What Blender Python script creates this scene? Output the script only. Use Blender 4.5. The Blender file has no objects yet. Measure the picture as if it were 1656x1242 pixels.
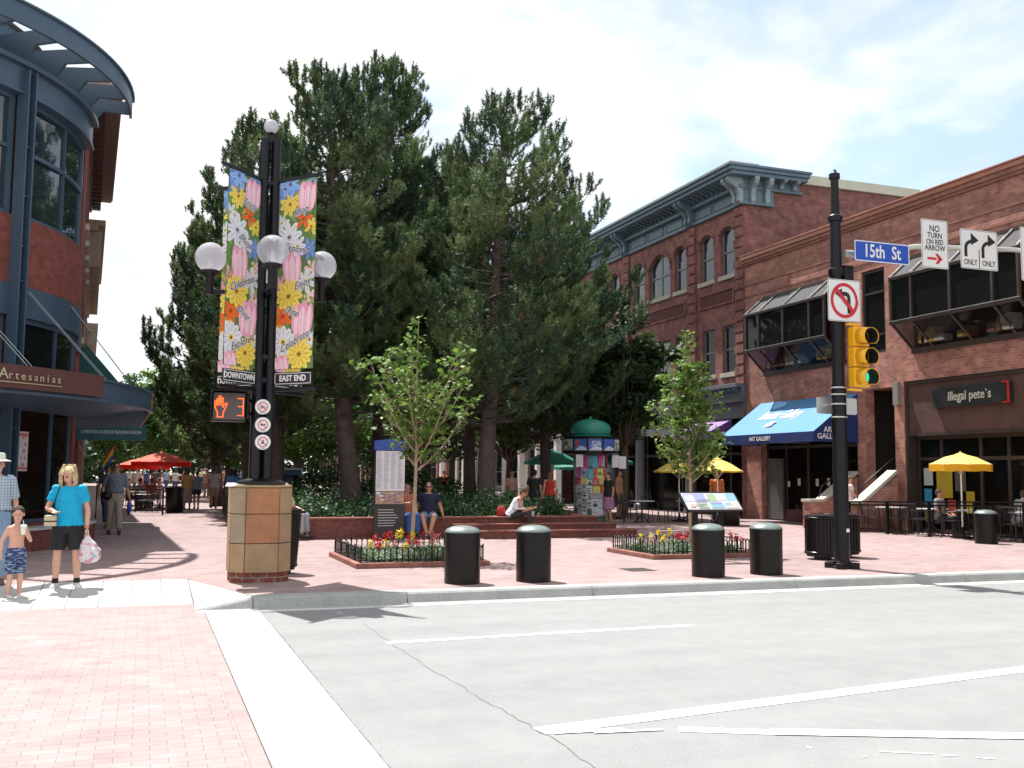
import bpy, bmesh, math, random
import numpy as np
from mathutils import Vector, Matrix, noise as mnoise
R_ = math.radians
sc = bpy.context.scene
COL = sc.collection
# ------------------------------------------------------------------ camera
YAW, PITCH, ROLL, CAMH, FPX = R_(20.1), R_(5.08), R_(0.5), 1.6, 1620.0
fw = Vector((math.sin(YAW)*math.cos(PITCH), math.cos(YAW)*math.cos(PITCH), math.sin(PITCH)))
r0 = Vector((math.cos(YAW), -math.sin(YAW), 0)); u0 = r0.cross(fw)
rt = r0*math.cos(ROLL)+u0*math.sin(ROLL); up = u0*math.cos(ROLL)-r0*math.sin(ROLL)
cd = bpy.data.cameras.new('camera'); cam = bpy.data.objects.new('camera', cd); COL.objects.link(cam)
M3 = Matrix((rt, up, -fw)).transposed()
cam.matrix_world = Matrix.Translation((0, 0, CAMH)) @ M3.to_4x4()
cd.sensor_width = 36.0; cd.lens = 36.0*FPX/1656.0; cd.clip_start = 0.1; cd.clip_end = 2000
sc.camera = cam
# ------------------------------------------------------------------ sun and sky
SUN = Vector((-0.15, 0.46, 1.0)).normalized()
sun_el = math.asin(SUN.z); sun_az = math.atan2(SUN.x, SUN.y)
sl = bpy.data.lights.new('sun', 'SUN'); so = bpy.data.objects.new('sun', sl); COL.objects.link(so)
sl.energy = 5.0; sl.angle = R_(0.5); sl.color = (1.0, 0.975, 0.94)
so.rotation_euler = SUN.to_track_quat('Z', 'Y').to_euler()
w = bpy.data.worlds.new('World'); sc.world = w; w.use_nodes = True
nt = w.node_tree; nt.nodes.clear(); L = nt.links.new
def N(t, **k):
    n = nt.nodes.new(t)
    for a, b in k.items(): setattr(n, a, b)
    return n
sky = N('ShaderNodeTexSky', sky_type='NISHITA', sun_disc=False, sun_elevation=sun_el, sun_rotation=sun_az)
sky.air_density = 1.0; sky.dust_density = 1.6; sky.ozone_density = 1.0; sky.altitude = 1600
tc = N('ShaderNodeTexCoord')
sep = N('ShaderNodeSeparateXYZ'); L(tc.outputs['Generated'], sep.inputs[0])
mz = N('ShaderNodeMath', operation='MAXIMUM'); L(sep.outputs[2], mz.inputs[0]); mz.inputs[1].default_value = 0.0
za = N('ShaderNodeMath', operation='ADD'); L(mz.outputs[0], za.inputs[0]); za.inputs[1].default_value = 0.22
dx = N('ShaderNodeMath', operation='DIVIDE'); L(sep.outputs[0], dx.inputs[0]); L(za.outputs[0], dx.inputs[1])
dy = N('ShaderNodeMath', operation='DIVIDE'); L(sep.outputs[1], dy.inputs[0]); L(za.outputs[0], dy.inputs[1])
cb = N('ShaderNodeCombineXYZ'); L(dx.outputs[0], cb.inputs[0]); L(dy.outputs[0], cb.inputs[1])
mp = N('ShaderNodeMapping'); L(cb.outputs[0], mp.inputs[0]); mp.inputs['Location'].default_value = (3.1, 1.2, 0); mp.inputs['Scale'].default_value = (1.0, 1.0, 1)
n1 = N('ShaderNodeTexNoise'); L(mp.outputs[0], n1.inputs['Vector']); n1.inputs['Scale'].default_value = 1.75; n1.inputs['Detail'].default_value = 9; n1.inputs['Roughness'].default_value = 0.56; n1.inputs['Distortion'].default_value = 0.35
# blue patches are commoner to the right of the street, clouds thicken toward the left
side = N('ShaderNodeMath', operation='MULTIPLY_ADD'); L(sep.outputs[0], side.inputs[0]); side.inputs[1].default_value = -0.17; L(n1.outputs['Fac'], side.inputs[2])
cr = N('ShaderNodeValToRGB'); L(side.outputs[0], cr.inputs[0])
cr.color_ramp.elements[0].position = 0.33; cr.color_ramp.elements[0].color = (0.22, 0.22, 0.22, 1)
cr.color_ramp.elements[1].position = 0.485; cr.color_ramp.elements[1].color = (1, 1, 1, 1)
n2 = N('ShaderNodeTexNoise'); L(mp.outputs[0], n2.inputs['Vector']); n2.inputs['Scale'].default_value = 1.7; n2.inputs['Detail'].default_value = 6
cl = N('ShaderNodeValToRGB'); L(n2.outputs['Fac'], cl.inputs[0])
cl.color_ramp.elements[0].position = 0.38; cl.color_ramp.elements[0].color = (5.7, 6.2, 6.7, 1)
cl.color_ramp.elements[1].position = 0.56; cl.color_ramp.elements[1].color = (8.3, 8.4, 8.4, 1)
sk2 = N('ShaderNodeMix', data_type='RGBA', blend_type='MULTIPLY'); sk2.inputs[0].default_value = 1.0; L(sky.outputs[0], sk2.inputs[6]); sk2.inputs[7].default_value = (1.95, 1.85, 1.75, 1)
mx = N('ShaderNodeMix', data_type='RGBA'); L(cr.outputs[0], mx.inputs[0]); L(sk2.outputs[2], mx.inputs[6]); L(cl.outputs[0], mx.inputs[7])
bg = N('ShaderNodeBackground'); L(mx.outputs[2], bg.inputs[0]); bg.inputs[1].default_value = 0.085
wo = N('ShaderNodeOutputWorld'); L(bg.outputs[0], wo.inputs[0])
sc.view_settings.view_transform = 'Standard'; sc.view_settings.look = 'None'
sc.view_settings.exposure = 0.83; sc.view_settings.gamma = 1.0
sc.cycles.max_bounces = 6; sc.cycles.transparent_max_bounces = 12
sc.cycles.use_denoising = True
# ------------------------------------------------------------------ pixel helpers (photo pixels -> places in the world)
def ray(px, py): return fw+rt*((px-828)/FPX)+up*((621-py)/FPX)
def gz(px, py, z=0.0):
    r = ray(px, py); return Vector((0, 0, CAMH))+r*((z-CAMH)/r.z)
def onX(px, py, X):
    r = ray(px, py); return Vector((0, 0, CAMH))+r*(X/r.x)
def onY(px, py, Y):
    r = ray(px, py); return Vector((0, 0, CAMH))+r*(Y/r.y)
def dep(px, py, D):
    r = ray(px, py); return Vector((0, 0, CAMH))+r*(D/(r.x*math.sin(YAW)+r.y*math.cos(YAW)))
# ------------------------------------------------------------------ materials
MATS = {}
def newmat(name):
    m = bpy.data.materials.new(name); m.use_nodes = True; MATS[name] = m
    t = m.node_tree; return m, t, t.nodes['Principled BSDF'], t.links.new
def nd(t, ty, **k):
    n = t.nodes.new(ty)
    for a, b in k.items(): setattr(n, a, b)
    return n
def mix(t, l, a, b, fac, mode='MIX'):
    m = nd(t, 'ShaderNodeMix', data_type='RGBA', blend_type=mode)
    for sock, v in ((m.inputs[0], fac), (m.inputs[6], a), (m.inputs[7], b)):
        if hasattr(v, 'links'): l(v, sock)
        elif isinstance(v, (int, float)): sock.default_value = v
        else: sock.default_value = (*v[:3], 1)
    return m.outputs[2]
def noise(t, l, scale, detail=4, coord='Object', rough=0.55, lo=0.35, hi=0.65):
    tcn = nd(t, 'ShaderNodeTexCoord'); n = nd(t, 'ShaderNodeTexNoise'); l(tcn.outputs[coord], n.inputs['Vector'])
    n.inputs['Scale'].default_value = scale; n.inputs['Detail'].default_value = detail; n.inputs['Roughness'].default_value = rough
    r = nd(t, 'ShaderNodeMapRange'); l(n.outputs['Fac'], r.inputs[0]); r.inputs[1].default_value = lo; r.inputs[2].default_value = hi
    return r.outputs[0]
def M(name, col, rough=0.6, metal=0.0, var=0.12, vs=3.0, bump=0.0, bs=60, spec=None, trans=0.0, emit=None, coat=0.0):
    if name in MATS: return MATS[name]
    m, t, p, l = newmat(name)
    c = col
    if var:
        dk = tuple(x*(1-var) for x in col); lt = tuple(min(1, x*(1+var)) for x in col)
        big = noise(t, l, vs); fine = noise(t, l, vs*14, 2)
        a = mix(t, l, dk, lt, big); c = mix(t, l, a, mix(t, l, dk, lt, fine), 0.4)
        l(c, p.inputs['Base Color'])
        rr = nd(t, 'ShaderNodeMapRange'); l(big, rr.inputs[0]); rr.inputs[3].default_value = max(0.02, rough-0.08); rr.inputs[4].default_value = min(1, rough+0.08); l(rr.outputs[0], p.inputs['Roughness'])
    else:
        p.inputs['Base Color'].default_value = (*col, 1); p.inputs['Roughness'].default_value = rough
    p.inputs['Metallic'].default_value = metal
    if spec is not None: p.inputs['Specular IOR Level'].default_value = spec
    if coat: p.inputs['Coat Weight'].default_value = coat; p.inputs['Coat Roughness'].default_value = 0.1
    if bump:
        b = nd(t, 'ShaderNodeBump'); b.inputs['Strength'].default_value = bump; b.inputs['Distance'].default_value = 0.01
        l(noise(t, l, bs, 3), b.inputs['Height']); l(b.outputs[0], p.inputs['Normal'])
    if emit: p.inputs['Emission Color'].default_value = (*emit[0], 1); p.inputs['Emission Strength'].default_value = emit[1]
    if trans:
        out = [n for n in t.nodes if n.type == 'OUTPUT_MATERIAL'][0]
        tr = nd(t, 'ShaderNodeBsdfTranslucent')
        if hasattr(c, 'links'): l(c, tr.inputs[0])
        else: tr.inputs[0].default_value = (*col, 1)
        ms = nd(t, 'ShaderNodeMixShader'); ms.inputs[0].default_value = trans
        l(p.outputs[0], ms.inputs[1]); l(tr.outputs[0], ms.inputs[2]); l(ms.outputs[0], out.inputs[0])
    return m
def brickmat(name, c1, c2, mortar, bw=0.215, bh=0.075, ms=0.008, patch=0.25, ps=0.35, rough=0.85, rot=0, offs=0.5, bumps=0.4, dirt=None, smooth=0.1):
    m, t, p, l = newmat(name)
    uv = nd(t, 'ShaderNodeUVMap'); uv.uv_map = 'UVMap'
    v = uv.outputs[0]
    if rot:
        mp = nd(t, 'ShaderNodeMapping'); l(v, mp.inputs[0]); mp.inputs['Rotation'].default_value = (0, 0, rot); v = mp.outputs[0]
    b = nd(t, 'ShaderNodeTexBrick'); l(v, b.inputs['Vector']); b.offset = offs
    b.inputs['Color1'].default_value = (*c1, 1); b.inputs['Color2'].default_value = (*c2, 1); b.inputs['Mortar'].default_value = (*mortar, 1)
    b.inputs['Scale'].default_value = 1.0; b.inputs['Mortar Size'].default_value = ms; b.inputs['Mortar Smooth'].default_value = smooth
    b.inputs['Brick Width'].default_value = bw; b.inputs['Row Height'].default_value = bh; b.inputs['Bias'].default_value = -0.1
    n1 = noise(t, l, ps, 6, 'UV', 0.6); n2 = noise(t, l, ps*9, 4, 'UV')
    a = mix(t, l, b.outputs['Color'], tuple(x*(1-patch) for x in (1, 1, 1)), n1, 'MULTIPLY')
    mm = nd(t, 'ShaderNodeMix', data_type='RGBA', blend_type='MULTIPLY'); mm.inputs[0].default_value = 1
    g = mix(t, l, (1-patch,)*3, (1+patch*0.6,)*3, n2)
    l(b.outputs['Color'], mm.inputs[6]); l(g, mm.inputs[7])
    g2 = mix(t, l, (1-patch*0.8,)*3, (1.06,)*3, n1)
    c = mix(t, l, mm.outputs[2], g2, 1.0, 'MULTIPLY')
    if dirt:
        c = mix(t, l, c, dirt, noise(t, l, 0.9, 7, 'UV', 0.65, 0.56, 0.8))
        c = mix(t, l, c, tuple(x*.72 for x in c2), noise(t, l, 1.7, 8, 'UV', .7, .60, .95))
        vo = nd(t, 'ShaderNodeTexVoronoi'); l(v, vo.inputs['Vector']); vo.inputs['Scale'].default_value = 1.6; lt = nd(t, 'ShaderNodeMath', operation='LESS_THAN'); l(vo.outputs['Distance'], lt.inputs[0]); lt.inputs[1].default_value = .022; c = mix(t, l, c, tuple(x*.45 for x in c2), lt.outputs[0])
    l(c, p.inputs['Base Color']); p.inputs['Roughness'].default_value = rough; p.inputs['Specular IOR Level'].default_value = 0.25
    bp = nd(t, 'ShaderNodeBump'); bp.inputs['Strength'].default_value = bumps; bp.inputs['Distance'].default_value = 0.006; bp.invert = True
    l(b.outputs['Fac'], bp.inputs['Height']); l(bp.outputs[0], p.inputs['Normal'])
    return m
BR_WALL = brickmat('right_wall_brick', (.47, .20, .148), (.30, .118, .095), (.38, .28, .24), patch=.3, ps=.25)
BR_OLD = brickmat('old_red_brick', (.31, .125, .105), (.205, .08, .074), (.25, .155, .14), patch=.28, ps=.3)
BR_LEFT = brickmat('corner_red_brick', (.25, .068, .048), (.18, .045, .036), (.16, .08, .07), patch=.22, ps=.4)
BR_SOLD = brickmat('soldier_brick', (.34, .15, .11), (.27, .11, .08), (.26, .19, .16), bw=.075, bh=.215, offs=0, patch=.2)
BR_PLANT = brickmat('planter_brick', (.22, .07, .055), (.17, .05, .045), (.14, .09, .08), patch=.22, ps=1)
PAVE = brickmat('plaza_paver', (.335, .245, .236), (.292, .207, .200), (.22, .16, .155), bw=.21, bh=.105, ms=.004, patch=.14, ps=.22, bumps=.25, dirt=(.345, .25, .24))
PAVEX = brickmat('crosswalk_paver', (.332, .262, .254), (.298, .226, .220), (.19, .145, .14), bw=.212, bh=.106, ms=.003, patch=.10, ps=.3, bumps=.35, dirt=(.345, .275, .268), smooth=.3)
def asphalt():
    m, t, p, l = newmat('worn_asphalt')
    tcn = nd(t, 'ShaderNodeTexCoord'); mp = nd(t, 'ShaderNodeMapping'); l(tcn.outputs['Object'], mp.inputs[0]); mp.inputs['Scale'].default_value = (.07, 1.5, 1)
    n = nd(t, 'ShaderNodeTexNoise'); l(mp.outputs[0], n.inputs['Vector']); n.inputs['Scale'].default_value = 1; n.inputs['Detail'].default_value = 5
    r = nd(t, 'ShaderNodeMapRange'); l(n.outputs['Fac'], r.inputs[0]); r.inputs[1].default_value = .3; r.inputs[2].default_value = .7
    c = mix(t, l, (.205, .205, .203), (.295, .293, .288), r.outputs[0])
    c = mix(t, l, c, mix(t, l, (.15, .15, .15), (.40, .40, .395), noise(t, l, 120, 2, lo=.25, hi=.75)), .42)
    c = mix(t, l, c, mix(t, l, (.19, .19, .188), (.28, .28, .276), noise(t, l, 2.6, 8, rough=.7)), .32)
    vo = nd(t, 'ShaderNodeTexVoronoi'); l(tcn.outputs['Object'], vo.inputs['Vector']); vo.inputs['Scale'].default_value = 16
    lt = nd(t, 'ShaderNodeMath', operation='LESS_THAN'); l(vo.outputs['Distance'], lt.inputs[0]); lt.inputs[1].default_value = .06
    c = mix(t, l, c, (.60, .59, .56), lt.outputs[0])
    l(c, p.inputs['Base Color']); p.inputs['Roughness'].default_value = .9; p.inputs['Specular IOR Level'].default_value = .2
    b = nd(t, 'ShaderNodeBump'); b.inputs['Strength'].default_value = .5; b.inputs['Distance'].default_value = .006; l(noise(t, l, 130, 3), b.inputs['Height']); l(b.outputs[0], p.inputs['Normal'])
    return m
ASPH = asphalt()
CONC = M('pale_concrete', (.50, .495, .465), .85, var=.08, vs=1.2, bump=.3, bs=90, spec=.2)
KERBM = M('kerb_concrete', (.36, .36, .345), .9, var=.16, vs=2.2, bump=.4, bs=70, spec=.2)
GUTTER = M('gutter_concrete', (.56, .55, .52), .9, var=.1, vs=1.5, spec=.2)
def paintmat():
    m, t, p, l = newmat('road_paint')
    p.inputs['Base Color'].default_value = (.82, .82, .79, 1); p.inputs['Roughness'].default_value = .6
    out = [n for n in t.nodes if n.type == 'OUTPUT_MATERIAL'][0]
    n = noise(t, l, 26, 5, rough=.7, lo=.28, hi=.36)
    tr = nd(t, 'ShaderNodeBsdfTransparent'); ms = nd(t, 'ShaderNodeMixShader'); l(n, ms.inputs[0]); l(tr.outputs[0], ms.inputs[1]); l(p.outputs[0], ms.inputs[2]); l(ms.outputs[0], out.inputs[0])
    return m
PAINT = paintmat()
BLUE = M('blue_grey_steel', (.052, .090, .130), .42, var=.1, vs=.8)
BLUED = M('dark_blue_steel', (.045, .07, .10), .45, var=.1)
SLATE = M('slate_blue_paint', (.105, .165, .21), .5, var=.14, vs=2)
BLACK = M('black_paint', (.006, .006, .009), .35, var=.2, vs=5, spec=.3)
BLACKM = M('black_satin_metal', (.008, .006, .005), .36, var=.25, vs=4, spec=.28)
BROWN = M('brown_fascia_paint', (.085, .042, .035), .6, var=.12)
RUST = M('rusted_steel_plate', (.095, .036, .028), .65, var=.25, vs=3)
COPPER = M('copper_coping', (.36, .15, .10), .4, var=.18, vs=2, metal=.35)
STONE = M('cut_limestone', (.42, .39, .33), .8, var=.1)
WHITE = M('white_paint', (.78, .78, .76), .5, var=.05)
CREAM = M('cream_metal_coping', (.55, .53, .42), .5, var=.12)
FRAME = M('window_frame_brown', (.045, .032, .028), .45, var=.1)
FRAMEG = M('grey_green_frame', (.16, .19, .20), .5, var=.1)
COLG = M('grey_column_paint', (.13, .14, .16), .5, var=.1)
def glassmat(name, tint, opac=.75):
    m, t, p, l = newmat(name)
    p.inputs['Base Color'].default_value = (*tint, 1); p.inputs['Roughness'].default_value = .03; p.inputs['Specular IOR Level'].default_value = .3; p.inputs['IOR'].default_value = 1.4
    out = [n for n in t.nodes if n.type == 'OUTPUT_MATERIAL'][0]
    b = nd(t, 'ShaderNodeBump'); b.inputs['Strength'].default_value = .05; b.inputs['Distance'].default_value = .05; l(noise(t, l, .7, 2), b.inputs['Height']); l(b.outputs[0], p.inputs['Normal'])
    if opac < 1:
        tr = nd(t, 'ShaderNodeBsdfTransparent'); tr.inputs[0].default_value = (.75, .78, .75, 1)
        ms = nd(t, 'ShaderNodeMixShader'); ms.inputs[0].default_value = opac; l(tr.outputs[0], ms.inputs[1]); l(p.outputs[0], ms.inputs[2]); l(ms.outputs[0], out.inputs[0])
    return m
GLASS = glassmat('dark_window_glass', (.010, .012, .012), 1)
GLASSM = glassmat('mirror_window_glass', (.02, .03, .035), 1); GLASSM.node_tree.nodes['Principled BSDF'].inputs['Metallic'].default_value = .0; GLASSM.node_tree.nodes['Principled BSDF'].inputs['IOR'].default_value = 2.3
GLASST = glassmat('shop_window_glass', (.012, .012, .010), .42)
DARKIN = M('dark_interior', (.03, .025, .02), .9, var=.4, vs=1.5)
# ------------------------------------------------------------------ tagging and mesh building
ORG = {}
def tag(o, label=None, cat=None, group=None, kind=None):
    if label: o['label'] = label
    if cat: o['category'] = cat
    if group: o['group'] = group
    if kind: o['kind'] = kind
    return o
def thing(name, loc=(0, 0, 0), label=None, cat=None, group=None, rotz=0):
    o = bpy.data.objects.new(name, None); COL.objects.link(o); o.location = loc; o.rotation_euler = (0, 0, rotz)
    o.empty_display_size = .3; ORG[o.name] = Vector(loc); return tag(o, label, cat, group)
def finish(me, name, parent=None, loc=None, local=False, mod=None):
    o = bpy.data.objects.new(name, me); COL.objects.link(o)
    if parent is not None:
        o.parent = parent; org = ORG.get(parent.name, Vector((0, 0, 0)))
        if not local: me.transform(Matrix.Translation(-org))
        ORG[o.name] = org
    else:
        if loc is None and not local and len(me.vertices):
            n = len(me.vertices); a = np.empty(n*3); me.vertices.foreach_get('co', a); a = a.reshape(-1, 3)
            loc = Vector(((a[:, 0].min()+a[:, 0].max())/2, (a[:, 1].min()+a[:, 1].max())/2, a[:, 2].min()))
        loc = Vector(loc) if loc is not None else Vector((0, 0, 0))
        if not local: me.transform(Matrix.Translation(-loc))
        o.location = loc; ORG[o.name] = loc
    return o
class MB:
    def __init__(s): s.v = []; s.f = []; s.mi = []; s.uv = {}; s.sm = []
    def add(s, vs, fs, m=0, sm=False, uvs=None):
        b = len(s.v); s.v += [tuple(v) for v in vs]
        for i, f in enumerate(fs):
            s.f.append(tuple(b+k for k in f)); s.mi.append(m); s.sm.append(sm)
            if uvs: s.uv[len(s.f)-1] = uvs[i]
        return s
    def box(s, a, b, m=0):
        x0, y0, z0 = (min(a[i], b[i]) for i in range(3)); x1, y1, z1 = (max(a[i], b[i]) for i in range(3))
        return s.add([(x0, y0, z0), (x1, y0, z0), (x1, y1, z0), (x0, y1, z0), (x0, y0, z1), (x1, y0, z1), (x1, y1, z1), (x0, y1, z1)],
              [(0, 3, 2, 1), (4, 5, 6, 7), (0, 1, 5, 4), (1, 2, 6, 5), (2, 3, 7, 6), (3, 0, 4, 7)], m)
    def obox(s, c, sx, sy, sz, X=(1, 0, 0), Y=(0, 1, 0), Z=(0, 0, 1), m=0):
        c, X, Y, Z = Vector(c), Vector(X).normalized()*sx/2, Vector(Y).normalized()*sy/2, Vector(Z).normalized()*sz/2
        return s.add([c-X-Y-Z, c+X-Y-Z, c+X+Y-Z, c-X+Y-Z, c-X-Y+Z, c+X-Y+Z, c+X+Y+Z, c-X+Y+Z], [(0, 3, 2, 1), (4, 5, 6, 7), (0, 1, 5, 4), (1, 2, 6, 5), (2, 3, 7, 6), (3, 0, 4, 7)], m)
    def bar(s, a, b, w, h, m=0, upv=(0, 0, 1)):
        a, b = Vector(a), Vector(b); d = b-a; ln = d.length; d.normalize(); u = Vector(upv)
        if abs(d.dot(u)) > .98: u = Vector((0, 1, 0))
        x = d.cross(u).normalized(); z = x.cross(d)
        return s.obox((a+b)/2, w, ln, h, x, d, z, m)
    def tube(s, pts, r, n=8, m=0, caps=True, sm=True):
        pts = [Vector(p) for p in pts]; rs = r if isinstance(r, (list, tuple)) else [r]*len(pts)
        vs = []; ref = None
        for i, p in enumerate(pts):
            d = (pts[min(i+1, len(pts)-1)]-pts[max(i-1, 0)]).normalized()
            if ref is None: ref = Vector((0, 0, 1)) if abs(d.z) < .9 else Vector((1, 0, 0))
            x = d.cross(ref).normalized(); y = x.cross(d).normalized(); ref = y
            for k in range(n):
                a = 2*math.pi*k/n; vs.append(p+(x*math.cos(a)+y*math.sin(a))*rs[i])
        fs = [(i*n+k, i*n+(k+1) % n, (i+1)*n+(k+1) % n, (i+1)*n+k) for i in range(len(pts)-1) for k in range(n)]
        fs = [f[::-1] for f in fs]
        s.add(vs, fs, m, sm)
        if caps:
            b = len(s.v)-len(vs)
            s.f.append(tuple(b+k for k in range(n))); s.mi.append(m); s.sm.append(False)
            s.f.append(tuple(b+(len(pts)-1)*n+k for k in range(n))[::-1]); s.mi.append(m); s.sm.append(False)
        return s
    def lathe(s, prof, c=(0, 0, 0), n=24, m=0, sm=True, a0=0):
        c = Vector(c); vs = []
        for r, z in prof:
            for k in range(n):
                a = a0+2*math.pi*k/n; vs.append(c+Vector((r*math.cos(a), r*math.sin(a), z)))
        fs = [(i*n+k, i*n+(k+1) % n, (i+1)*n+(k+1) % n, (i+1)*n+k) for i in range(len(prof)-1) for k in range(n)]
        s.add(vs, fs, m, sm)
        b = len(s.v)-len(vs)
        if prof[0][0] > 1e-4: s.f.append(tuple(b+k for k in range(n))[::-1]); s.mi.append(m); s.sm.append(False)
        if prof[-1][0] > 1e-4: s.f.append(tuple(b+(len(prof)-1)*n+k for k in range(n))); s.mi.append(m); s.sm.append(False)
        return s
    def prism(s, poly, o, X, Y, t, m=0):     # flat polygon in the X,Y frame at o, thickness t along X x Y
        o, X, Y = Vector(o), Vector(X), Vector(Y); Z = X.cross(Y).normalized()*t; n = len(poly)
        a = [o+X*p[0]+Y*p[1] for p in poly]
        return s.add(a+[q+Z for q in a], [tuple(range(n))[::-1], tuple(range(n, 2*n))]+[(i, (i+1) % n, n+(i+1) % n, n+i) for i in range(n)], m)
    def build(s, name, mats, parent=None, loc=None, local=False, bevel=0, kind=None, smooth=False):
        me = bpy.data.meshes.new(name)
        me.from_pydata(s.v, [], s.f)
        for mt in (mats if isinstance(mats, (list, tuple)) else [mats]): me.materials.append(mt)
        me.polygons.foreach_set('material_index', s.mi)
        me.polygons.foreach_set('use_smooth', [True]*len(s.f) if smooth else s.sm)
        uvl = me.uv_layers.new(name='UVMap'); co = s.v
        data = []
        for p in me.polygons:
            if p.index in s.uv: data += [c for q in s.uv[p.index] for c in q]; continue
            n = p.normal; ax = max(range(3), key=lambda i: abs(n[i]))
            if ax < 2 and abs(n.z) < .3:
                h = Vector((-n.y, n.x, 0)).normalized()
                for vi in p.vertices:
                    c = co[vi]; data += [c[0]*h.x+c[1]*h.y, c[2]]
            elif ax == 2:
                for vi in p.vertices: data += [co[vi][0], co[vi][1]]
            else:
                i, j = ((1, 2), (0, 2))[ax]
                for vi in p.vertices: data += [co[vi][i], co[vi][j]]
        uvl.data.foreach_set('uv', data)
        if any(s.sm) or smooth: me.set_sharp_from_angle(angle=R_(38))
        o = finish(me, name, parent, loc, local)
        if bevel:
            b = o.modifiers.new('bevel', 'BEVEL'); b.width = bevel; b.segments = 2; b.limit_method = 'ANGLE'; b.angle_limit = R_(40)
        if kind: o['kind'] = kind
        return o
def npmesh(name, V, k, mats, parent=None, mi=None, smooth=False, loc=None, local=False):
    V = np.ascontiguousarray(V, dtype=np.float32).reshape(-1, 3); n = len(V); me = bpy.data.meshes.new(name)
    me.vertices.add(n); me.vertices.foreach_set('co', V.ravel()); me.loops.add(n); me.loops.foreach_set('vertex_index', np.arange(n, dtype=np.int32))
    me.polygons.add(n//k); me.polygons.foreach_set('loop_start', np.arange(0, n, k, dtype=np.int32))
    for mt in (mats if isinstance(mats, (list, tuple)) else [mats]): me.materials.append(mt)
    if mi is not None: me.polygons.foreach_set('material_index', np.asarray(mi, dtype=np.int32))
    me.update(calc_edges=True); me.validate()
    return finish(me, name, parent, loc, local)
TXT = {}
def text(s, size, mat, parent, o, X=(1, 0, 0), Y=(0, 0, 1), ext=.003, shear=0, name='lettering', align='CENTER', bold=0, sx=1.0, spacing=1.0):
    cu = bpy.data.curves.new('lettering', 'FONT'); cu.body = s; cu.size = size; cu.extrude = ext; cu.align_x = align; cu.align_y = 'CENTER'; cu.shear = shear; cu.offset = bold; cu.space_character = spacing
    cu.resolution_u = 3
    tmp = bpy.data.objects.new('tmp_text', cu); COL.objects.link(tmp)
    dg = bpy.context.evaluated_depsgraph_get(); me = bpy.data.meshes.new_from_object(tmp.evaluated_get(dg))
    bpy.data.objects.remove(tmp); bpy.data.curves.remove(cu)
    X, Y = Vector(X).normalized(), Vector(Y).normalized(); Z = X.cross(Y)
    mt = Matrix((X*sx, Y, Z)).transposed().to_4x4(); me.transform(Matrix.Translation(Vector(o)) @ mt)
    me.materials.clear(); me.materials.append(mat)
    return finish(me, name, parent)
def copy_tree(o, parent=None):
    c = o.copy(); COL.objects.link(c)
    if parent is not None: c.parent = parent
    ORG[c.name] = ORG.get(o.name, Vector((0, 0, 0)))
    for ch in list(o.children): copy_tree(ch, c)
    return c
# ================================================================== THE GROUND
def sheet(name, polys, mat, uvrot=None):
    b = MB()
    for z, pts in polys: b.add([(x, y, z if len(p) == 2 else p[2]) for p in pts for x, y in [p[:2]]], [tuple(range(len(pts)))])
    return b.build(name, mat, kind='structure', loc=(0, 0, 0))
RZ = -.14
sheet('ground', [(-.2, [(-900, -300), (900, -300), (900, 1200), (-900, 1200)])], M('earth_ground', (.16, .14, .11), .95))
sheet('road', [(RZ, [(1.42, -30), (260, -30), (260, 13.02), (1.42, 13.02)]), (RZ, [(-260, -30), (-9, -30), (-9, 13.02), (-260, 13.02)])], ASPH)
sheet('crosswalk', [(RZ+.004, [(-9, -30), (.664, -30), (.664, 13.86), (-9, 13.86)])], PAVEX)
b = MB(); b.add([(.665, -30, RZ+.004), (.775, -30, RZ+.004), (.775, 13.86, RZ+.004), (.665, 13.86, RZ+.004)], [(0, 1, 2, 3)], uvs=[[(0, -30), (0, -30.105), (44, -30.105), (44, -30)]])
b.build('crosswalk_edge_course', PAVEX, kind='structure', loc=(0, 0, 0))
b = MB()
for y0, y1 in ((-20, -2.0), (-1.99, 2.2), (2.21, 5.1), (5.11, 8.05), (8.06, 11.1), (11.11, 13.3)): b.box((.782, y0, RZ-.05), (1.425, y1, RZ+.006))
b.build('concrete_band', CONC, kind='structure', loc=(0, 0, 0))
for yy, nm in ((0, 'joint'),):
    pass
sheet('plaza_paving', [(0, [(-260, 15.75), (.66, 15.75), (1.36, 13.5), (260, 13.5), (260, 500), (-260, 500)])], PAVE)
# kerb ramp with scored concrete slabs
b = MB()
xs = [-9, -6]+[.68-.385*k for k in range(17, -1, -1)]
for x0, x1 in zip(xs[:-1], xs[1:]):
    b.add([(x0+.006, 13.87, RZ+.005), (x1-.006, 13.87, RZ+.005), (x1-.006, 14.75, -.087), (x0+.006, 14.75, -.087)], [(0, 1, 2, 3)])
    b.add([(x0+.006, 14.757, -.087), (x1-.006, 14.757, -.087), (x1-.006, 15.74, -.001), (x0+.006, 15.74, -.001)], [(0, 1, 2, 3)])
b.add([(.686, 13.3, RZ+.005), (1.345, 13.5, -.004), (.686, 15.74, -.001)], [(0, 1, 2)])
b.add([(-9, 13.86, RZ-.01), (.69, 13.86, RZ-.01), (.69, 15.75, -.02), (-9, 15.75, -.02)], [(0, 1, 2, 3)], m=1)  # dark grout sheet that shows in the joints between slabs
b.build('kerb_ramp', [CONC, M('joint_grout', (.22, .2, .18), .95)], kind='structure', loc=(0, 0, 0))
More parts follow.
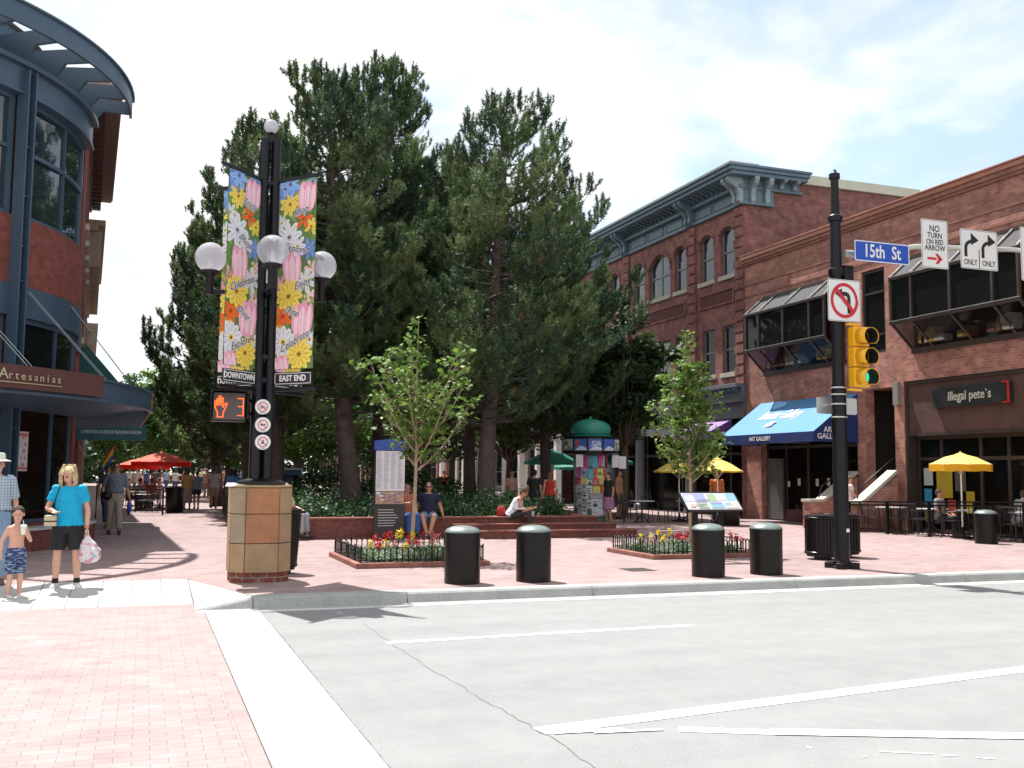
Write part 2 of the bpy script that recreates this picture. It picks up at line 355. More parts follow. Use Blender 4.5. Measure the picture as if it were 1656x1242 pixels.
# kerb: sloped face, top at plaza level; falls to the road at the ramp
b = MB()
def kerbseg(x0, x1, z0=.004, z1=.004):
    prof = lambda x, z: [(x, 13.0, RZ-.06), (x, 13.02, RZ+.002), (x, 13.155, RZ+.012), (x, 13.20, z-.025), (x, 13.225, z), (x, 13.49, z), (x, 13.49, RZ-.06)]
    a, c = prof(x0, z0), prof(x1, z1); n = len(a)
    b.add(a+c, [(i, n+i, n+(i+1) % n, (i+1) % n) for i in range(n)]+[tuple(range(n)), tuple(range(n, 2*n))[::-1]])
kerbseg(.69, 1.36, RZ+.016, .004)
for x0, x1 in ((1.372, 3.36), (3.372, 6.07), (6.082, 9.51), (9.522, 12.83), (12.842, 16), (16.012, 19.2), (19.212, 22.4), (22.412, 60)): kerbseg(x0, x1)
b.build('kerb', KERBM, kind='structure', loc=(0, 0, 0))
b = MB(); b.box((1.43, 12.88, RZ-.05), (60, 13.0, RZ+.006)); b.build('gutter', GUTTER, kind='structure', loc=(0, 0, 0))
sheet('kerb_back', [(-.004, [(1.36, 13.49), (60, 13.49), (60, 13.51), (1.36, 13.51)])], KERBM)
# road markings
def stripe(b, a, c, wd, z=RZ+.004):
    a, c = Vector((*a, z)), Vector((*c, z)); d = (c-a).normalized(); n = Vector((-d.y, d.x, 0))*wd/2
    b.add([a-n, c-n, c+n, a+n], [(0, 1, 2, 3)])
b = MB()
stripe(b, (2.4, 10.22), (6.05, 10.36), .11)
stripe(b, gz(872, 1183, RZ)[:2], (11.5, 7.66), .19)
stripe(b, gz(895, 1186, RZ)[:2], gz(1010, 1180, RZ)[:2], .07, RZ+.007); stripe(b, gz(960, 1186, RZ)[:2], gz(1072, 1181, RZ)[:2], .045, RZ+.0075); stripe(b, gz(1098, 1180, RZ)[:2], (4.1, 5.93), .13); stripe(b, (4.08, 5.95), (9, 3.95), .165, RZ+.007)
for p, q in (((1422, 1216), (1510, 1220)), ((1522, 1222), (1548, 1223)), ((1580, 1226), (1608, 1228)), ((1305, 1209), (1312, 1211)), ((1396, 1224), (1402, 1225))):
    stripe(b, gz(*p, RZ)[:2], gz(*q, RZ)[:2], .016)
b.build('road_marking', PAINT, kind='structure', loc=(0, 0, 0))
rnd = random.Random(5)
def crack(name, pts, wd, mat, jit=.02, step=.12, z=RZ+.0035):
    P = []
    for a, c in zip(pts[:-1], pts[1:]):
        a, c = Vector((*a, 0)), Vector((*c, 0)); n = max(1, int((c-a).length/step))
        for i in range(n): P.append(a.lerp(c, i/n)+Vector((rnd.uniform(-jit, jit), rnd.uniform(-jit, jit), 0)))
    P.append(Vector((*pts[-1], 0))); b = MB()
    for a, c in zip(P[:-1], P[1:]):
        d = (c-a).normalized(); n = Vector((-d.y, d.x, 0)); w0 = wd*rnd.uniform(.3, 1)/2; w1 = wd*rnd.uniform(.3, 1)/2; zz = Vector((0, 0, z))
        b.add([a-n*w0+zz, c-n*w1+zz, c+n*w1+zz, a+n*w0+zz], [(0, 1, 2, 3)])
    return b.build(name, mat, kind='structure', loc=(0, 0, 0))
TAR = M('crack_tar', (.13, .13, .125), .95)
crack('road_crack', [gz(585, 1008, RZ)[:2], gz(655, 1055, RZ)[:2], gz(690, 1078, RZ)[:2], gz(800, 1142, RZ)[:2], gz(905, 1200, RZ)[:2], gz(965, 1245, RZ)[:2]], .0075, TAR)
crack('road_crack', [(1.432, 12.8), (1.435, 9.5), (1.43, 7.0), (1.44, 3)], .018, TAR, jit=.005, step=.08)
b = MB()
for i in range(8): b.box((7.62, 15.0+i*.07, .001), (8.1, 15.03+i*.07, .006))
b.build('drain_grate', M('old_iron', (.10, .08, .07), .7), kind='structure', loc=(0, 0, 0))
# ================================================================== PLANTER AND STEPS
p = thing('brick_planter', (7, 24, 0), 'long low red brick planter wall under the pine trees', 'planter')
b = MB(); b.box((2.75, 24.0, 0), (8.3, 24.35, .46)); b.box((8.3, 24.0, 0), (11.2, 24.35, .46)); b.box((10.85, 24.35, 0), (11.2, 33.5, .46)); b.box((2.75, 24.35, 0), (3.1, 33, .46)); b.build('wall', BR_PLANT, p)
b = MB(); b.box((2.72, 23.97, .463), (11.23, 24.39, .505)); b.box((10.82, 24.39, .463), (11.23, 33.5, .505)); b.box((2.72, 24.39, .463), (3.14, 33, .505)); b.build('coping', brickmat('coping_brick', (.29, .10, .08), (.23, .08, .065), (.17, .12, .1), bw=.1, bh=.3, offs=0), p, bevel=.008)
SOIL = M('planting_soil', (.05, .035, .025), .95, var=.4, vs=5)
b = MB(); b.box((3.1, 24.35, 0), (10.85, 33.4, .36)); b.build('soil', SOIL, p)
st = thing('brick_steps', (9.4, 23.3, 0), 'two red brick steps in front of the planter wall', 'steps')
b = MB(); b.box((7.2, 23.62, 0), (11.55, 23.965, .30)); b.build('upper_step', BR_PLANT, st)
b = MB(); b.box((7.8, 23.22, 0), (11.95, 23.615, .155)); b.build('lower_step', BR_PLANT, st)
for z, a, c in ((.303, (7.18, 23.6), (11.57, 23.96)), (.158, (7.78, 23.2), (11.97, 23.6))):
    b = MB(); b.box((a[0], a[1], z), (c[0], c[1], z+.04)); b.build('tread', MATS['coping_brick'], st, bevel=.006)
# ================================================================== STREET FURNITURE
GREENTOP = M('bollard_cap_metal', (.20, .235, .22), .34, var=.2, vs=4, metal=.35)
def bollard(x, y, r, h):
    t = thing('bollard', (x, y, 0), None, 'bollard', 'thick black steel bollards')
    b = MB(); b.lathe([(r, 0), (r, h-.105)], n=40); o = b.build('body', BLACKM, t, local=True)
    b = MB(); b.lathe([(r+.004, h-.098), (r+.004, h-.088), (r*.97, h-.070), (r*.86, h-.042), (r*.66, h-.018), (r*.4, h-.004), (r*.15, h+.001), (0, h+.002)], n=40); b.build('cap', GREENTOP, t, local=True)
    b = MB(); b.lathe([(r+.006, h-.125), (r+.006, h-.1)], n=40); b.build('rim_band', BLACK, t, local=True)
    return t
BOL = [((4.42, 14.12), 'black bollard nearest the left flower bed, leftmost of the row by the kerb'), ((5.52, 14.08), 'black bollard in front of the brick steps, second from the left along the kerb'),
       ((8.46, 14.0), 'black bollard directly in front of the tilted information board'), ((9.58, 14.06), 'black bollard by the kerb between the information board and the signal pole')]
t0 = bollard(*BOL[0][0], .26, .83); t0['label'] = BOL[0][1]
for (x, y), lb in BOL[1:]:
    c = copy_tree(t0); c.location = (x, y, 0); c['label'] = lb
c = copy_tree(t0); q = gz(1606, 880); c.location = (q.x, q.y+.2, 0); c['label'] = 'black bollard standing alone before the patio railing at far right'; c.scale = (1, 1, .98)
# ---- slatted litter bins beside the signal pole
def bin_slat(name, x, y, r, h, label, flare=0.0):
    t = thing(name, (x, y, 0), label, 'litter bin')
    b = MB(); n = 30
    for i in range(n):
        a = 2*math.pi*i/n; c, s = math.cos(a), math.sin(a)
        b.add([(r*c-s*.018+0, r*s+c*.018, .1), (r*c+s*.018, r*s-c*.018, .1), ((r+flare)*c+s*.018, (r+flare)*s-c*.018, h), ((r+flare)*c-s*.018, (r+flare)*s+c*.018, h),
               ((r-.012)*c-s*.018, (r-.012)*s+c*.018, .1), ((r-.012)*c+s*.018, (r-.012)*s-c*.018, .1), ((r+flare-.012)*c+s*.018, (r+flare-.012)*s-c*.018, h), ((r+flare-.012)*c-s*.018, (r+flare-.012)*s+c*.018, h)],
              [(0, 3, 2, 1), (4, 5, 6, 7), (0, 4, 7, 3), (1, 2, 6, 5), (3, 7, 6, 2), (0, 1, 5, 4)])
    b.build('slats', BLACKM, t, local=True)
    b = MB(); b.lathe([(r-.03, .06), (r-.02, .12), (r-.025, h-.04)], n=24); b.build('liner', M('bin_liner', (.01, .01, .01), .6), t, local=True)
    for z, rr in ((.11, r+.004), (h-.05, r+flare+.006)):
        b = MB(); b.lathe([(rr, z), (rr+.012, z+.01), (rr+.012, z+.035), (rr, z+.045)], n=30); b.build('hoop', BLACKM, t, local=True)
    b = MB(); b.lathe([(r*.5, 0), (r*.5, .06), (r*.75, .08)], n=20); b.build('foot', BLACKM, t, local=True)
    b = MB(); b.lathe([(r*.55, h-.02), (r+flare, h), (r+flare+.01, h+.02), (r*.6, h+.05), (r*.55, h+.03)], n=30); b.build('lid_ring', BLACKM, t, local=True)
    return t
bin_slat('litter_bin', 12.35, 16.25, .33, .82, 'black slatted bin on the left side of the signal pole base')
bin_slat('litter_bin', 13.1, 16.6, .33, .82, 'black slatted bin on the right side of the signal pole base')
bin_slat('litter_bin', 2.16, 16.2, .17, .98, 'tall flared black bin partly hidden behind the stone pedestal', .06)
# dark bins further off
def round_bin(x, y, r, h, label):
    t = thing('litter_bin', (x, y, 0), label, 'litter bin')
    b = MB(); b.lathe([(r*.9, 0), (r, .05), (r, h*.9)], n=24); b.build('body', BLACKM, t, local=True)
    b = MB(); b.lathe([(r+.02, h*.9), (r+.02, h*.95), (r*.7, h), (r*.5, h-.03)], n=24); b.build('lid', BLACKM, t, local=True)
q = gz(275, 829); round_bin(q.x+.15, q.y, .33, 1.0, 'round black bin at the right end of the red parasol cafe')
q = gz(1182, 850); round_bin(q.x, q.y, .28, .72, 'short black bin behind the information board near the gallery')
# ---- flower beds
BEDMAT = brickmat('bed_edging_brick', (.36, .15, .12), (.29, .11, .09), (.22, .16, .14), bw=.1, bh=.22, offs=0)
def bed(x0, y0, x1, y1, label, flabel):
    t = thing('flower_bed', ((x0+x1)/2, y0, 0), label, 'flower bed')
    b = MB(); wd = .16; h = .085
    b.box((x0, y0, 0), (x1, y0+wd, h)); b.box((x0, y1-wd, 0), (x1, y1, h)); b.box((x0, y0+wd, 0), (x0+wd, y1-wd, h)); b.box((x1-wd, y0+wd, 0), (x1, y1-wd, h))
    b.build('brick_edging', BEDMAT, t, bevel=.01)
    b = MB(); b.box((x0+wd, y0+wd, 0), (x1-wd, y1-wd, .06)); b.build('soil', SOIL, t)
    f = thing('hoop_fence', ((x0+x1)/2, y0+.25, .085), flabel, 'border fence')
    i = .1; cs = [(x0+i, y0+i), (x1-i, y0+i), (x1-i, y1-i), (x0+i, y1-i)]
    for k in range(4):
        a, c = Vector((*cs[k], .0)), Vector((*cs[(k+1) % 4], .0)); ln = (c-a).length; d = (c-a).normalized(); n = int(ln/.10); b = MB(); s = ln/n
        for q in range(n):
            p = a+d*(q*s); e = p+d*s*.95; H = .085+.20
            arc = [p+Vector((0, 0, .06))]+[p+d*(s*.475*(1-math.cos(an)))+Vector((0, 0, H+.05*math.sin(an))) for an in [math.pi*j/6 for j in range(7)]]+[e+Vector((0, 0, .06))]
            b.tube(arc, .0085, 5)
        b.bar(a+Vector((0, 0, .13)), c+Vector((0, 0, .13)), .010, .014)
        for q in range(0, n+1, 6): b.tube([a+d*(q*s)+Vector((0, 0, .02)), a+d*(q*s)+Vector((0, 0, .37))], .014, 6)
        b.build('fence_panel', BLACK, f)
    return t
bed(3.36, 16.6, 5.70, 19.2, 'square brick-edged flower bed around the nearer left young tree', 'low black hoop fence around the left flower bed')
bed(9.05, 16.95, 11.45, 18.95, 'square brick-edged flower bed behind the information board', 'low black hoop fence around the right flower bed')
LEAFG = M('bed_leaf_green', (.10, .17, .065), .6, var=.35, vs=9, trans=.25)
LEAFS = M('bed_silver_leaf', (.26, .31, .22), .7, var=.25, vs=9, trans=.2)
def leafcloud(rng, pts, size, up=.5, aspect=.55, droop=0.0):
    """one folded four-corner leaf at each point"""
    n = len(pts); nrm = rng.normal(size=(n, 3)); nrm[:, 2] = np.abs(nrm[:, 2])+up; nrm /= np.linalg.norm(nrm, axis=1)[:, None]
    a = rng.normal(size=(n, 3)); a[:, 2] -= droop; a -= nrm*(a*nrm).sum(1)[:, None]; a /= np.linalg.norm(a, axis=1)[:, None]; c = np.cross(nrm, a)
    s = (size*rng.uniform(.6, 1.3, n))[:, None]
    P = pts; V = np.stack([P, P+a*s*.5+c*s*aspect*.5+nrm*s*.06, P+a*s, P+a*s*.5-c*s*aspect*.5+nrm*s*.06], 1)
    return V.reshape(-1, 3)
rng = np.random.default_rng(7)
for (x0, y0, x1, y1, lb) in ((3.6, 16.85, 5.45, 18.95, 'silvery green bedding plants filling the left flower bed'), (9.3, 17.2, 11.2, 18.7, 'silvery green bedding plants filling the right flower bed')):
    V = []; mi = []
    for k in range(170):
        cx, cy = rng.uniform(x0, x1), rng.uniform(y0, y1); n = 60; h = rng.uniform(.12, .24)
        d = rng.normal(size=(n, 3)); d /= np.linalg.norm(d, axis=1)[:, None]; d[:, 2] = np.abs(d[:, 2])
        P = np.array([cx, cy, .07])+d*np.array([.14, .14, h])*rng.uniform(.4, 1, (n, 1)); V.append(leafcloud(rng, P, .055)); mi += [int(rng.uniform() < .55)]*n
    tag(npmesh('bedding_plants', np.concatenate(V), 4, [LEAFG, LEAFS], mi=mi), lb, 'bedding plants', kind='stuff')
FLC = {'red': M('flower_red', (.55, .012, .02), .6, var=.2, trans=.2), 'yellow': M('flower_yellow', (.85, .62, .03), .6, var=.15, trans=.2), 'pink': M('flower_pink', (.80, .20, .24), .6, var=.2, trans=.2), 'cream': M('flower_cream', (.85, .8, .5), .6, var=.1, trans=.2)}
STEM = M('flower_stem', (.09, .16, .04), .7)
def flower(x, y, z, col, rng, label):
    t = thing('flower', (x, y, .06), label, 'flower', 'snapdragons in the flower beds')
    b = MB(); b.tube([(x, y, .06), (x+.01, y, z*.6), (x, y, z)], .006, 5); b.build('stem', STEM, t)
    V = []
    n = 34; P = np.stack([rng.normal(0, .017, n), rng.normal(0, .017, n), rng.uniform(-.02, .12, n)], 1)+np.array([x, y, z-.05])
    npmesh('bloom', leafcloud(rng, P, .042, .2, .9), 4, FLC[col], t)
fl1 = [((599, 880), 'yellow'), ((606, 872), 'red'), ((614, 876), 'red'), ((624, 868), 'red'), ((630, 864), 'red'), ((642, 862), 'yellow'), ((650, 858), 'yellow'), ((623, 878), 'yellow'), ((661, 872), 'red'), ((668, 865), 'yellow'), ((673, 875), 'red'), ((685, 864), 'red'), ((699, 865), 'pink'), ((707, 870), 'pink'), ((698, 879), 'pink'), ((638, 884), 'pink'), ((676, 878), 'pink'), ((612, 884), 'red'), ((655, 884), 'yellow')]
fl2 = [((1036, 869), 'yellow'), ((1053, 868), 'cream'), ((1055, 874), 'pink'), ((1065, 862), 'yellow'), ((1072, 871), 'yellow'), ((1083, 860), 'yellow'), ((1094, 867), 'red'), ((1099, 866), 'red'), ((1108, 868), 'red'), ((1112, 864), 'red'), ((1104, 879), 'pink'), ((1182, 866), 'red'), ((1190, 869), 'red'), ((1200, 872), 'pink')]
WH = {'left': ['beside the hoop fence', 'left of the young trunk', 'near the trunk foot', 'at the right side of the bed', 'toward the bed corner']}
for bi, (fl, Y0, nm) in enumerate(((fl1, 17.5, 'left'), (fl2, 17.9, 'right'))):
    cnt = {}; fl = sorted(fl)
    for (px, py), col in fl:
        q = onY(px, py, Y0+rng.uniform(-.6, .9)); cnt[col] = cnt.get(col, 0)+1
        o = flower(q.x, q.y, max(.26, min(q.z, .5)), col, rng, '%s %s snapdragon counted from the left in the %s flower bed' % (('first', 'second', 'third', 'fourth', 'fifth', 'sixth', 'seventh', 'eighth', 'ninth')[cnt[col]-1], col, nm))
# ---- information board
t = thing('information_board', (10.0, 16.35, 0), 'tilted black-framed information board with pale map panels on two legs', 'information board')
tl, tr_, bl, br = onY(1100, 793, 16.35), onY(1192, 795, 16.35), onY(1107, 825, 16.2), onY(1195, 824, 16.2)
W = tr_.x-tl.x; Zt = tl.z; Xc = (tl.x+tr_.x)/2+.02; base = Vector((Xc, 16.15, Zt-.40)); Yd = Vector((0, .42, .40)).normalized(); LB = .50
b = MB(); b.prism([(-W/2+.05, 0), (W/2-.05, 0), (W/2, .05), (W/2, LB-.05), (W/2-.05, LB), (-W/2+.05, LB), (-W/2, LB-.05), (-W/2, .05)], base, (1, 0, 0), Yd, .035); b.build('frame', BLACKM, t)
nrm = Vector((1, 0, 0)).cross(Yd); off = nrm*.038
b = MB(); rr = random.Random(3); cols = [(.30, .33, .55), (.50, .52, .66), (.22, .42, .50), (.62, .36, .24), (.62, .62, .60), (.40, .38, .58), (.30, .40, .25), (.62, .5, .44)]
b.prism([(-W/2+.04, .04), (W/2-.04, .04), (W/2-.04, LB-.04), (-W/2+.04, LB-.04)], base+off, (1, 0, 0), Yd, .003, 0)
for i, (a, c, e, f, ci) in enumerate([(.0, .45, .42, 1, 1), (.0, .05, .42, .42, 5), (.02, .5, .2, .9, 2), (.45, .5, .62, .97, 7), (.63, .55, .8, .95, 2), (.82, .45, 1, 1, 3), (.45, .05, .7, .3, 3), (.45, .33, .68, .46, 1), (.72, .05, .98, .5, 8), (.72, .2, .85, .4, 3), (.2, .05, .4, .3, 7), (.05, .1, .15, .35, 4)]):
    x0, x1 = -W/2+.05+a*(W-.1), -W/2+.05+e*(W-.1); y0, y1 = .05+c*(LB-.1), .05+f*(LB-.1)
    b.prism([(x0, y0), (x1, y0), (x1, y1), (x0+.02, y1-.01)], base+off+nrm*(.0035+.0008*i), (1, 0, 0), Yd, .0004, ci)
for i in range(7): b.prism([(-.42+i*.02, .1+i*.03), (-.2+i*.03, .1+i*.03), (-.2+i*.03, .108+i*.03), (-.42+i*.02, .108+i*.03)], base+off+nrm*.016, (1, 0, 0), Yd, .0004, 9)
b.build('map_panel', [M('panel_paper', (.55, .55, .58), .4)]+[M('panel_tint_%d' % i, c, .4) for i, c in enumerate(cols)]+[M('panel_ink', (.12, .12, .2), .5)], t)
for x in (Xc-.30, Xc+.25):
    b = MB(); b.bar((x, 16.42, 0), (x, 16.38, Zt-.28), .1, .06, upv=(0, 1, 0)); b.build('leg', BLACKM, t)
# ---- tall map kiosk by the planter
t = thing('map_kiosk', (5.53, 23.5, 0), 'tall black panel with a blue head and a white street directory map', 'map kiosk')
K = lambda px, py: onY(px, py, 23.45)
l, r = K(606, 790).x, K(655, 790).x; zt, zh, zm, zg, zb = K(630, 713).z, K(630, 728).z, K(630, 794).z, K(630, 815).z, 0
b = MB(); b.box((l, 23.45, 0), (r, 23.57, zt)); b.build('body', M('kiosk_dark_brown', (.022, .016, .015), .4), t, bevel=.01)
b = MB(); b.prism([(l-.01, zh), (r+.01, zh), (r+.01, zt), ((l+r)/2, zt+.05), (l-.01, zt)], (0, 23.44, 0), (1, 0, 0), (0, 0, 1), -.14); b.build('head', M('kiosk_blue', (.02, .06, .30), .4), t)
b = MB(); b.box((l+.02, 23.436, zm), (r-.02, 23.448, zh-.02), 0)
for i in range(4):
    x0 = l+.03+(r-l-.06)*i/4
    for k in range(46):
        z = zh-.05-k*(zh-zm-.08)/46; ln = rr.uniform(.4, .92)*(r-l-.1)/4; b.box((x0+.012, 23.4335, z), (x0+.012+ln, 23.435, z+.012), 1)
b.build('directory_list', [M('map_white', (.62, .62, .64), .35), M('map_grey', (.42, .42, .46), .5)], t)
b = MB(); b.box((l+.02, 23.436, zg), (r-.02, 23.448, zm-.012), 0)
for i in range(26):
    x = rr.uniform(l+.03, r-.1); z = rr.uniform(zg+.01, zm-.06); b.box((x, 23.4345-.0001*i, z), (x+rr.uniform(.03, .11), 23.4353-.0001*i, z+rr.uniform(.02, .05)), rr.choice([1, 2, 3, 4]))
b.build('street_map', [M('map_tan', (.35, .22, .15), .4), M('map_blue', (.08, .13, .3), .4), M('map_rust', (.32, .08, .05), .4), M('map_ochre', (.5, .32, .15), .4), M('map_pale', (.55, .55, .55), .4)], t)
b = MB()
for k in range(7): b.box((l+.09, 23.445, zg-.13-k*.062), (l+.09+rr.uniform(.35, .52)*(r-l)/.7, 23.449, zg-.145-k*.062))
b.build('text_lines', M('kiosk_text', (.5, .5, .5), .5), t)
# ---- poster kiosk with green dome
C = Vector((14.4, 31.45, 0))
t = thing('poster_column', C, 'round poster column with a green dome roof and layered paper flyers', 'poster column')
b = MB(); b.lathe([(.62, 0), (.62, .06), (.56, .1), (.53, 2.3)], C, 28); b.build('column', M('kiosk_post_green', (.05, .12, .1), .5), t)
b = MB(); b.lathe([(.93, 2.27), (.98, 2.30), (.98, 2.82), (.93, 2.86)], C, 12, sm=False); b.build('advert_drum', BLACKM, t)
GD = M('kiosk_dome_green', (.035, .27, .20), .45, var=.15, vs=4)
b = MB(); b.lathe([(.98, 2.86), (.78, 2.88), (.56, 2.95), (.58, 3.0), (.60, 3.04), (.60, 3.14), (.58, 3.22), (.50, 3.33), (.3, 3.43), (.1, 3.47), (.05, 3.5), (.05, 3.55), (.0, 3.58)], C, 12, sm=False)
b.lathe([(.55, 2.9), (.66, 2.96), (.70, 3.08), (.70, 3.16), (.62, 3.30), (.45, 3.40), (.2, 3.46), (0, 3.47)], C, 16); b.build('dome', GD, t)
# adverts on the drum faces
for k in range(12):
    a = R_(15+30*k); a0, a1 = R_(30*k), R_(30*(k+1))
    p0, p1 = C+Vector((math.cos(a0), math.sin(a0), 0))*.985, C+Vector((math.cos(a1), math.sin(a1), 0))*.985; n = Vector((math.cos(a), math.sin(a), 0)); d = (p1-p0)
    b = MB(); z = lambda q: Vector((0, 0, q)); cset = ((.05, .12, .42), (.55, .6, .7), (.5, .08, .06)) if k in (7, 8, 9) else ((.6, .6, .58), (.3, .35, .3), (.1, .12, .12))
    b.prism([(.06, 2.38), (.94, 2.38), (.94, 2.76), (.06, 2.76)], p0+n*.003, d, (0, 0, 1), .002, 0)
    b.prism([(.06, 2.38), (.94, 2.38), (.94, 2.46), (.5, 2.54), (.2, 2.43)], p0+n*.0065, d, (0, 0, 1), .001, 1)
    if k in (7, 6): b.prism([(.10, 2.58), (.38, 2.52), (.42, 2.68), (.2, 2.74)], p0+n*.009, d, (0, 0, 1), .001, 2)
    b.build('advert', [M('ad_a%d' % (cset[0][0] > .1), cset[0], .3), M('ad_b%d' % (cset[0][0] > .1), cset[1], .3), M('ad_c%d' % (cset[0][0] > .1), cset[2], .3)], t)
    if k == 8: text('Silk', .26, WHITE, t, (p0+p1)/2+n*.012+Vector((.02, 0, 2.60)), X=d, ext=.001, shear=.3)
    if k == 10: text('Liquor', .13, M('ad_green', (.02, .15, .08), .5), t, (p0+p1)/2+n*.012+Vector((.0, 0, 2.62)), X=d, ext=.001)
FLY = [M('flyer_%s' % n, c, .75, var=.06) for n, c in (('white', (.62, .62, .64)), ('pink', (.70, .10, .30)), ('cyan', (.10, .42, .50)), ('red', (.55, .08, .06)), ('yellow', (.62, .58, .14)), ('grey', (.40, .40, .43)), ('ink', (.04, .04, .05)), ('lilac', (.42, .40, .60)))]
rr = random.Random(11)
rows = [(2.22, .48, [0, 1, 1, 2, 2, 1, 0, 1, 0]), (1.78, .34, [0, 1, 7, 2, 3, 4, 3, 0, 0]), (1.46, .26, [3, 1, 4, 0, 3, 4, 1, 3, 0]), (1.2, .24, [0, 0, 5, 0, 4, 3, 4, 0, 0]), (.98, .24, [5, 5, 0, 5, 5, 5, 0, 5, 0]), (.74, .28, [0, 0, 5, 0, 0, 0, 0, 5, 5]), (.46, .30, [7, 5, 0, 5, 0, 0, 7, 0, 0])]
for ri, (z, h, cs) in enumerate(rows):
    for k in range(18):
        a = R_(-90-20*4.3+k*20)+rr.uniform(-.06, .06)+YAW*0; ci = cs[k % 9]; wd = rr.uniform(.17, .25); rad = .545+.008*(k % 3)+.004*(ri % 2)+ (.018 if rr.random() < .25 else 0)
        n = Vector((math.cos(a), math.sin(a), 0)); d = Vector((-math.sin(a), math.cos(a), 0)); tlt = rr.uniform(-.12, .12); zz = z+rr.uniform(-.03, .05)
        c0 = C+n*rad; X = (d*math.cos(tlt)+Vector((0, 0, 1))*math.sin(tlt)); Yv = (Vector((0, 0, 1))*math.cos(tlt)-d*math.sin(tlt)-n*(-.05 if rr.random() < .3 else .0))
        b = MB(); b.prism([(-wd/2, -h), (wd/2, -h), (wd/2, 0), (-wd/2, 0)], c0+Vector((0, 0, zz)), X, Yv, .002, 0)
        for q in range(rr.randint(2, 5)):
            yy = -h*rr.uniform(.1, .9); b.prism([(-wd*.38, yy), (wd*rr.uniform(.0, .38), yy), (wd*rr.uniform(.1, .38), yy+.022), (-wd*.38, yy+.02)], c0+n*.004+Vector((0, 0, zz)), X, Yv, .001, 1)
        b.build('flyer', [FLY[ci], FLY[6] if rr.random() < .6 else FLY[5]], t)
for i, (dxp, z) in enumerate(((-.78, 2.24), (.82, 2.2), (.55, 2.24))):
    b = MB(); b.box((C.x+dxp-.13+.1, C.y-.62, z-.42), (C.x+dxp+.13+.1, C.y-.615, z)); b.build('flyer', FLY[0], t)
# ================================================================== BUILDINGS
def wallX(b, X0, X1, y0, y1, z0, z1, holes, m=0):
    ys = sorted({y0, y1, *[h for a in holes for h in (a[0], a[1]) if y0 < h < y1]}); zs = sorted({z0, z1, *[h for a in holes for h in (a[2], a[3]) if z0 < h < z1]})
    for i in range(len(ys)-1):
        run = None
        for j in range(len(zs)-1):
            cy, cz = (ys[i]+ys[i+1])/2, (zs[j]+zs[j+1])/2; hole = any(h[0] < cy < h[1] and h[2] < cz < h[3] for h in holes)
            if not hole: run = (run[0], zs[j+1]) if run else (zs[j], zs[j+1])
            if (hole or j == len(zs)-2) and run: b.box((X0, ys[i], run[0]), (X1, ys[i+1], run[1]), m); run = None
rb = random.Random(9)
# ---- right two-storey brick building (gallery and grill)
t = thing('shop_building', (21.2, 22, 0), 'two-storey red brick shop building with glass bay windows and copper coping', 'building')
XF = 21.2; YL = 32.28
HO = [(26.6, 31.0, 5.3, 8.05), (24.65, 25.7, 5.4, 8.05), (18.85, 23.45, 5.3, 8.05), (11.9, 16.4, 5.3, 8.05), (26.05, 31.35, 0, 3.9), (24.35, 25.65, 0, 4.3), (11.5, 23.95, 0, 4.42)]
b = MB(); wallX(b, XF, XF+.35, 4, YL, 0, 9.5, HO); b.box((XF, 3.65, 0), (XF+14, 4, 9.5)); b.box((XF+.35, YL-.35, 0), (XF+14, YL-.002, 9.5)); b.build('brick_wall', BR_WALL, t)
b = MB(); b.box((XF+.35, 4.0, 9.0), (XF+14, YL-.35, 9.2)); b.build('roof', M('roof_felt', (.12, .11, .10), .9), t)
b = MB(); b.box((XF-.07, 3.6, 9.5), (XF+.35, YL+.03, 9.58)); b.box((XF-.12, 3.6, 9.583), (XF+.35, YL+.05, 9.70)); b.build('corbel_band', BR_SOLD, t)
b = MB(); b.box((XF-.17, 3.55, 9.703), (XF+.45, YL+.08, 9.84)); b.box((XF-.20, 3.5, 9.843), (XF+.5, YL+.1, 9.90)); b.box((XF+.45, YL-.4, 9.5), (XF+14, YL+.08, 9.88)); b.build('coping', COPPER, t, bevel=.01)
b = MB(); b.box((XF-.035, 4, 8.72), (XF-.002, YL, 8.94)); b.build('soldier_course', BR_SOLD, t)
b = MB(); b.box((XF-.025, 4, 8.28), (XF-.002, YL, 8.36)); b.build('string_course', BR_SOLD, t)
# rooms behind the openings
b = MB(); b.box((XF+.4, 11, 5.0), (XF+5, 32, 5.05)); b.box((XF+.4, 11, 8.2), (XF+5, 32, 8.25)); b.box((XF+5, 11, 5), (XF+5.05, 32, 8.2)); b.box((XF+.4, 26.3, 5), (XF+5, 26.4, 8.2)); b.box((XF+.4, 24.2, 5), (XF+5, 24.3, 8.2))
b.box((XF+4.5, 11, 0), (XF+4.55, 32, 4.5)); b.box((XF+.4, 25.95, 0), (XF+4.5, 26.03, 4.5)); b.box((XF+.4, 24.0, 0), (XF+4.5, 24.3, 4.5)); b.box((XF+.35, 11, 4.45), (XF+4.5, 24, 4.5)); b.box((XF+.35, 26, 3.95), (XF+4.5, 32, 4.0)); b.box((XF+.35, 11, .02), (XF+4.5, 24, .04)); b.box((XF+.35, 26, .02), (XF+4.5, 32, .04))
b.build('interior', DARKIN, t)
ROOFG = M('bay_sloped_panel', (.10, .098, .10), .9, var=.12, spec=.05)
ALU = M('bay_silver_trim', (.42, .42, .42), .35, metal=.5)
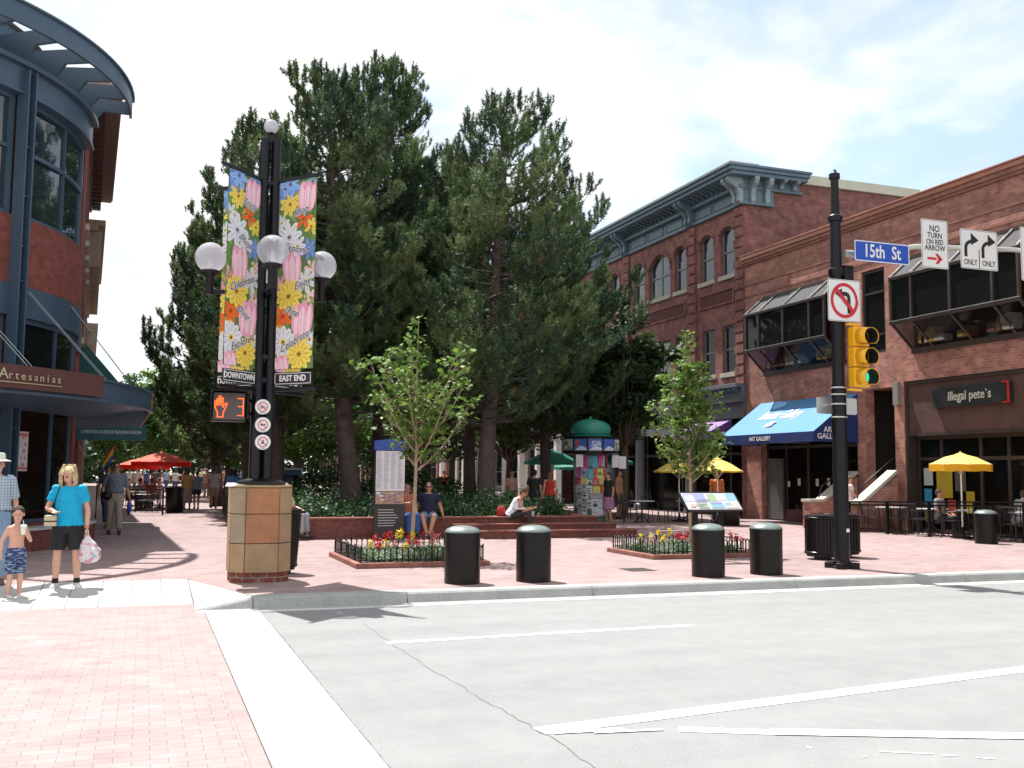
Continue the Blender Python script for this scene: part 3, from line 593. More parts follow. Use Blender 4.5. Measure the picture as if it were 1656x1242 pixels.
def bay(y1, spans):
    Xf = 20.38; zt, zb, zw, zu = 7.36, 6.05, 8.05, 5.28; ys = [y1]
    for s in spans: ys.append(ys[-1]-s)
    g = MB(); g.box((Xf+.02, ys[-1]+.02, zb), (Xf+.035, ys[0]-.02, zt)); o = g.build('bay_glass', GLASS, t)
    u = MB()
    u.add([(Xf+.03, ys[0], zb), (Xf+.03, ys[-1], zb), (XF, ys[-1], zu), (XF, ys[0], zu)], [(0, 1, 2, 3)])
    for ye in (ys[0], ys[-1]): u.add([(Xf+.03, ye, zb), (XF, ye, zu), (XF, ye, zw), (Xf+.03, ye, zt)], [(0, 1, 2, 3)])
    u.build('bay_lower_glass', GLASST, t)
    r = MB(); r.obox(((Xf+XF)/2, (ys[0]+ys[-1])/2, (zt+zw)/2), math.hypot(XF-Xf, zw-zt), ys[0]-ys[-1], .03, (XF-Xf, 0, zw-zt), (0, 1, 0), Vector((XF-Xf, 0, zw-zt)).cross(Vector((0, 1, 0)))); r.build('bay_roof', ROOFG, t)
    f = MB()
    for y in ys:
        f.bar((Xf, y, zb), (Xf, y, zt), .075, .075); f.bar((Xf, y, zb), (XF, y, zu), .06, .06); f.bar((Xf+.02, y, zt+.03), (XF, y, zw+.03), .05, .05)
    f.bar((Xf-.005, ys[0]+.04, zt), (Xf-.005, ys[-1]-.04, zt), .09, .08); f.bar((Xf-.005, ys[0]+.04, zb), (Xf-.005, ys[-1]-.04, zb), .09, .1)
    f.bar((XF-.03, ys[0]+.05, zu), (XF-.03, ys[-1]-.05, zu), .1, .16); f.bar((XF-.03, ys[0]+.05, zw+.02), (XF-.03, ys[-1]-.05, zw+.02), .1, .1)
    f.build('bay_frame', FRAME, t)
    s = MB(); s.bar((Xf-.055, ys[0]+.05, zt+.045), (Xf-.055, ys[-1]-.05, zt+.045), .02, .025); s.bar((Xf-.055, ys[0]+.05, zb+.05), (Xf-.055, ys[-1]-.05, zb+.05), .02, .02)
    for y in ys: s.bar((Xf-.03, y, zt+.07), (XF-.03, y, zw+.07), .035, .02)
    s.build('bay_trim', ALU, t)
    # seats and things seen through the sloped lower glass
    i = MB()
    for k in range(9): y = rb.uniform(ys[-1]+.3, ys[0]-.3); i.box((XF-.25, y, 5.45), (XF+.1, y+rb.uniform(.2, .5), 5.6+rb.uniform(0, .3)), k % 3)
    i.build('bay_contents', [M('bay_cloth_pale', (.4, .38, .35), .8), M('bay_box_brown', (.15, .07, .04), .8), M('bay_box_ochre', (.3, .2, .05), .8)], t)
bay(31.0, (.8, 1.45, 1.45, .78)); bay(23.45, (.83, 1.46, 1.46, .83)); bay(16.4, (.83, 1.46, 1.46, .73))
def winX(t, y0, y1, z0, z1, X, fm, gm, cols=1, rows=(.5,), name='window', rec=.12, fr=.06, arch=0, brick=None, sill=None):
    """window unit in the opening y0..y1, z0..z1 of a wall whose face is at X"""
    f = MB(); x0, x1 = X+rec, X+rec+.07
    f.box((x0, y0, z0), (x1, y0+fr, z1)); f.box((x0, y1-fr, z0), (x1, y1, z1)); f.box((x0, y0+fr, z0), (x1, y1-fr, z0+fr)); f.box((x0, y0+fr, z1-fr), (x1, y1-fr, z1))
    for c in range(1, cols): yy = y0+(y1-y0)*c/cols; f.box((x0+.003, yy-fr*.7, z0+fr), (x1-.003, yy+fr*.7, z1-fr))
    for r in rows: zz = z0+(z1-z0)*r; f.box((x0-.01, y0+fr, zz-.035), (x1-.006, y1-fr, zz+.035))
    o = f.build(name, fm, t)
    g = MB(); g.box((x0+.03, y0+fr*.5, z0+fr*.5), (x0+.045, y1-fr*.5, z1-fr*.5)); g.build('pane', gm, o)
    if arch and brick:
        n = 10; yc = (y0+y1)/2; hw = (y1-y0)/2; Rr = (hw*hw+arch*arch)/(2*arch); zc = z1-Rr
        A = lambda k: (yc+hw*(2*k/n-1), zc+math.sqrt(max(0, Rr*Rr-(hw*(2*k/n-1))**2)))
        for xx0, xx1, out in ((X-.001, X+rec+.09, 0),):
            bb = MB()
            for k in range(n):
                (ya, za), (yb, zb) = A(k), A(k+1); top = z1+.02
                bb.add([(xx0, ya, za), (xx0, yb, zb), (xx0, yb, top), (xx0, ya, top), (xx1, ya, za), (xx1, yb, zb), (xx1, yb, top), (xx1, ya, top)], [(0, 3, 2, 1), (0, 1, 5, 4), (4, 5, 6, 7), (2, 3, 7, 6)])
            bb.build('arch_infill', brick, o)
        bb = MB()
        for k in range(n):
            (ya, za), (yb, zb) = A(k), A(k+1); u = lambda y, z, d: (y+(y-yc)/Rr*d, z+(z-zc)/Rr*d)
            a0, a1, c0, c1 = u(ya, za, .04), u(yb, zb, .04), u(ya, za, .16), u(yb, zb, .16)
            bb.add([(X-.05, *a0), (X-.05, *a1), (X-.05, *c1), (X-.05, *c0), (X, *a0), (X, *a1), (X, *c1), (X, *c0)], [(0, 3, 2, 1), (0, 1, 5, 4), (2, 3, 7, 6), (1, 2, 6, 5), (0, 4, 7, 3)])
        for ye in (y0-.1, y1+.02): bb.box((X-.05, ye, z1-arch-.25), (X-.002, ye+.08, z1-arch+.12))
        bb.build('hood_mould', brick, o)
    if sill:
        s = MB(); s.box((X-.09, y0-.08, z0-.17), (X+rec, y1+.08, z0-.003)); s.build('sill', sill, o, bevel=.01)
    return o
winX(t, 24.65, 25.7, 5.4, 8.05, XF, FRAME, GLASS, rows=(.22, .72), rec=.05, fr=.09)
# storefronts
def shopfront(y0, y1, z1, ys, zt, X, base=.0, basem=None, glass=GLASST, dz=0):
    f = MB()
    for y in [y0+.04]+list(ys)+[y1-.04]: f.box((X-.05, y-.045, 0), (X+.05, y+.045, z1))
    f.box((X-.045, y0+.085, z1-.1), (X+.045, y1-.085, z1)); f.box((X-.04, y0+.085, zt-.05), (X+.04, y1-.085, zt+.05)); f.box((X-.042, y0+.085, 0), (X+.042, y1-.085, .1))
    o = f.build('shopfront', FRAME, t); g = MB(); g.box((X-.008, y0+.05, .1), (X+.008, y1-.05, z1-.05)); g.build('pane', glass, o)
    if base:
        s = MB(); s.box((X-.07, y0+.09, .0), (X-.05, y1-.09, base)); s.build('bulkhead', basem, o)
    return o
o = shopfront(26.08, 31.32, 3.85, (27.3, 28.9, 30.15), 2.6, XF+.28, .42, M('plum_bulkhead', (.10, .02, .035), .5))
b = MB(); b.box((XF+.12, 30.22, .05), (XF+.2, 31.15, 2.2)); b.build('door', M('grey_shop_door', (.09, .09, .085), .4), t)
b = MB()
for y, z, w_, h_ in ((29.3, 1.25, .16, .25), (28.3, 1.25, .16, .25), (27.7, 1.27, .16, .25), (27.35, .75, .2, .5), (29.9, 1.2, .14, .2), (26.7, 1.2, .16, .25)): b.box((XF+.2, y, z), (XF+.205, y+w_, z+h_))
b.build('window_notice', M('notice_paper', (.5, .5, .48), .7), t)
# gallery contents, and reflection boxes for the grill windows
GALC = [(.55, .08, .05), (.55, .42, .08), (.08, .2, .4), (.6, .5, .4), (.4, .18, .1)]
b = MB()
for k in range(16): y = rb.uniform(26.3, 31.0); z = rb.uniform(.7, 2.6); b.box((XF+4.4, y, z), (XF+4.45, y+rb.uniform(.3, .9), z+rb.uniform(.3, .7)), k % 5)
for k in range(34): y = rb.uniform(13, 23.2); z = rb.uniform(.3, 2.0); b.box((XF+rb.uniform(1.2, 3), y, z*0+.04), (XF+3.2, y+rb.uniform(.2, .6), z+.4), k % 5)  # coloured boxes added inside to imitate warm reflections on the grill windows
b.build('shop_contents', [M('shop_item_and_reflection_%d' % i, c, .7) for i, c in enumerate(GALC)], t)
# grill fascia and front
b = MB(); b.box((XF+.10, 11.5, 2.86), (XF+.30, 23.95, 4.42)); b.build('fascia', BROWN, t)
b = MB(); b.box((XF+.04, 11.5, 4.32), (XF+.1, 23.95, 4.42)); b.box((XF+.04, 23.85, 0), (XF+.35, 23.95, 4.32)); b.box((XF+.05, 11.5, 2.78), (XF+.32, 23.85, 2.86)); b.build('fascia_trim', FRAME, t)
shopfront(11.6, 23.84, 2.78, (14, 15.6, 17.4, 18.6, 19.55, 20.5, 21.45, 22.9), 2.12, XF+.42)
b = MB()
for y, z, w_, h_, m in ((23.25, 1.35, .35, .5, 0), (23.3, .75, .3, .5, 1), (22.5, 1.0, .6, .8, 2), (22.0, 1.2, .4, .6, 3), (23.3, .3, .3, .4, 2), (22.4, .5, .3, .45, 4), (21.7, .6, .3, .6, 2)): b.box((XF+.36, y, z), (XF+.366, y+w_, z+h_), m)
b.build('poster', [M('poster_pale', (.4, .42, .42), .6), M('poster_blue', (.03, .22, .40), .6), M('poster_yellow', (.4, .27, .02), .6), M('poster_dark', (.08, .07, .06), .6), M('poster_red', (.4, .06, .03), .6)], t)
# sconces and house numbers
for y in (24.15,):
    b = MB(); b.box((XF-.14, y-.11, 3.72), (XF-.002, y+.11, 4.42)); b.build('wall_lamp', M('sconce_grey', (.22, .21, .19), .4), t, bevel=.01)
# grill sign
q0, q1 = onX(1505, 620, 21.12), onX(1626, 640, 21.12)
t2 = thing('shop_sign', (21.15, q1.y, 3.5), 'long black shop sign reading illegal pete\'s on the brown fascia', 'sign')
zt_, zb_ = 4.12, 3.56
b = MB(); b.box((21.16, q1.y-.1, zb_), (21.295, q0.y, zt_)); b.build('board', M('sign_slate', (.018, .022, .024), .5, var=.2), t2, bevel=.01)
text("illegal pete`s", .36, M('sign_cream', (.55, .55, .48), .5), t2, (21.15, (q0.y+q1.y)/2-.05, (zt_+zb_)/2), X=(0, -1, 0), ext=.006, bold=.002, sx=.86)
b = MB(); b.box((21.12, q1.y-.1, zb_), (21.155, q1.y-.06, zt_)); b.box((21.12, q1.y-.06, zt_-.03), (21.155, q1.y+.12, zt_)); b.box((21.12, q1.y-.06, zb_), (21.155, q1.y+.12, zb_+.03)); b.build('red_bracket', M('sign_red_tube', (.6, .03, .02), .4), t2)
# blue awning
AB = M('awning_sky_blue', (.11, .29, .56), .75, var=.06, trans=.15); AN = M('awning_navy', (.012, .03, .14), .75, trans=.1)
def awning(name, y0, y1, Xw, Xo, zw, zo, zv, lb, mt, mv, grp=None):
    t2 = thing(name, (Xw, (y0+y1)/2, zv), lb, 'awning', grp)
    b = MB(); b.add([(Xw, y0, zw), (Xw, y1, zw), (Xo, y1, zo), (Xo, y0, zo)], [(0, 1, 2, 3)]); c = b.build('canopy', mt, t2); sm = c.modifiers.new('t', 'SOLIDIFY'); sm.thickness = .01
    b = MB(); b.add([(Xo-.004, y0, zo+.002), (Xo-.004, y1, zo+.002), (Xo-.004, y1, zv), (Xo-.004, y0, zv)], [(0, 1, 2, 3)]); c = b.build('valance', mv, t2); sm = c.modifiers.new('t', 'SOLIDIFY'); sm.thickness = .006
    for ye in (y0-.003, y1+.003): b = MB(); b.add([(Xo, ye, zv), (Xo, ye, zo), (Xw, ye, zw), (Xw, ye, zv)], [(0, 1, 2, 3)]); b.build('side_panel', mv, t2)
    b = MB()
    for ye in (y0+.03, (y0+y1)/2, y1-.03): b.bar((Xo+.03, ye, zv+.04), (Xw, ye, zv+.04), .03, .03); b.bar((Xo+.03, ye, zo-.03), (Xw, ye, zw-.05), .03, .03)
    b.build('awning_frame', ALU, t2); return t2
t2 = awning('shop_awning', 26.0, 31.3, 21.19, 19.5, 4.22, 2.98, 2.66, 'big sky blue awning with navy valance over the gallery shop front', AB, AN)
sl_ = Vector((21.19-19.5, 0, 4.22-2.98)).normalized(); nn = Vector((0, -1, 0)).cross(sl_)
text('Boulder Gallery', .72, WHITE, t2, Vector((20.42, 29.0, 3.655))+nn*.012, X=(0, -1, 0), Y=sl_, ext=.002, shear=.45, bold=.006, sx=.50)
text('artists', .50, M('awning_pink', (.7, .4, .45), .6), t2, Vector((19.95, 29.1, 3.31))+nn*.010, X=(0, -.97, .12), Y=sl_, ext=.001, shear=.4, bold=.03, sx=.6)
text('artists', .50, WHITE, t2, Vector((19.95, 29.1, 3.31))+nn*.014, X=(0, -.97, .12), Y=sl_, ext=.001, shear=.4, bold=.008, sx=.6)
text('ART GALLERY', .20, WHITE, t2, (19.485, 28.9, 2.82), X=(0, -1, 0), ext=.001, bold=.003)
for s_, z in (('ART', 3.04), ('GALLERY', 2.83)): text(s_, .24, WHITE, t2, (20.1 if s_ == 'ART' else 20.12, 25.985, z), X=(1, 0, 0), ext=.001, bold=.003)
# entrance stair with brick cheek walls
t2 = thing('entrance_stair', (20.4, 25, 0), 'brick entrance stair with sloping pale stone caps beside the grill', 'stair')
qa, qb = onY(1392, 812, 24.05), onY(1446, 762, 24.05)
for y0, ff in ((23.98, 1), (25.75, .55)):
    b = MB(); x0 = qa.x-.5; za = .84; x1 = qa.x; x2 = qb.x; z2 = qb.z
    b.prism([(x0, 0), (x2+.05, 0), (x2+.05, z2-.12 if ff == 1 else 1.6), (x1, za-.05), (x0, za-.05)], (0, y0+.36, 0), (1, 0, 0), (0, 0, 1), .36); b.build('cheek_wall', BR_WALL, t2)
    z2_ = z2 if ff == 1 else 1.72
    b = MB(); b.bar((x0-.04, y0+.18, za), (x1, y0+.18, za), .44, .09); b.bar((x1, y0+.18, za), (x2+.05, y0+.18, z2_), .44, .09); b.build('stone_cap', STONE, t2, bevel=.01)
    b = MB(); b.tube([(x1-.1, y0+.1, za+.1), (x1, y0+.1, za+.42), (x2-.02, y0+.1, z2_+.36), (x2+.1, y0+.1, z2_+.36)], .022, 8); b.build('handrail', BLACK, t2)
b = MB()
for k in range(7): b.box((20.0+k*.28, 24.36, k*.17), (20.0+(k+1)*.28+.02, 25.7, (k+1)*.17))
b.build('step', CONC, t2)
b = MB(); b.box((22.9, 24.36, 1.19), (23, 25.7, 4.2)); b.box((21.55, 24.3, 4.3), (23, 25.7, 4.4)); b.build('stairwell_wall', BR_OLD, t2)
# ---- three-storey brick building
t = thing('brick_building', (21.2, 39, 0), 'three-storey old red brick building with heavy blue-grey bracketed cornice', 'building')
Y0, Y1 = 32.3, 51.9; X0 = 21.22
TOPW = [(32.95, 34.0, .26), (34.5, 35.55, .26), (36.65, 37.65, .26), (38.05, 40.0, .55), (40.45, 41.5, .26), (43.0, 44.0, .26), (44.5, 46.3, .5), (46.8, 47.8, .26), (49, 50, .26)]
LOWW = [(32.95, 33.92), (34.45, 35.42), (36.7, 37.65), (38.1, 39.95), (40.5, 41.45), (43.0, 44.0), (44.5, 46.3), (46.8, 47.8)]
HO = [(a, c, 9.40, 11.3) for a, c, _ in TOPW]+[(a, c, 5.55, 7.42) for a, c in LOWW]+[(32.65, 51.6, 0, 4.6)]
b = MB(); wallX(b, X0, X0+.4, Y0, Y1, 0, 13.0, HO); b.box((X0+.4, Y0, 0), (X0+13.6, Y0+.4, 13.0)); b.box((X0+.4, Y1-.4, 0), (X0+13.6, Y1, 13)); b.build('brick_wall', BR_OLD, t)
b = MB(); b.box((X0+.4, Y0+.4, 12.6), (X0+13.6, Y1-.4, 12.8)); b.build('roof', MATS['roof_felt'], t)
for a, c, ar in TOPW: winX(t, a, c, 9.40, 11.3, X0, FRAMEG, GLASSM, cols=2 if c-a > 1.5 else 1, rows=(.5,), arch=ar, brick=BR_OLD, sill=STONE, fr=.08)
for a, c in LOWW: winX(t, a, c, 5.55, 7.42, X0, FRAMEG, GLASSM if a > 38 else GLASS, cols=2 if c-a > 1.5 else 1, rows=(.5,), sill=STONE, fr=.08)
b = MB()
for yp in (32.3, 35.85, 41.9, 48.2):   # quoined pilasters
    b.box((X0-.06, yp+.02, 4.9), (X0-.002, yp+.5, 11.9))
    for k in range(17): z = 5.0+k*.41; b.box((X0-.11, yp-.0, z), (X0-.062, yp+.52+(.1 if k % 2 else 0), z+.3))
for ya, yb in ((33.0, 35.6), (36.7, 41.6), (42.6, 48)):
    b.box((X0-.05, ya, 8.82), (X0-.002, yb, 8.9)); b.box((X0-.05, ya, 8.28), (X0-.002, yb, 8.36)); b.box((X0-.05, ya, 8.36), (X0-.002, ya+.09, 8.82)); b.box((X0-.05, yb-.09, 8.36), (X0-.002, yb, 8.82))
b.build('quoin_and_panel', BR_OLD, t)
b = MB()
for ya, yb in ((33.0, 35.6), (36.7, 41.6), (42.6, 48)): b.box((X0-.012, ya+.09, 8.36), (X0-.003, yb-.09, 8.82))
b.build('dark_panel', M('dark_red_panel', (.09, .02, .02), .8), t)
# cornice
b = MB(); zc = 11.92
b.box((X0-.14, Y0-.14, zc), (X0, Y1, zc+.12)); b.box((X0-.08, Y0-.08, zc+.12), (X0, Y1, zc+.62)); b.box((X0-.30, Y0-.16, zc+.62), (X0, Y1, zc+.74))
b.box((X0-.85, Y0-.5, zc+1.02), (X0+.1, Y1, zc+1.16)); b.box((X0-.95, Y0-.58, zc+1.163), (X0+.1, Y1, zc+1.30)); b.box((X0-1.03, Y0-.64, zc+1.303), (X0+.1, Y1, zc+1.40)); b.box((X0-.2, Y0-.1, zc+.743), (X0, Y1, zc+1.018))
for x1, z0, z1, o_ in ((X0+1.3, zc, zc+.12, .14), (X0+1.3, zc+.12, zc+1.018, .08), (X0+2.6, zc+.62, zc+.74, .12)): b.box((X0+.002, Y0-o_, z0), (x1, Y0-.002, z1))
b.box((X0+.102, Y0-.5, zc+1.02), (X0+2.6, Y0-.002, zc+1.16)); b.box((X0+.102, Y0-.58, zc+1.163), (X0+2.65, Y0-.002, zc+1.30)); b.box((X0+.102, Y0-.64, zc+1.303), (X0+2.7, Y0-.002, zc+1.40)); b.box((X0+1.3, Y0-.08, zc+.743), (X0+2.5, Y0-.002, zc+1.018))
for ya, yb in ((33.0, 34.4), (34.5, 35.9), (36.8, 38.3), (38.5, 40.0), (40.2, 41.7), (42.9, 45), (45.3, 47.5)):
    for z in (zc+.18, zc+.52): b.box((X0-.115, ya, z), (X0-.083, yb, z+.05))
    b.box((X0-.115, ya, zc+.23), (X0-.083, ya+.06, zc+.52)); b.box((X0-.115, yb-.06, zc+.23), (X0-.083, yb, zc+.52))
b.build('cornice', SLATE, t, bevel=.012)
def bracket(b, y, w_, d, z0, z1, alongX=None):
    h = z1-z0; pr = [(0, 0), (.12*d, 0), (.30*d, .12*h), (.25*d, .35*h), (.42*d, .6*h), (.85*d, .75*h), (d, .88*h), (d, h), (0, h)]
    if alongX is None: b.prism([(-p, q) for p, q in pr], (X0-.1, y-w_/2, z0), (1, 0, 0), (0, 0, 1), -w_)
    else: b.prism([(-p, q) for p, q in pr], (alongX-w_/2, Y0-.1, z0), (0, 1, 0), (0, 0, 1), w_)
MODB = M('pale_blue_bracket', (.24, .30, .33), .5, var=.1)
for y in (32.45, 36.15, 42.2, 48.4):
    for dy in (-.17, .17): b = MB(); bracket(b, y+dy, .2, .68, zc+.02, zc+1.02); b.build('large_bracket', MODB if y < 33 else SLATE, t, bevel=.01)
b = MB(); y = 33.1
while y < 51.5:
    if all(abs(y-q) > .45 for q in (36.15, 42.2, 48.4)): bracket(b, y, .13, .55, zc+.745, zc+1.02)
    y += .36
b.build('modillion_row', SLATE, t)
for x in (X0+.3, X0+.95): b = MB(); bracket(b, 0, .2, .40, zc+.02, zc+1.02, alongX=x); b.build('large_bracket', MODB, t, bevel=.01)
for x in (X0+1.6, X0+2.2): b = MB(); bracket(b, 0, .15, .4, zc+.70, zc+1.02, alongX=x); b.build('modillion', MODB, t)
b = MB(); b.box((X0-1.0, Y0-.6, zc+1.403), (X0+.3, Y1, zc+1.46)); b.box((X0+.3, Y0-.12, 13.0), (X0+8.4, Y0+.45, 13.38)); b.box((X0+8.4, Y0-.12, 12.8), (X0+13.6, Y0+.45, 13.15)); b.build('coping', CREAM, t, bevel=.01)
# ground floor : grey columns, scalloped shop cornice, glass, purple awning
b = MB(); b.box((X0-.35, Y0+.0, 4.35), (X0-.002, 36.4, 4.45)); b.box((X0-.45, Y0, 4.9), (X0-.002, 36.4, 5.05)); b.box((X0-.2, Y0, 4.45), (X0-.002, 36.4, 4.9)); b.box((X0-.12, Y0+.02, 3.75), (X0-.002, 36.4, 4.35))
b.box((X0-.12, 36.42, 4.0), (X0-.002, Y1, 4.7)); b.build('shop_cornice', COLG, t, bevel=.01)
b = MB(); y = Y0+.3
while y < 36.2: bracket(b, y, .12, .3, 4.47, 4.89); y += .33
b.build('scallop', SLATE, t)
cols = [36.5, 41.0, 44.0, 47.2, 50.4]
for y in cols: b = MB(); b.lathe([(.3, 0), (.3, .25), (.23, .3), (.21, 3.3), (.28, 3.4), (.28, 3.6)], (X0+.05, y, 0), 14); b.build('column', COLG, t)
b = MB(); b.box((X0-.05, 36.5, 3.3), (X0+.3, Y1-.3, 3.62)); b.build('lintel_beam', COLG, t)
b = MB()
for y in (32.7, 34.0, 35.3, 36.6, 39.2, 42.5, 45.5, 48.5): b.box((X0+1.2, y-.05, 0), (X0+1.28, y+.05, 4.4))
b.box((X0+1.19, 32.7, 2.4), (X0+1.29, 51, 2.5)); b.build('shopfront', FRAME, t)
b = MB(); b.box((X0+1.23, 32.7, .1), (X0+1.24, 51.5, 4.4)); b.build('shop_glass', GLASST, t)
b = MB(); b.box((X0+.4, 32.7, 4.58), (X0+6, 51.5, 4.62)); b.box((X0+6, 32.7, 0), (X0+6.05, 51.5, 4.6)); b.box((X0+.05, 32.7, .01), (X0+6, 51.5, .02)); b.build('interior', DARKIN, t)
b = MB()
for k in range(12): y = rb.uniform(33, 41); z = rb.uniform(.8, 1.8); b.box((X0+1.6, y, .03), (X0+1.9, y+rb.uniform(.2, .5), z), k % 3)
b.build('shop_contents', [M('goods_orange', (.4, .12, .03), .7), M('goods_brown', (.2, .1, .05), .7), M('goods_pale', (.3, .25, .2), .7)], t)
text('OPEN', .16, M('green_neon', (.02, .8, .1), .5, var=0, emit=((.02, 1, .08), 2.5)), t, (X0+1.1, 33.6, 2.55), X=(0, -1, 0), ext=.01, bold=.006)
awning('purple_awning', 33.1, 35.9, X0-.13, X0-1.15, 3.72, 3.22, 2.95, 'small lilac purple awning left of the big blue awning', M('awning_lilac', (.34, .20, .46), .7, trans=.2), M('awning_plum', (.12, .05, .22), .7))
# ---- pale arcade building further along on the right, behind the trees
def row_house(name, Xf, y0, y1, h, wallm, lb, side=1, floors=2, win=1.1, trim=STONE, sk=0.0, pitch=2.3, corn=None, glass=GLASS):
    """facade on the line X = Xf + sk*(y-y0); side=+1 building lies to the right"""
    t = thing(name, (Xf, (y0+y1)/2, 0), lb, 'building'); fl = (h-.8)/floors; n = max(2, int((y1-y0)/pitch)); dyw = (y1-y0)/n
    sh = lambda b: setattr(b, 'v', [(x+sk*(y-y0), y, z) for x, y, z in b.v])
    holes = []; W_ = []
    for f in range(floors):
        for k in range(n):
            yc = y0+(k+.5)*dyw; z0 = f*fl+(.35 if f == 0 else .95); z1 = f*fl+fl-(.7 if f == 0 else .55); ww = dyw*.42 if f == 0 else win/2
            holes.append((yc-ww, yc+ww, z0, z1)); W_.append((yc-ww, yc+ww, z0, z1, f))
    b = MB(); xs = (Xf, Xf+.35*side); wallX(b, min(xs), max(xs), y0, y1, 0, h, holes)
    b.box((Xf+.35*side, y0, 0), (Xf+12*side, y0+.3, h)); b.box((Xf+.35*side, y1-.3, 0), (Xf+12*side, y1, h)); b.box((Xf+.35*side, y0+.3, h-.5), (Xf+12*side, y1-.3, h-.35)); sh(b); b.build('wall', wallm, t)
    for a, c, z0, z1, f in W_:
        b = MB(); x = Xf+.14*side; fr = .07
        b.box((x, a, z0), (x+.06*side, a+fr, z1)); b.box((x, c-fr, z0), (x+.06*side, c, z1)); b.box((x, a+fr, z0), (x+.06*side, c-fr, z0+fr)); b.box((x, a+fr, z1-fr), (x+.06*side, c-fr, z1)); b.box((x+.004*side, a+fr, (z0+z1)/2-.03), (x+.05*side, c-fr, (z0+z1)/2+.03)); sh(b); o = b.build('window', FRAMEG, t)
        b = MB(); b.box((x+.03*side, a+.03, z0+.03), (x+.04*side, c-.03, z1-.03)); sh(b); b.build('pane', glass, o)
        if f: b = MB(); b.box((Xf-.08*side, a-.08, z0-.15), (Xf+.12*side, c+.08, z0-.003)); b.box((Xf-.05*side, a-.06, z1+.003), (Xf+.1*side, c+.06, z1+.16)); sh(b); b.build('sill_and_lintel', trim, o)
    ov, ch = corn or (.45, .6)
    b = MB(); b.box((Xf-ov*side, y0, h), (Xf+.5*side, y1, h+.18)); b.box((Xf-ov*.6*side, y0, h-.2), (Xf-.002*side, y1, h-.003)); b.box((Xf-.1*side, y0, h-ch), (Xf-.002*side, y1, h-ch+.12)); sh(b); b.build('cornice', trim, t)
    b = MB(); y = y0+.15
    while y < y1-.15: b.box((Xf-ov*.8*side, y, h-ch+.12), (Xf-.003*side, y+.14, h-.203)); y += .42
    sh(b); b.build('corbel_row', trim, t)
    b = MB(); b.box((Xf-.15*side, y0+.1, fl-.55), (Xf-.002*side, y1-.1, fl-.1)); sh(b); b.build('shop_fascia', COLG, t)
    return t
PALE = M('pale_render', (.46, .43, .36), .85, var=.1, vs=.5); TANB = brickmat('tan_brick', (.34, .22, .15), (.27, .17, .12), (.3, .25, .2), patch=.2); 
row_house('arcade_building', 21.3, 52.1, 70, 8.2, PALE, 'pale two-storey building glimpsed between the pine trunks', 1, 2, 1.2, pitch=3)
row_house('terrace_building', 21.3, 70.1, 92, 9.6, BR_OLD, 'distant red brick building beyond the pale one on the right', 1, 2, 1.1)
row_house('terrace_building', 21.3, 92.1, 130, 8.5, TANB, 'farthest tan brick building on the right side of the mall', 1, 2, 1.1)
t = thing('white_colonnade', (19.4, 56, 0), 'white slatted colonnade posts seen behind the planter shrubs', 'colonnade')
for k in range(9): b = MB(); b.box((19.4, 46.5+k*2.6, 0), (19.7, 46.8+k*2.6, 3.3)); b.build('post', WHITE, t)
b = MB(); b.box((19.35, 46.3, 3.3), (19.75, 68, 3.7)); b.build('beam', WHITE, t)
# ---- left row beyond the corner building
fx = lambda y: -.3-.0485*y
t = thing('dentil_building', (fx(30), 32, 0), 'narrow brick building with deep tan soffit and dark dentil blocks behind the round corner', 'building')
DK = -.0485; YA, YB = 26.25, 37.6; xa = fx(YA)
def shA(b): b.v = [(x+DK*(y-YA), y, z) for x, y, z in b.v]; return b
SOF = M('brown_soffit', (.16, .10, .085), .7)
b = MB(); wallX(b, xa-.35, xa, YA, YB, 0, 11.0, [(27, 31, 0, 2.9), (31.8, 36.6, 0, 3)]+[(27.2+k*2, 28.3+k*2, z, z+2) for k in range(5) for z in (4.9, 7.8)]); b.box((xa-12, YA, 0), (xa-.35, YA+.3, 11.0)); b.box((xa-12, YB-.3, 0), (xa-.35, YB, 11.0)); b.box((xa-12, YA+.3, 10.7), (xa-.35, YB-.3, 10.8)); shA(b).build('brick_wall', BR_LEFT, t)
for k in range(5):
    for z in (4.9, 7.8):
        b = MB(); y0 = 27.2+2*k; b.box((xa-.2, y0, z), (xa-.14, y0+.07, z+2)); b.box((xa-.2, y0+1.03, z), (xa-.14, y0+1.1, z+2)); b.box((xa-.2, y0+.07, z+.96), (xa-.14, y0+1.03, z+1.03)); o = shA(b).build('window', FRAMEG, t)
        b = MB(); b.box((xa-.18, y0, z), (xa-.17, y0+1.1, z+2)); shA(b).build('pane', GLASS, o)
        b = MB(); b.box((xa-.1, y0-.1, z-.16), (xa+.1, y0+1.2, z-.003)); shA(b).build('sill', STONE, o)
b = MB(); b.box((xa-.3, YA, 11.003), (xa+.70, YB, 11.06)); b.box((xa+.002, YA, 10.6), (xa+.08, YB, 11.0)); shA(b).build('soffit', SOF, t)
b = MB(); b.box((xa-.3, YA, 11.063), (xa+.74, YB, 11.22)); shA(b).build('cornice', M('cornice_tan', (.33, .22, .17), .7), t, bevel=.01)
b = MB()
for k in range(22): y = YA+.2+k*.52; b.box((xa+.082, y, 10.70), (xa+.36, y+.3, 11.0))
shA(b).build('dentil_row', M('dentil_dark', (.055, .025, .02), .7), t)
b = MB(); b.box((xa-.3, YA+.5, .05), (xa-.28, YB-.5, 2.9)); shA(b).build('shop_glass', GLASST, t)
b = MB()
for y in (27, 28.3, 29.6, 31, 31.8, 33.4, 35, 36.5): b.box((xa-.3, y-.05, 0), (xa-.1, y+.05, 2.95))
b.box((xa-.28, 26.9, 2.4), (xa-.12, 36.6, 2.5)); shA(b).build('shopfront', BLUED, t)
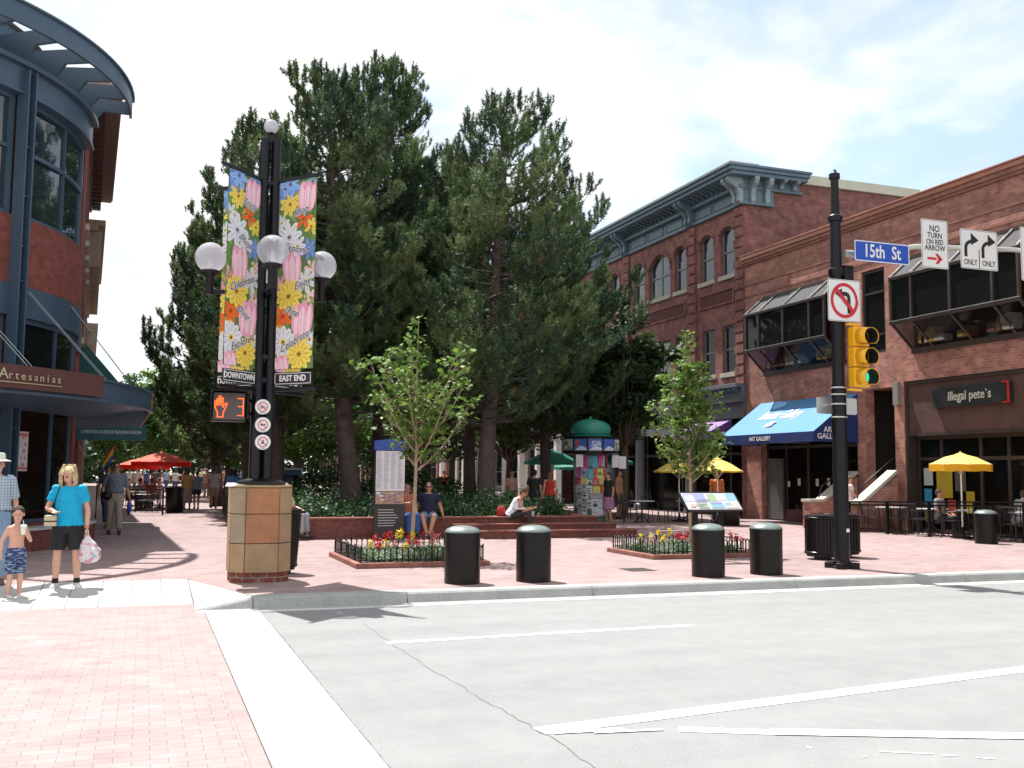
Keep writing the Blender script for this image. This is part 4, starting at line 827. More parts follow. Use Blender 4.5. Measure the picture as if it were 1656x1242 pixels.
b = MB(); b.box((xa-4, YA+.4, 0), (xa-3.95, YB-.4, 3.2)); b.box((xa-4, YA+.4, 3.1), (xa-.4, YB-.4, 3.15)); b.build('interior', DARKIN, t)
row_house('ornate_building', fx(37.65), 37.65, 50, 10.2, TANB, 'tan building with stepped stone cornice beyond the dentil building', -1, 3, 1.1, trim=M('sandy_stone_trim', (.36, .27, .2), .8), sk=DK, corn=(.55, 1.6))
row_house('plain_building', fx(50.1), 50.1, 68, 8.2, BR_OLD, 'lower brick building further down on the left side', -1, 2, 1.1, sk=DK, corn=(.5, .9))
row_house('plain_building', fx(68.1), 68.1, 110, 8.2, TANB, 'farthest tan brick building on the left side', -1, 2, 1.1, sk=DK)
# awning of the reading room
t2 = thing('green_awning', (-1.0, 28.8, 2.4), 'dark green awning with CHRISTIAN SCIENCE READING ROOM on its end valance', 'awning')
GA = M('awning_bottle_green', (.006, .07, .065), .7, var=.1)
xw, ya, yb = fx(28.5)+.02, 28.2, 31.6; xo = .02
b = MB(); b.add([(xw, ya, 5.0), (xw, yb, 5.0), (xo, yb, 3.05), (xo, ya, 3.05)], [(0, 1, 2, 3)]); b.add([(xo+.003, ya, 3.05), (xo+.003, yb, 3.05), (xo+.003, yb, 2.62), (xo+.003, ya, 2.62)], [(0, 1, 2, 3)])
b.add([(xw, ya-.003, 2.95), (xo, ya-.003, 2.95), (xo, ya-.003, 3.05), (xw, ya-.003, 5.0)], [(0, 1, 2, 3)]); c = b.build('canopy', GA, t2); sm = c.modifiers.new('t', 'SOLIDIFY'); sm.thickness = .01
zv0, zv1 = onY(180, 712, ya).z, onY(180, 686, ya).z
b = MB(); b.box((xw, ya-.03, zv0), (xo+.02, ya-.012, zv1)); b.build('valance', M('awning_teal_valance', (.004, .06, .07), .6), t2)
text('CHRISTIAN SCIENCE READING ROOM', .118, M('lettering_grey', (.45, .5, .5), .6), t2, ((xw+xo)/2, ya-.034, (zv0+zv1)/2), X=(1, 0, 0), ext=.001, bold=.001, sx=.72)
# ---- round corner building
CX, CY, RW = -7.0, 25.0, 5.48
t = thing('corner_building', (CX, CY, 0), 'round-cornered red brick building with blue steel windows and rooftop trellis', 'building')
def pol(R, a, z): return Vector((CX+R*math.cos(a), CY+R*math.sin(a), z))
def arc(b, R0, R1, a0, a1, z0, z1, m=0, step=R_(3.0)):
    n = max(1, int(math.ceil((a1-a0)/step))); b0 = len(b.v); vs = []; fs = []; uvs = []
    for k in range(n+1):
        a = a0+(a1-a0)*k/n; vs += [pol(R0, a, z0), pol(R1, a, z0), pol(R1, a, z1), pol(R0, a, z1)]
    for k in range(n):
        i = 4*k; j = i+4; s0, s1 = (a0+(a1-a0)*k/n)*R1, (a0+(a1-a0)*(k+1)/n)*R1
        fs.append((i+1, j+1, j+2, i+2)); uvs.append([(s0, z0), (s1, z0), (s1, z1), (s0, z1)])
        fs.append((i, i+3, j+3, j)); uvs.append([(s0, z0), (s0, z1), (s1, z1), (s1, z0)])
        fs.append((i+3, i+2, j+2, j+3)); uvs.append([(s0, 0), (s0, R1-R0), (s1, R1-R0), (s1, 0)])
        fs.append((i, j, j+1, i+1)); uvs.append([(s0, 0), (s1, 0), (s1, R1-R0), (s0, R1-R0)])
    fs.append((0, 1, 2, 3)); uvs.append([(0, z0), (R1-R0, z0), (R1-R0, z1), (0, z1)]); e = 4*n
    fs.append((e, e+3, e+2, e+1)); uvs.append([(0, z0), (0, z1), (R1-R0, z1), (R1-R0, z0)])
    b.add(vs, fs, m, False, uvs); return b
def angpx(px, R, z):
    best = None
    for k in range(0, 900):
        a = R_(-90+k*.1); p = pol(R, a, z)-Vector((0, 0, CAMH)); d = p.dot(fw)
        if d <= 0: continue
        x = 828+FPX*p.dot(rt)/d
        if best is None or abs(x-px) < best[0]: best = (abs(x-px), a)
    return best[1]
A0, A1 = R_(-125), R_(0)
zs = dict(s0=.5, w0=2.9, c0=3.42, w1=4.62, b0=5.25, b1=6.62, w2=9.12, r=9.72)
b = MB(); arc(b, RW-.3, RW, A0, A1, 0, .5); arc(b, RW-.3, RW, A0, A1, 5.25, 6.62)
b.box((-1.9, 25.0, 0), (-1.56, 26.22, 9.6)); b.box((-12, 25.9, 0), (-1.9, 26.2, 9.6)); b.box((-24, 19.55, 0), (-7.05, 19.9, .5)); b.box((-24, 19.55, 5.25), (-7.3, 19.9, 6.62))
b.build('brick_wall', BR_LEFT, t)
b = MB(); arc(b, RW-.32, RW+.03, A0, A1, 4.62, 5.245); arc(b, RW-.32, RW+.02, A0, A1, 2.9, 3.42); arc(b, RW-.3, RW+.10, A0, A1, 9.12, 9.62); arc(b, RW-.1, RW+.22, A0, A1, 9.62, 9.72); arc(b, RW-.1, RW+.14, A0, A1, 9.06, 9.12)
b.box((-1.9, 25.002, 4.3), (-1.50, 25.7, 5.0)); b.build('steel_beam', BLUE, t)
b = MB(); arc(b, RW-1.3, RW-1.0, A0, R_(12), 9.72, 11.0); b.build('roof_drum', BLUE, t)
b = MB(); n = 24; vs = [pol(RW-.9, A0+(R_(20)-A0)*k/n, 11.0) for k in range(n+1)]+[pol(RW-3.5, A0+(R_(20)-A0)*k/n, 12.1) for k in range(n+1)]; b.add(vs, [(k, k+1, n+2+k, n+1+k) for k in range(n)], sm=True); b.build('roof', M('tan_metal_roof', (.40, .32, .25), .6), t)
b = MB(); arc(b, RW-4.5, RW-1.31, A0, R_(12), 9.5, 9.7); b.build('roof_deck', MATS['roof_felt'], t)
# fins and windows
fins = [angpx(40, RW+.15, 7.5)]; fd = R_(29)
angs = [fins[0]+k*fd for k in (-3, -2, -1, 0) if fins[0]+k*fd > A0]
for a in angs:
    b = MB(); d = Vector((math.cos(a), math.sin(a), 0)); s = Vector((-math.sin(a), math.cos(a), 0))
    for sg in (-.10, .10): b.obox(pol(RW+.12, a, 4.9)+s*sg, .26, .035, 9.3, d, s)
    b.obox(pol(RW+.02, a, 4.9), .05, .2, 9.3, d, s)
    for z in (1.2, 2.4, 5.3, 6.0, 7.0, 8.0): b.obox(pol(RW+.10, a, z), .2, .17, .02, d, s)
    b.build('steel_fin', BLUE, t)
def winarc(a0, a1, z0, z1, cols, rows, gm):
    b = MB(); wf = .07/RW
    arc(b, RW-.16, RW-.06, a0, a0+wf*1.6, z0, z1); arc(b, RW-.16, RW-.06, a1-wf*1.6, a1, z0, z1); arc(b, RW-.16, RW-.06, a0+wf*1.6, a1-wf*1.6, z0, z0+.08); arc(b, RW-.16, RW-.06, a0+wf*1.6, a1-wf*1.6, z1-.1, z1)
    for c in range(1, cols): a = a0+(a1-a0)*c/cols; arc(b, RW-.155, RW-.065, a-wf*.5, a+wf*.5, z0+.08, z1-.1)
    for r in rows: z = z0+(z1-z0)*r; arc(b, RW-.15, RW-.07, a0+wf*1.6, a1-wf*1.6, z-.04, z+.04)
    o = b.build('window', BLUE, t); g = MB()
    arc(g, RW-.12, RW-.11, a0+wf, a1-wf, z0+.04, z1-.04, step=(a1-a0-2*wf)/cols*1.001); g.build('pane', gm, o)
edges = sorted(angs)+[A1-R_(.3)]; edges = [A0]+edges
for a0, a1 in zip(edges[:-1], edges[1:]):
    cols = 2 if a1-a0 > .2 else 1
    winarc(a0+R_(1.3), a1-R_(1.3), zs['b1'], zs['w2']-.06, cols, (.56,), GLASSM)
    winarc(a0+R_(1.3), a1-R_(1.3), zs['c0'], zs['w1'], cols, (), GLASS)
    winarc(a0+R_(1.3), a1-R_(1.3), zs['s0'], zs['w0'], cols, (), GLASST)
b = MB(); arc(b, RW-4, RW-3.8, A0, A1, 0, 3); arc(b, RW-4, RW-.32, A0, A1, 2.92, 2.96); arc(b, RW-4, RW-.32, A0, A1, .45, .49); b.build('interior', DARKIN, t)
b = MB()
for k in range(14): a = R_(rb.uniform(-75, -8)); b.obox(pol(RW-rb.uniform(.8, 2.4), a, .5+.5), .3, .3, 1.0, m=k % 4)
b.build('shop_contents', [M('pottery_orange', (.35, .14, .05), .6), M('pottery_teal', (.05, .2, .22), .6), M('pottery_cream', (.4, .35, .25), .6), M('shelf_wood', (.14, .07, .03), .6)], t)
# low brick planter ledge along the wall
b = MB(); arc(b, RW+.01, RW+.55, A0, R_(-2), 0, .40); b.build('ledge_wall', BR_PLANT, t)
b = MB(); arc(b, RW+.01, RW+.58, A0, R_(-2), .403, .45); b.build('ledge_cap', CONC, t)
# rooftop trellis
RR = 6.42
b = MB(); arc(b, RR-.06, RR, A0, R_(2), 10.02, 10.42, step=R_(2)); arc(b, RR-.02, RR+.05, A0, R_(2), 10.42, 10.46, step=R_(2)); b.build('trellis_ring', BLUE, t)
for k in range(12):
    a = R_(1.2-9.4*k); d = Vector((math.cos(a), math.sin(a), 0)); s = Vector((-math.sin(a), math.cos(a), 0)); o_ = Vector((CX, CY, 0))
    b = MB(); pr = [(RW-1.0, 9.73), (RW+.05, 9.73), (RW+.30, 10.08), (RR-.065, 10.08), (RR-.065, 10.38), (RW-1.0, 10.38)]
    b.prism(pr, o_-s*.04, d, (0, 0, 1), -.08); b.build('trellis_arm', BLUE, t)
# entrance canopy
AC0, AC1 = A0, R_(4); RC = 7.12
b = MB(); arc(b, RC-.05, RC, AC0, AC1, 2.98, 3.34, step=R_(2)); arc(b, RC-.05, RC+.06, AC0, AC1, 3.34, 3.38, step=R_(2)); arc(b, RC-.05, RC+.05, AC0, AC1, 2.93, 2.98, step=R_(2)); b.build('canopy_fascia', BLUE, t)
b = MB(); arc(b, RW+.03, RC-.055, AC0, AC1, 3.26, 3.30, step=R_(3)); b.build('canopy_deck', BLUED, t)
b = MB(); n = 40; vs = []
for k in range(n+1): a = AC0+(AC1-AC0)*k/n; vs += [pol(RW+.03, a, 2.75), pol(RC-.06, a, 3.0)]
b.add(vs, [(2*k, 2*k+1, 2*k+3, 2*k+2) for k in range(n)], sm=True); b.build('canopy_soffit', BLUE, t)
b = MB(); aa = AC1+.002; b.add([pol(RW+.03, aa, 2.55), pol(RC-.25, aa, 2.62), pol(RC-.02, aa, 2.95), pol(RC-.02, aa, 3.34), pol(RW+.03, aa, 3.34)], [(0, 1, 2, 3, 4)]); b.build('canopy_end', BLUED, t)
b = MB(); b.bar(pol(RC+.0, aa+.004, 2.93), pol(RC-.22, aa+.004, 2.60), .03, .03); b.bar(pol(RC+.04, aa+.004, 2.93), pol(RC+.04, aa+.004, 3.36), .03, .03); b.build('canopy_edge_trim', M('canopy_rust_edge', (.36, .12, .08), .5), t)
for k in (0, 1, 2, 3, 4):
    a = R_(-4-19*k); b = MB()
    for ds in (-.05, .05): s = Vector((-math.sin(a), math.cos(a), 0)); b.tube([pol(RW+.05, a-R_(9), 5.15)+s*ds, pol(RC-.3, a, 3.36)+s*ds], .010, 6)
    b.build('stay_cable', M('steel_cable', (.35, .36, .38), .35, metal=.8, var=0), t)
# rusted sign panel standing on the canopy edge
a_r = angpx(168, RC+.1, 3.6)
t2 = thing('shop_sign', pol(RC+.1, a_r-.3, 3.35), 'curved rust-brown Artesanias sign panel standing on the blue canopy edge', 'sign')
b = MB(); arc(b, RC+.07, RC+.11, R_(-95), a_r, 3.02, 3.44, step=R_(2)); b.build('panel', RUST, t2)
sg = M('sign_tarnished_gold', (.55, .48, .32), .45, metal=.3)
wordA = 'Artesanias'; a_s, a_e = angpx(8, RC+.14, 3.6), angpx(98, RC+.14, 3.6)
for k, ch in enumerate(wordA):
    a = a_s+(a_e-a_s)*k/(len(wordA)-1); text(ch, .27 if k == 0 else .20, sg, t2, pol(RC+.135, a, 3.24+(.02 if k == 0 else 0)), X=(-math.sin(a), math.cos(a), 0), ext=.008)
b = MB(); arc(b, RC+.12, RC+.135, a_s-.01, a_e+.01, 3.115, 3.13, step=R_(2)); b.build('underline', sg, t2)
# paper notice in the left window
a_n = angpx(35, RW-.02, 1.6); s = Vector((-math.sin(a_n), math.cos(a_n), 0)); d = Vector((math.cos(a_n), math.sin(a_n), 0))
t2 = thing('window_banner', pol(RW-.02, a_n, 1.0), 'tall white paper banner with faded red characters in the left shop window', 'window sign')
zt_, zb_ = onY(35, 693, 20.6).z, onY(35, 762, 20.6).z
b = MB(); b.prism([(-.15, zb_), (.15, zb_), (.15, zt_), (-.15, zt_)], Vector((CX, CY, 0))+d*(RW-.02), s, (0, 0, 1), .004); b.build('sheet', M('banner_paper', (.55, .56, .55), .7), t2)
b = MB(); H_ = zt_-zb_
for r_ in range(5):
    z = zb_+H_*(.12+.17*r_)
    for q in range(rb.randint(2, 4)): x = rb.uniform(-.09, .06); b.prism([(x, z), (x+.022, z), (x+.03, z+.07), (x+.008, z+.07)], Vector((CX, CY, 0))+d*(RW-.012+.001*q), s, (0, 0, 1), .002)
for z in (zb_+.03, zt_-.09): b.prism([(-.13, z), (.13, z), (.13, z+.05), (-.13, z+.05)], Vector((CX, CY, 0))+d*(RW-.012), s, (0, 0, 1), .002)
b.build('red_characters', M('faded_red_ink', (.50, .12, .13), .7), t2)
# ================================================================== TREES
BARKP = M('pine_bark', (.105, .078, .066), .95, var=.4, vs=5, bump=.9, bs=22)
BARKD = M('grey_brown_bark', (.10, .075, .055), .95, var=.35, vs=6, bump=.7, bs=25)
BARKY = M('young_tan_bark', (.42, .30, .21), .85, var=.2, vs=10)
NEED = [M('pine_needle_%s' % n, c, .55, var=.3, vs=1.1, trans=.18, spec=.35) for n, c in (('mid', (.072, .125, .042)), ('blue', (.05, .098, .05)), ('pale', (.17, .235, .095)), ('dead', (.16, .085, .035)))]
def norm(a): return a/np.maximum(np.linalg.norm(a, axis=-1, keepdims=True), 1e-6)
def needles(rng, P, D, m, ln, wd):
    n = len(P); D = np.repeat(D, m, 0); P = np.repeat(P, m, 0); k = len(P)
    d = norm(D*.50+norm(rng.normal(size=(k, 3)))*1.0); st = P+D*(rng.uniform(-.10, .12, (k, 1))); L_ = ln*rng.uniform(.7, 1.25, (k, 1))
    s = norm(np.cross(d, rng.normal(size=(k, 3))))*wd; bend = np.array([0, 0, .02])
    return np.stack([st-s, st+s, st+d*L_+bend], 1).reshape(-1, 3)
def pine(base, top, Rm, zc, seed, label, tr=.24, dens=1.0, asym=(0, 0), m=34, wob=.28):
    rng = np.random.default_rng(seed); rr = random.Random(seed); base, top = Vector(base), Vector(top); top.z -= .75; H = top.z-base.z
    t = thing('pine_tree', base, label, 'pine tree', 'tall pines in the brick planter')
    ax = lambda z: base.lerp(top, (z-base.z)/H)+Vector((math.sin(z*.9+seed)*.08, math.cos(z*.7+seed)*.08, 0))*(1-(z-base.z)/H)
    b = MB(); pts = [ax(base.z+H*i/14) for i in range(15)]; b.tube(pts, [tr*(1.25 if i == 0 else 1)*(1-i/14*.93) for i in range(15)], 12); b.build('trunk', BARKP, t)
    br = MB(); TP = []; TD = []; z = zc; up_ = np.array([0, 0, 1.0])
    # a few dead snags under the crown
    for _ in range(7):
        zz = rr.uniform(zc*.75+base.z*.25, zc+1.5); a = rr.uniform(0, 6.28); p = ax(zz); L_ = rr.uniform(.6, 1.6); br.tube([p, p+Vector((math.cos(a)*L_*.6, math.sin(a)*L_*.6, .1)), p+Vector((math.cos(a)*L_, math.sin(a)*L_, rr.uniform(-.2, .3)))], [.03, .02, .006], 5)
    while z < top.z-.15:
        tt = (z-zc)/(top.z-zc); R = Rm*min(1, .70+tt*1.9)*(max(0.0, 1-tt)**.52)+.15
        nb = rr.choice([5, 5, 6, 6]) if tt < .85 else 4; a0 = rr.uniform(0, 6.28)
        for k in range(nb):
            a = a0+6.283*k/nb+rr.uniform(-.35, .35); L_ = R*rr.uniform(.62, 1.12)*(1+asym[0]*math.cos(a)+asym[1]*math.sin(a))*(1+wob*math.sin(3*a+z*1.7)); L_ = max(.2, L_)
            d0 = Vector((math.cos(a), math.sin(a), 0)); p0 = ax(z+rr.uniform(-.15, .15)); rise = .12+.55*tt+rr.uniform(-.15, .15); ns = max(4, int(L_/.28)); P = []
            for i in range(ns+1):
                s = i/ns; P.append(p0+d0*(L_*s)+Vector((0, 0, L_*(rise*s*.45-.10*s+.42*s**3)))+Vector((-d0.y, d0.x, 0))*(math.sin(s*3+a)*.06*L_))
            br.tube(P, [max(.006, .045*(L_/3)**.7*(1-.9*i/ns)) for i in range(ns+1)], 5, caps=False)
            for i in range(1, ns+1):
                s = i/ns
                if s < .30: continue
                dl = (P[i]-P[i-1]).normalized(); sd = Vector((-dl.y, dl.x, 0)).normalized()
                for sg in (-1, 1):
                    if rr.random() > .93: continue
                    sl = L_*rr.uniform(.14, .34)*(1.15-s*.8)+.10; q = (dl*.75+sd*sg*rr.uniform(.6, 1.0)+Vector((0, 0, rr.uniform(-.05, .45)))).normalized(); nt_ = max(1, int(sl/.115*dens))
                    for j in range(nt_):
                        u = (j+1)/nt_; pp = P[i]+q*(sl*u)+Vector((0, 0, sl*.25*u*u)); dd = (q+Vector((0, 0, .35+.6*u))).normalized(); TP.append(pp); TD.append(dd)
                        if rr.random() < .8*dens: TP.append(pp+Vector((rr.uniform(-.12, .12), rr.uniform(-.12, .12), rr.uniform(-.05, .15)))); TD.append((dd+Vector((rr.uniform(-.6, .6), rr.uniform(-.6, .6), .2))).normalized())
                TP.append(P[i]); TD.append((dl+Vector((0, 0, .5))).normalized())
            for c_ in range(3):
                ox = Vector((rr.uniform(-.22, .22), rr.uniform(-.22, .22), 0))*(c_ > 0)
                for j in range(4): TP.append(P[-1]-d0*(.12*c_)+ox+Vector((rr.uniform(-.03, .03), rr.uniform(-.03, .03), .08+.12*j-.06*c_))); TD.append((dl*(.4-.12*j)+Vector((0, 0, .9))).normalized())
        z += rr.uniform(.26, .42)*(1 if tt < .8 else .8)
    for j in range(6): TP.append(top+Vector((0, 0, -.4+.14*j))); TD.append(Vector((0, 0, 1)))
    br.build('branches', BARKP, t)
    TP = np.array([tuple(p) for p in TP]); TD = np.array([tuple(p) for p in TD]); keep = np.array([mnoise.noise(Vector(p)*.55+Vector((seed*3.1, 7, 0))) > -.30 for p in TP]) | (TP[:, 2] > top.z-1.2); TP, TD = TP[keep], TD[keep]; V = needles(rng, TP, TD, m, .125, .0140)
    f = np.array([mnoise.noise(Vector(p)*.45+Vector((seed, 0, 0))) for p in TP]); tone = np.where(f > .22, 2, np.where(f < -.12, 1, 0)); tone[rng.uniform(size=len(tone)) < .008] = 3
    tone[(rng.uniform(size=len(tone)) < .12)] = 2
    npmesh('needle_crown', V, 3, NEED, t, mi=np.repeat(tone, m)); return t
def P0(px, py, D, z=None):
    v = dep(px, py, D)
    if z is not None: v.z = z
    return v
pine(P0(566, 800, 31, .4), P0(531, 98, 31), 3.3, 3.4, 1, 'tall leaning pine with the thick tan trunk left of the map kiosk', .33, 1.0)
pine(P0(612, 800, 37, .4), P0(628, 86, 37), 3.6, 3.8, 2, 'tallest pine, its tip highest above the group, behind the others', .28, .9)
pine(P0(786, 805, 31, .4), P0(815, 152, 31), 3.5, 3.2, 3, 'open-crowned pine on the right with the thick trunk behind the seated reader', .29, .85, asym=(.2, 0), m=26)
pine(P0(764, 800, 38, .4), P0(742, 235, 38), 2.9, 3.6, 4, 'pine with a dark slim trunk close behind the right-hand pine', .25, .9)
pine(P0(452, 800, 33, .4), P0(425, 186, 33), 3.0, 3.2, 5, 'pine directly behind the banner lamp post', .24, 1.0)
pine(P0(352, 800, 42, .1), P0(326, 362, 42), 2.35, 2.2, 6, 'lower dense pine at the left edge of the group over the mall walk', .25, 1.25, asym=(-.1, 0))
pine(P0(880, 805, 37, .4), P0(890, 318, 37), 3.6, 3.0, 8, 'lower broad pine reaching toward the brick building on the right', .22, 1.0, asym=(-.05, 0))
pine(P0(405, 800, 37, .3), P0(392, 300, 37), 2.8, 2.7, 9, 'short bushy pine filling the gap left of the lamp post', .22, 1.2)
pine(P0(690, 800, 41, .4), P0(672, 262, 41), 3.3, 3.6, 12, 'shadowed pine in the middle of the group behind the young maple', .22, .9)
# ---- broadleaf trees
def leafmats(n, a, b_, tr=.35): return [M(n+'_dark', a, .6, var=.25, vs=2, trans=tr), M(n+'_light', b_, .55, var=.25, vs=2, trans=tr)]
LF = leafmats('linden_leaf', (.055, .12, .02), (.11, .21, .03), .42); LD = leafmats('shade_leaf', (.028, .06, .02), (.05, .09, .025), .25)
def broadleaf(name, base, zc, R, hz, seed, label, n=16000, size=.17, mats=LF, tr=.16, group=None, clumps=70, stemz=None, cat='tree', asym=(0, 0)):
    rng = np.random.default_rng(seed); base = Vector(base); t = thing(name, base, label, cat, group); c = np.array([base.x+asym[0], base.y+asym[1], zc])
    b = MB(); b.tube([base, base+Vector((.05, .0, (zc-base.z)*.45)), Vector(c)+Vector((0, 0, -hz*.3)), Vector(c)+Vector((0, 0, hz*.5))], [tr*1.2, tr*.9, tr*.6, tr*.15], 9); b.build('trunk', BARKD, t)
    d = norm(rng.normal(size=(clumps, 3))); rad = rng.uniform(.35, 1.0, (clumps, 1))**.5; C_l = c+d*rad*np.array([R, R, hz])*rng.uniform(.75, 1.12, (clumps, 1))
    b = MB(); f0 = Vector((base.x, base.y, base.z+(zc-base.z)*.45))
    for k in range(0, clumps, 3):
        e = Vector(C_l[k]); q = f0.lerp(e, .5)+Vector((0, 0, -.05*R)); b.tube([f0, q, e], [tr*.32, tr*.16, .01], 5, caps=False)
    b.build('branches', BARKD, t)
    w = rng.integers(0, clumps, n); cr_ = R*.24*rng.uniform(.6, 1.3, clumps); off = norm(rng.normal(size=(n, 3)))*(rng.uniform(0, 1, (n, 1))**.45); P = C_l[w]+off*cr_[w][:, None]*np.array([1.15, 1.15, .8])
    tone = (rng.uniform(size=clumps) < .5)[w].astype(int); npmesh('leaf_crown', leafcloud(rng, P, size, .6, .7, .3), 4, mats, t, mi=tone); return t
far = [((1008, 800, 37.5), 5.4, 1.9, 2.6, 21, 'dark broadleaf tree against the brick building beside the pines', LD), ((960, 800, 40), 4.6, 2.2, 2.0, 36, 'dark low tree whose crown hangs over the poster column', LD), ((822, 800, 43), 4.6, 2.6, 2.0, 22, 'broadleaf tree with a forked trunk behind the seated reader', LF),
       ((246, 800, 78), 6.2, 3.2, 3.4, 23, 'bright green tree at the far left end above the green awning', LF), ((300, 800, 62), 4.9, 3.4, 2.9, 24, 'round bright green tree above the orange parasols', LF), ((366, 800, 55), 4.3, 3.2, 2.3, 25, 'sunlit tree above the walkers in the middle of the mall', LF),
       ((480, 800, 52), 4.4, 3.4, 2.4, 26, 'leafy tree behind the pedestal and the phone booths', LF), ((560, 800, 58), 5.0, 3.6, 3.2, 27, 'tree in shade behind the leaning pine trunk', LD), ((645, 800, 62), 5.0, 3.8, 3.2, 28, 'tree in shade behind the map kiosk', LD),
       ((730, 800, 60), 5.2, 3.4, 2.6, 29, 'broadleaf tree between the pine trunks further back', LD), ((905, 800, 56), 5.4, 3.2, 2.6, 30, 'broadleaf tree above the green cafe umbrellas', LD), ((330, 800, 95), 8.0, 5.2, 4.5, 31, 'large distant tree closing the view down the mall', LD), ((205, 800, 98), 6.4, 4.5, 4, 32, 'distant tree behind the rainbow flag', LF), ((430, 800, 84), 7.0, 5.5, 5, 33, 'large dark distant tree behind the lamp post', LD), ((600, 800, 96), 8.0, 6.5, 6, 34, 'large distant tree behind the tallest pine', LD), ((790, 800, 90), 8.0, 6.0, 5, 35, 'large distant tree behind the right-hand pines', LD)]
for (px, py, D), zc, R, hz, sd, lb, mt in far:
    broadleaf('broadleaf_tree', P0(px, py, D, 0), zc, R, hz, sd, lb, n=9000 if D > 50 else 13000, size=.17+.0016*D, mats=mt, tr=.16, clumps=60, group='broadleaf trees along the mall')
# ---- two young street trees
LY = leafmats('maple_leaf', (.085, .17, .025), (.16, .27, .045), .35)
def young(base, ztop, zfork, R, seed, label, n, nb, size, lean, spire=0, trk=.042):
    rng = np.random.default_rng(seed); rr = random.Random(seed); base = Vector(base); t = thing('young_maple', base, label, 'young tree')
    top = base+Vector((lean, 0, ztop)); ax = lambda s: base.lerp(top, s)+Vector((math.sin(s*5)*.03, 0, 0))
    b = MB(); b.tube([ax(i/12) for i in range(13)], [trk*(1.3 if i == 0 else 1)*(1-.92*(i/12)**.9)+.003 for i in range(13)], 9); b.build('trunk', BARKY, t)
    br = MB(); L_ = []
    for k in range(nb):
        s = zfork/ztop+((.80 if spire else .68)-zfork/ztop)*(k/nb)**1.05; a = k*2.4+rr.uniform(-.4, .4); tt = (s-zfork/ztop)/(1-zfork/ztop); ln = R*(1.12-.88*tt)*rr.uniform(.8, 1.2)
        d = Vector((math.cos(a), math.sin(a), 0)); p = ax(s); P = [p]
        for i in range(1, 6): u = i/5; P.append(p+d*(ln*u*(1-.15*u))+Vector((0, 0, ln*(.75*u+.35*u*u)*(.8 if spire else 1))))
        br.tube(P, [trk*.42*(1-tt*.5)*(1-.8*i/5)+.002 for i in range(6)], 5, caps=False)
        for i in range(1, 6):
            for q in range(3):
                dd = Vector((rr.uniform(-1, 1), rr.uniform(-1, 1), rr.uniform(-.1, .8))).normalized(); e = P[i]+dd*rr.uniform(.08, .26)*(R/.9); br.tube([P[i].lerp(P[i-1], rr.random()*.6), e], [.004, .002], 4, caps=False); L_.append(e); 
    for i in range(14): L_.append(ax(.8+.2*i/13)+Vector((rr.uniform(-.07, .07), rr.uniform(-.07, .07), 0)))
    br.build('branches', BARKY, t)
    A = np.array([tuple(e) for e in L_]); w = rng.integers(0, len(A), n); P = A[w]+rng.normal(size=(n, 3))*np.array([.075, .075, .045])
    # five-lobed leaves
    nrm = rng.normal(size=(n, 3))*.6; nrm[:, 2] = np.abs(nrm[:, 2])+.55; nrm = norm(nrm); a = rng.normal(size=(n, 3)); a -= nrm*(a*nrm).sum(1)[:, None]; a = norm(a); c = np.cross(nrm, a); s = (size*rng.uniform(.6, 1.25, n))[:, None]
    lob = [(0, 0), (.18, -.5), (.45, -.28), (.62, -.55), (.68, -.2), (1.0, 0), (.68, .2), (.62, .55), (.45, .28), (.18, .5)]
    V = np.stack([P+a*s*x+c*s*y+nrm*s*(.12*abs(y)-.25*x*x) for x, y in lob], 1).reshape(-1, 3)
    npmesh('leaf_crown', V, 10, LY, t, mi=(rng.uniform(size=n) < .5).astype(int)); return t
q = onY(665, 880, 18.3); young((q.x, 18.3, .06), onY(674, 520, 18.3).z, 1.55, 1.02, 3, 'young maple with a thin tan trunk and sparse crown in the left flower bed', 1650, 16, .105, .10)
q = onY(1116, 868, 18.2); young((q.x, 18.2, .06), onY(1092, 545, 18.2).z, 1.35, .72, 5, 'young upright leafy maple in the right flower bed behind the information board', 3300, 22, .088, -.05, spire=1)
# ---- planter shrubs
LSH = leafmats('shrub_leaf', (.035, .085, .03), (.07, .15, .045), .25); LSP = leafmats('spiky_shrub_leaf', (.05, .09, .05), (.10, .15, .09), .2)
rng = np.random.default_rng(77); rr = random.Random(77)
SW = ['behind the seated man in the cap', 'left of the map kiosk at the wall', 'at the foot of the leaning pine', 'behind the map kiosk', 'behind the man in navy', 'between the navy-shirted man and the pine', 'at the foot of the right-hand pine', 'left of the seated reader', 'right behind the seated reader', 'between the reader and the poster column', 'beside the poster column']
for k in range(22):
    x = 3.6+k*.34+rr.uniform(-.1, .1); y = 24.75+rr.uniform(0, .5)+(k % 2)*.9; h = rr.uniform(.35, .8)+(k % 2)*.15; R = rr.uniform(.34, .5); n = 900
    d = norm(rng.normal(size=(n, 3))); d[:, 2] = np.abs(d[:, 2]); P = np.array([x, y, .38])+d*np.array([R, R, h])*rng.uniform(.35, 1, (n, 1)); P += rng.normal(size=(n, 3))*.04
    t = thing('shrub', (x, y, .38), None, 'shrub', 'shrubs filling the brick planter'); t['label'] = ('green front-row shrub %s' % SW[k//2]) if k % 2 == 0 else ('taller back-row shrub, %s' % SW[k//2])
    b = MB()
    for q in range(5): a = rr.uniform(0, 6.28); b.tube([(x, y, .36), (x+math.cos(a)*R*.5, y+math.sin(a)*R*.5, .38+h*.7)], [.012, .005], 4)
    b.build('stems', BARKD, t); npmesh('foliage', leafcloud(rng, P, .085, .3, .5), 4, LSH if k % 3 else LSP, t, mi=(rng.uniform(size=n) < .45).astype(int))
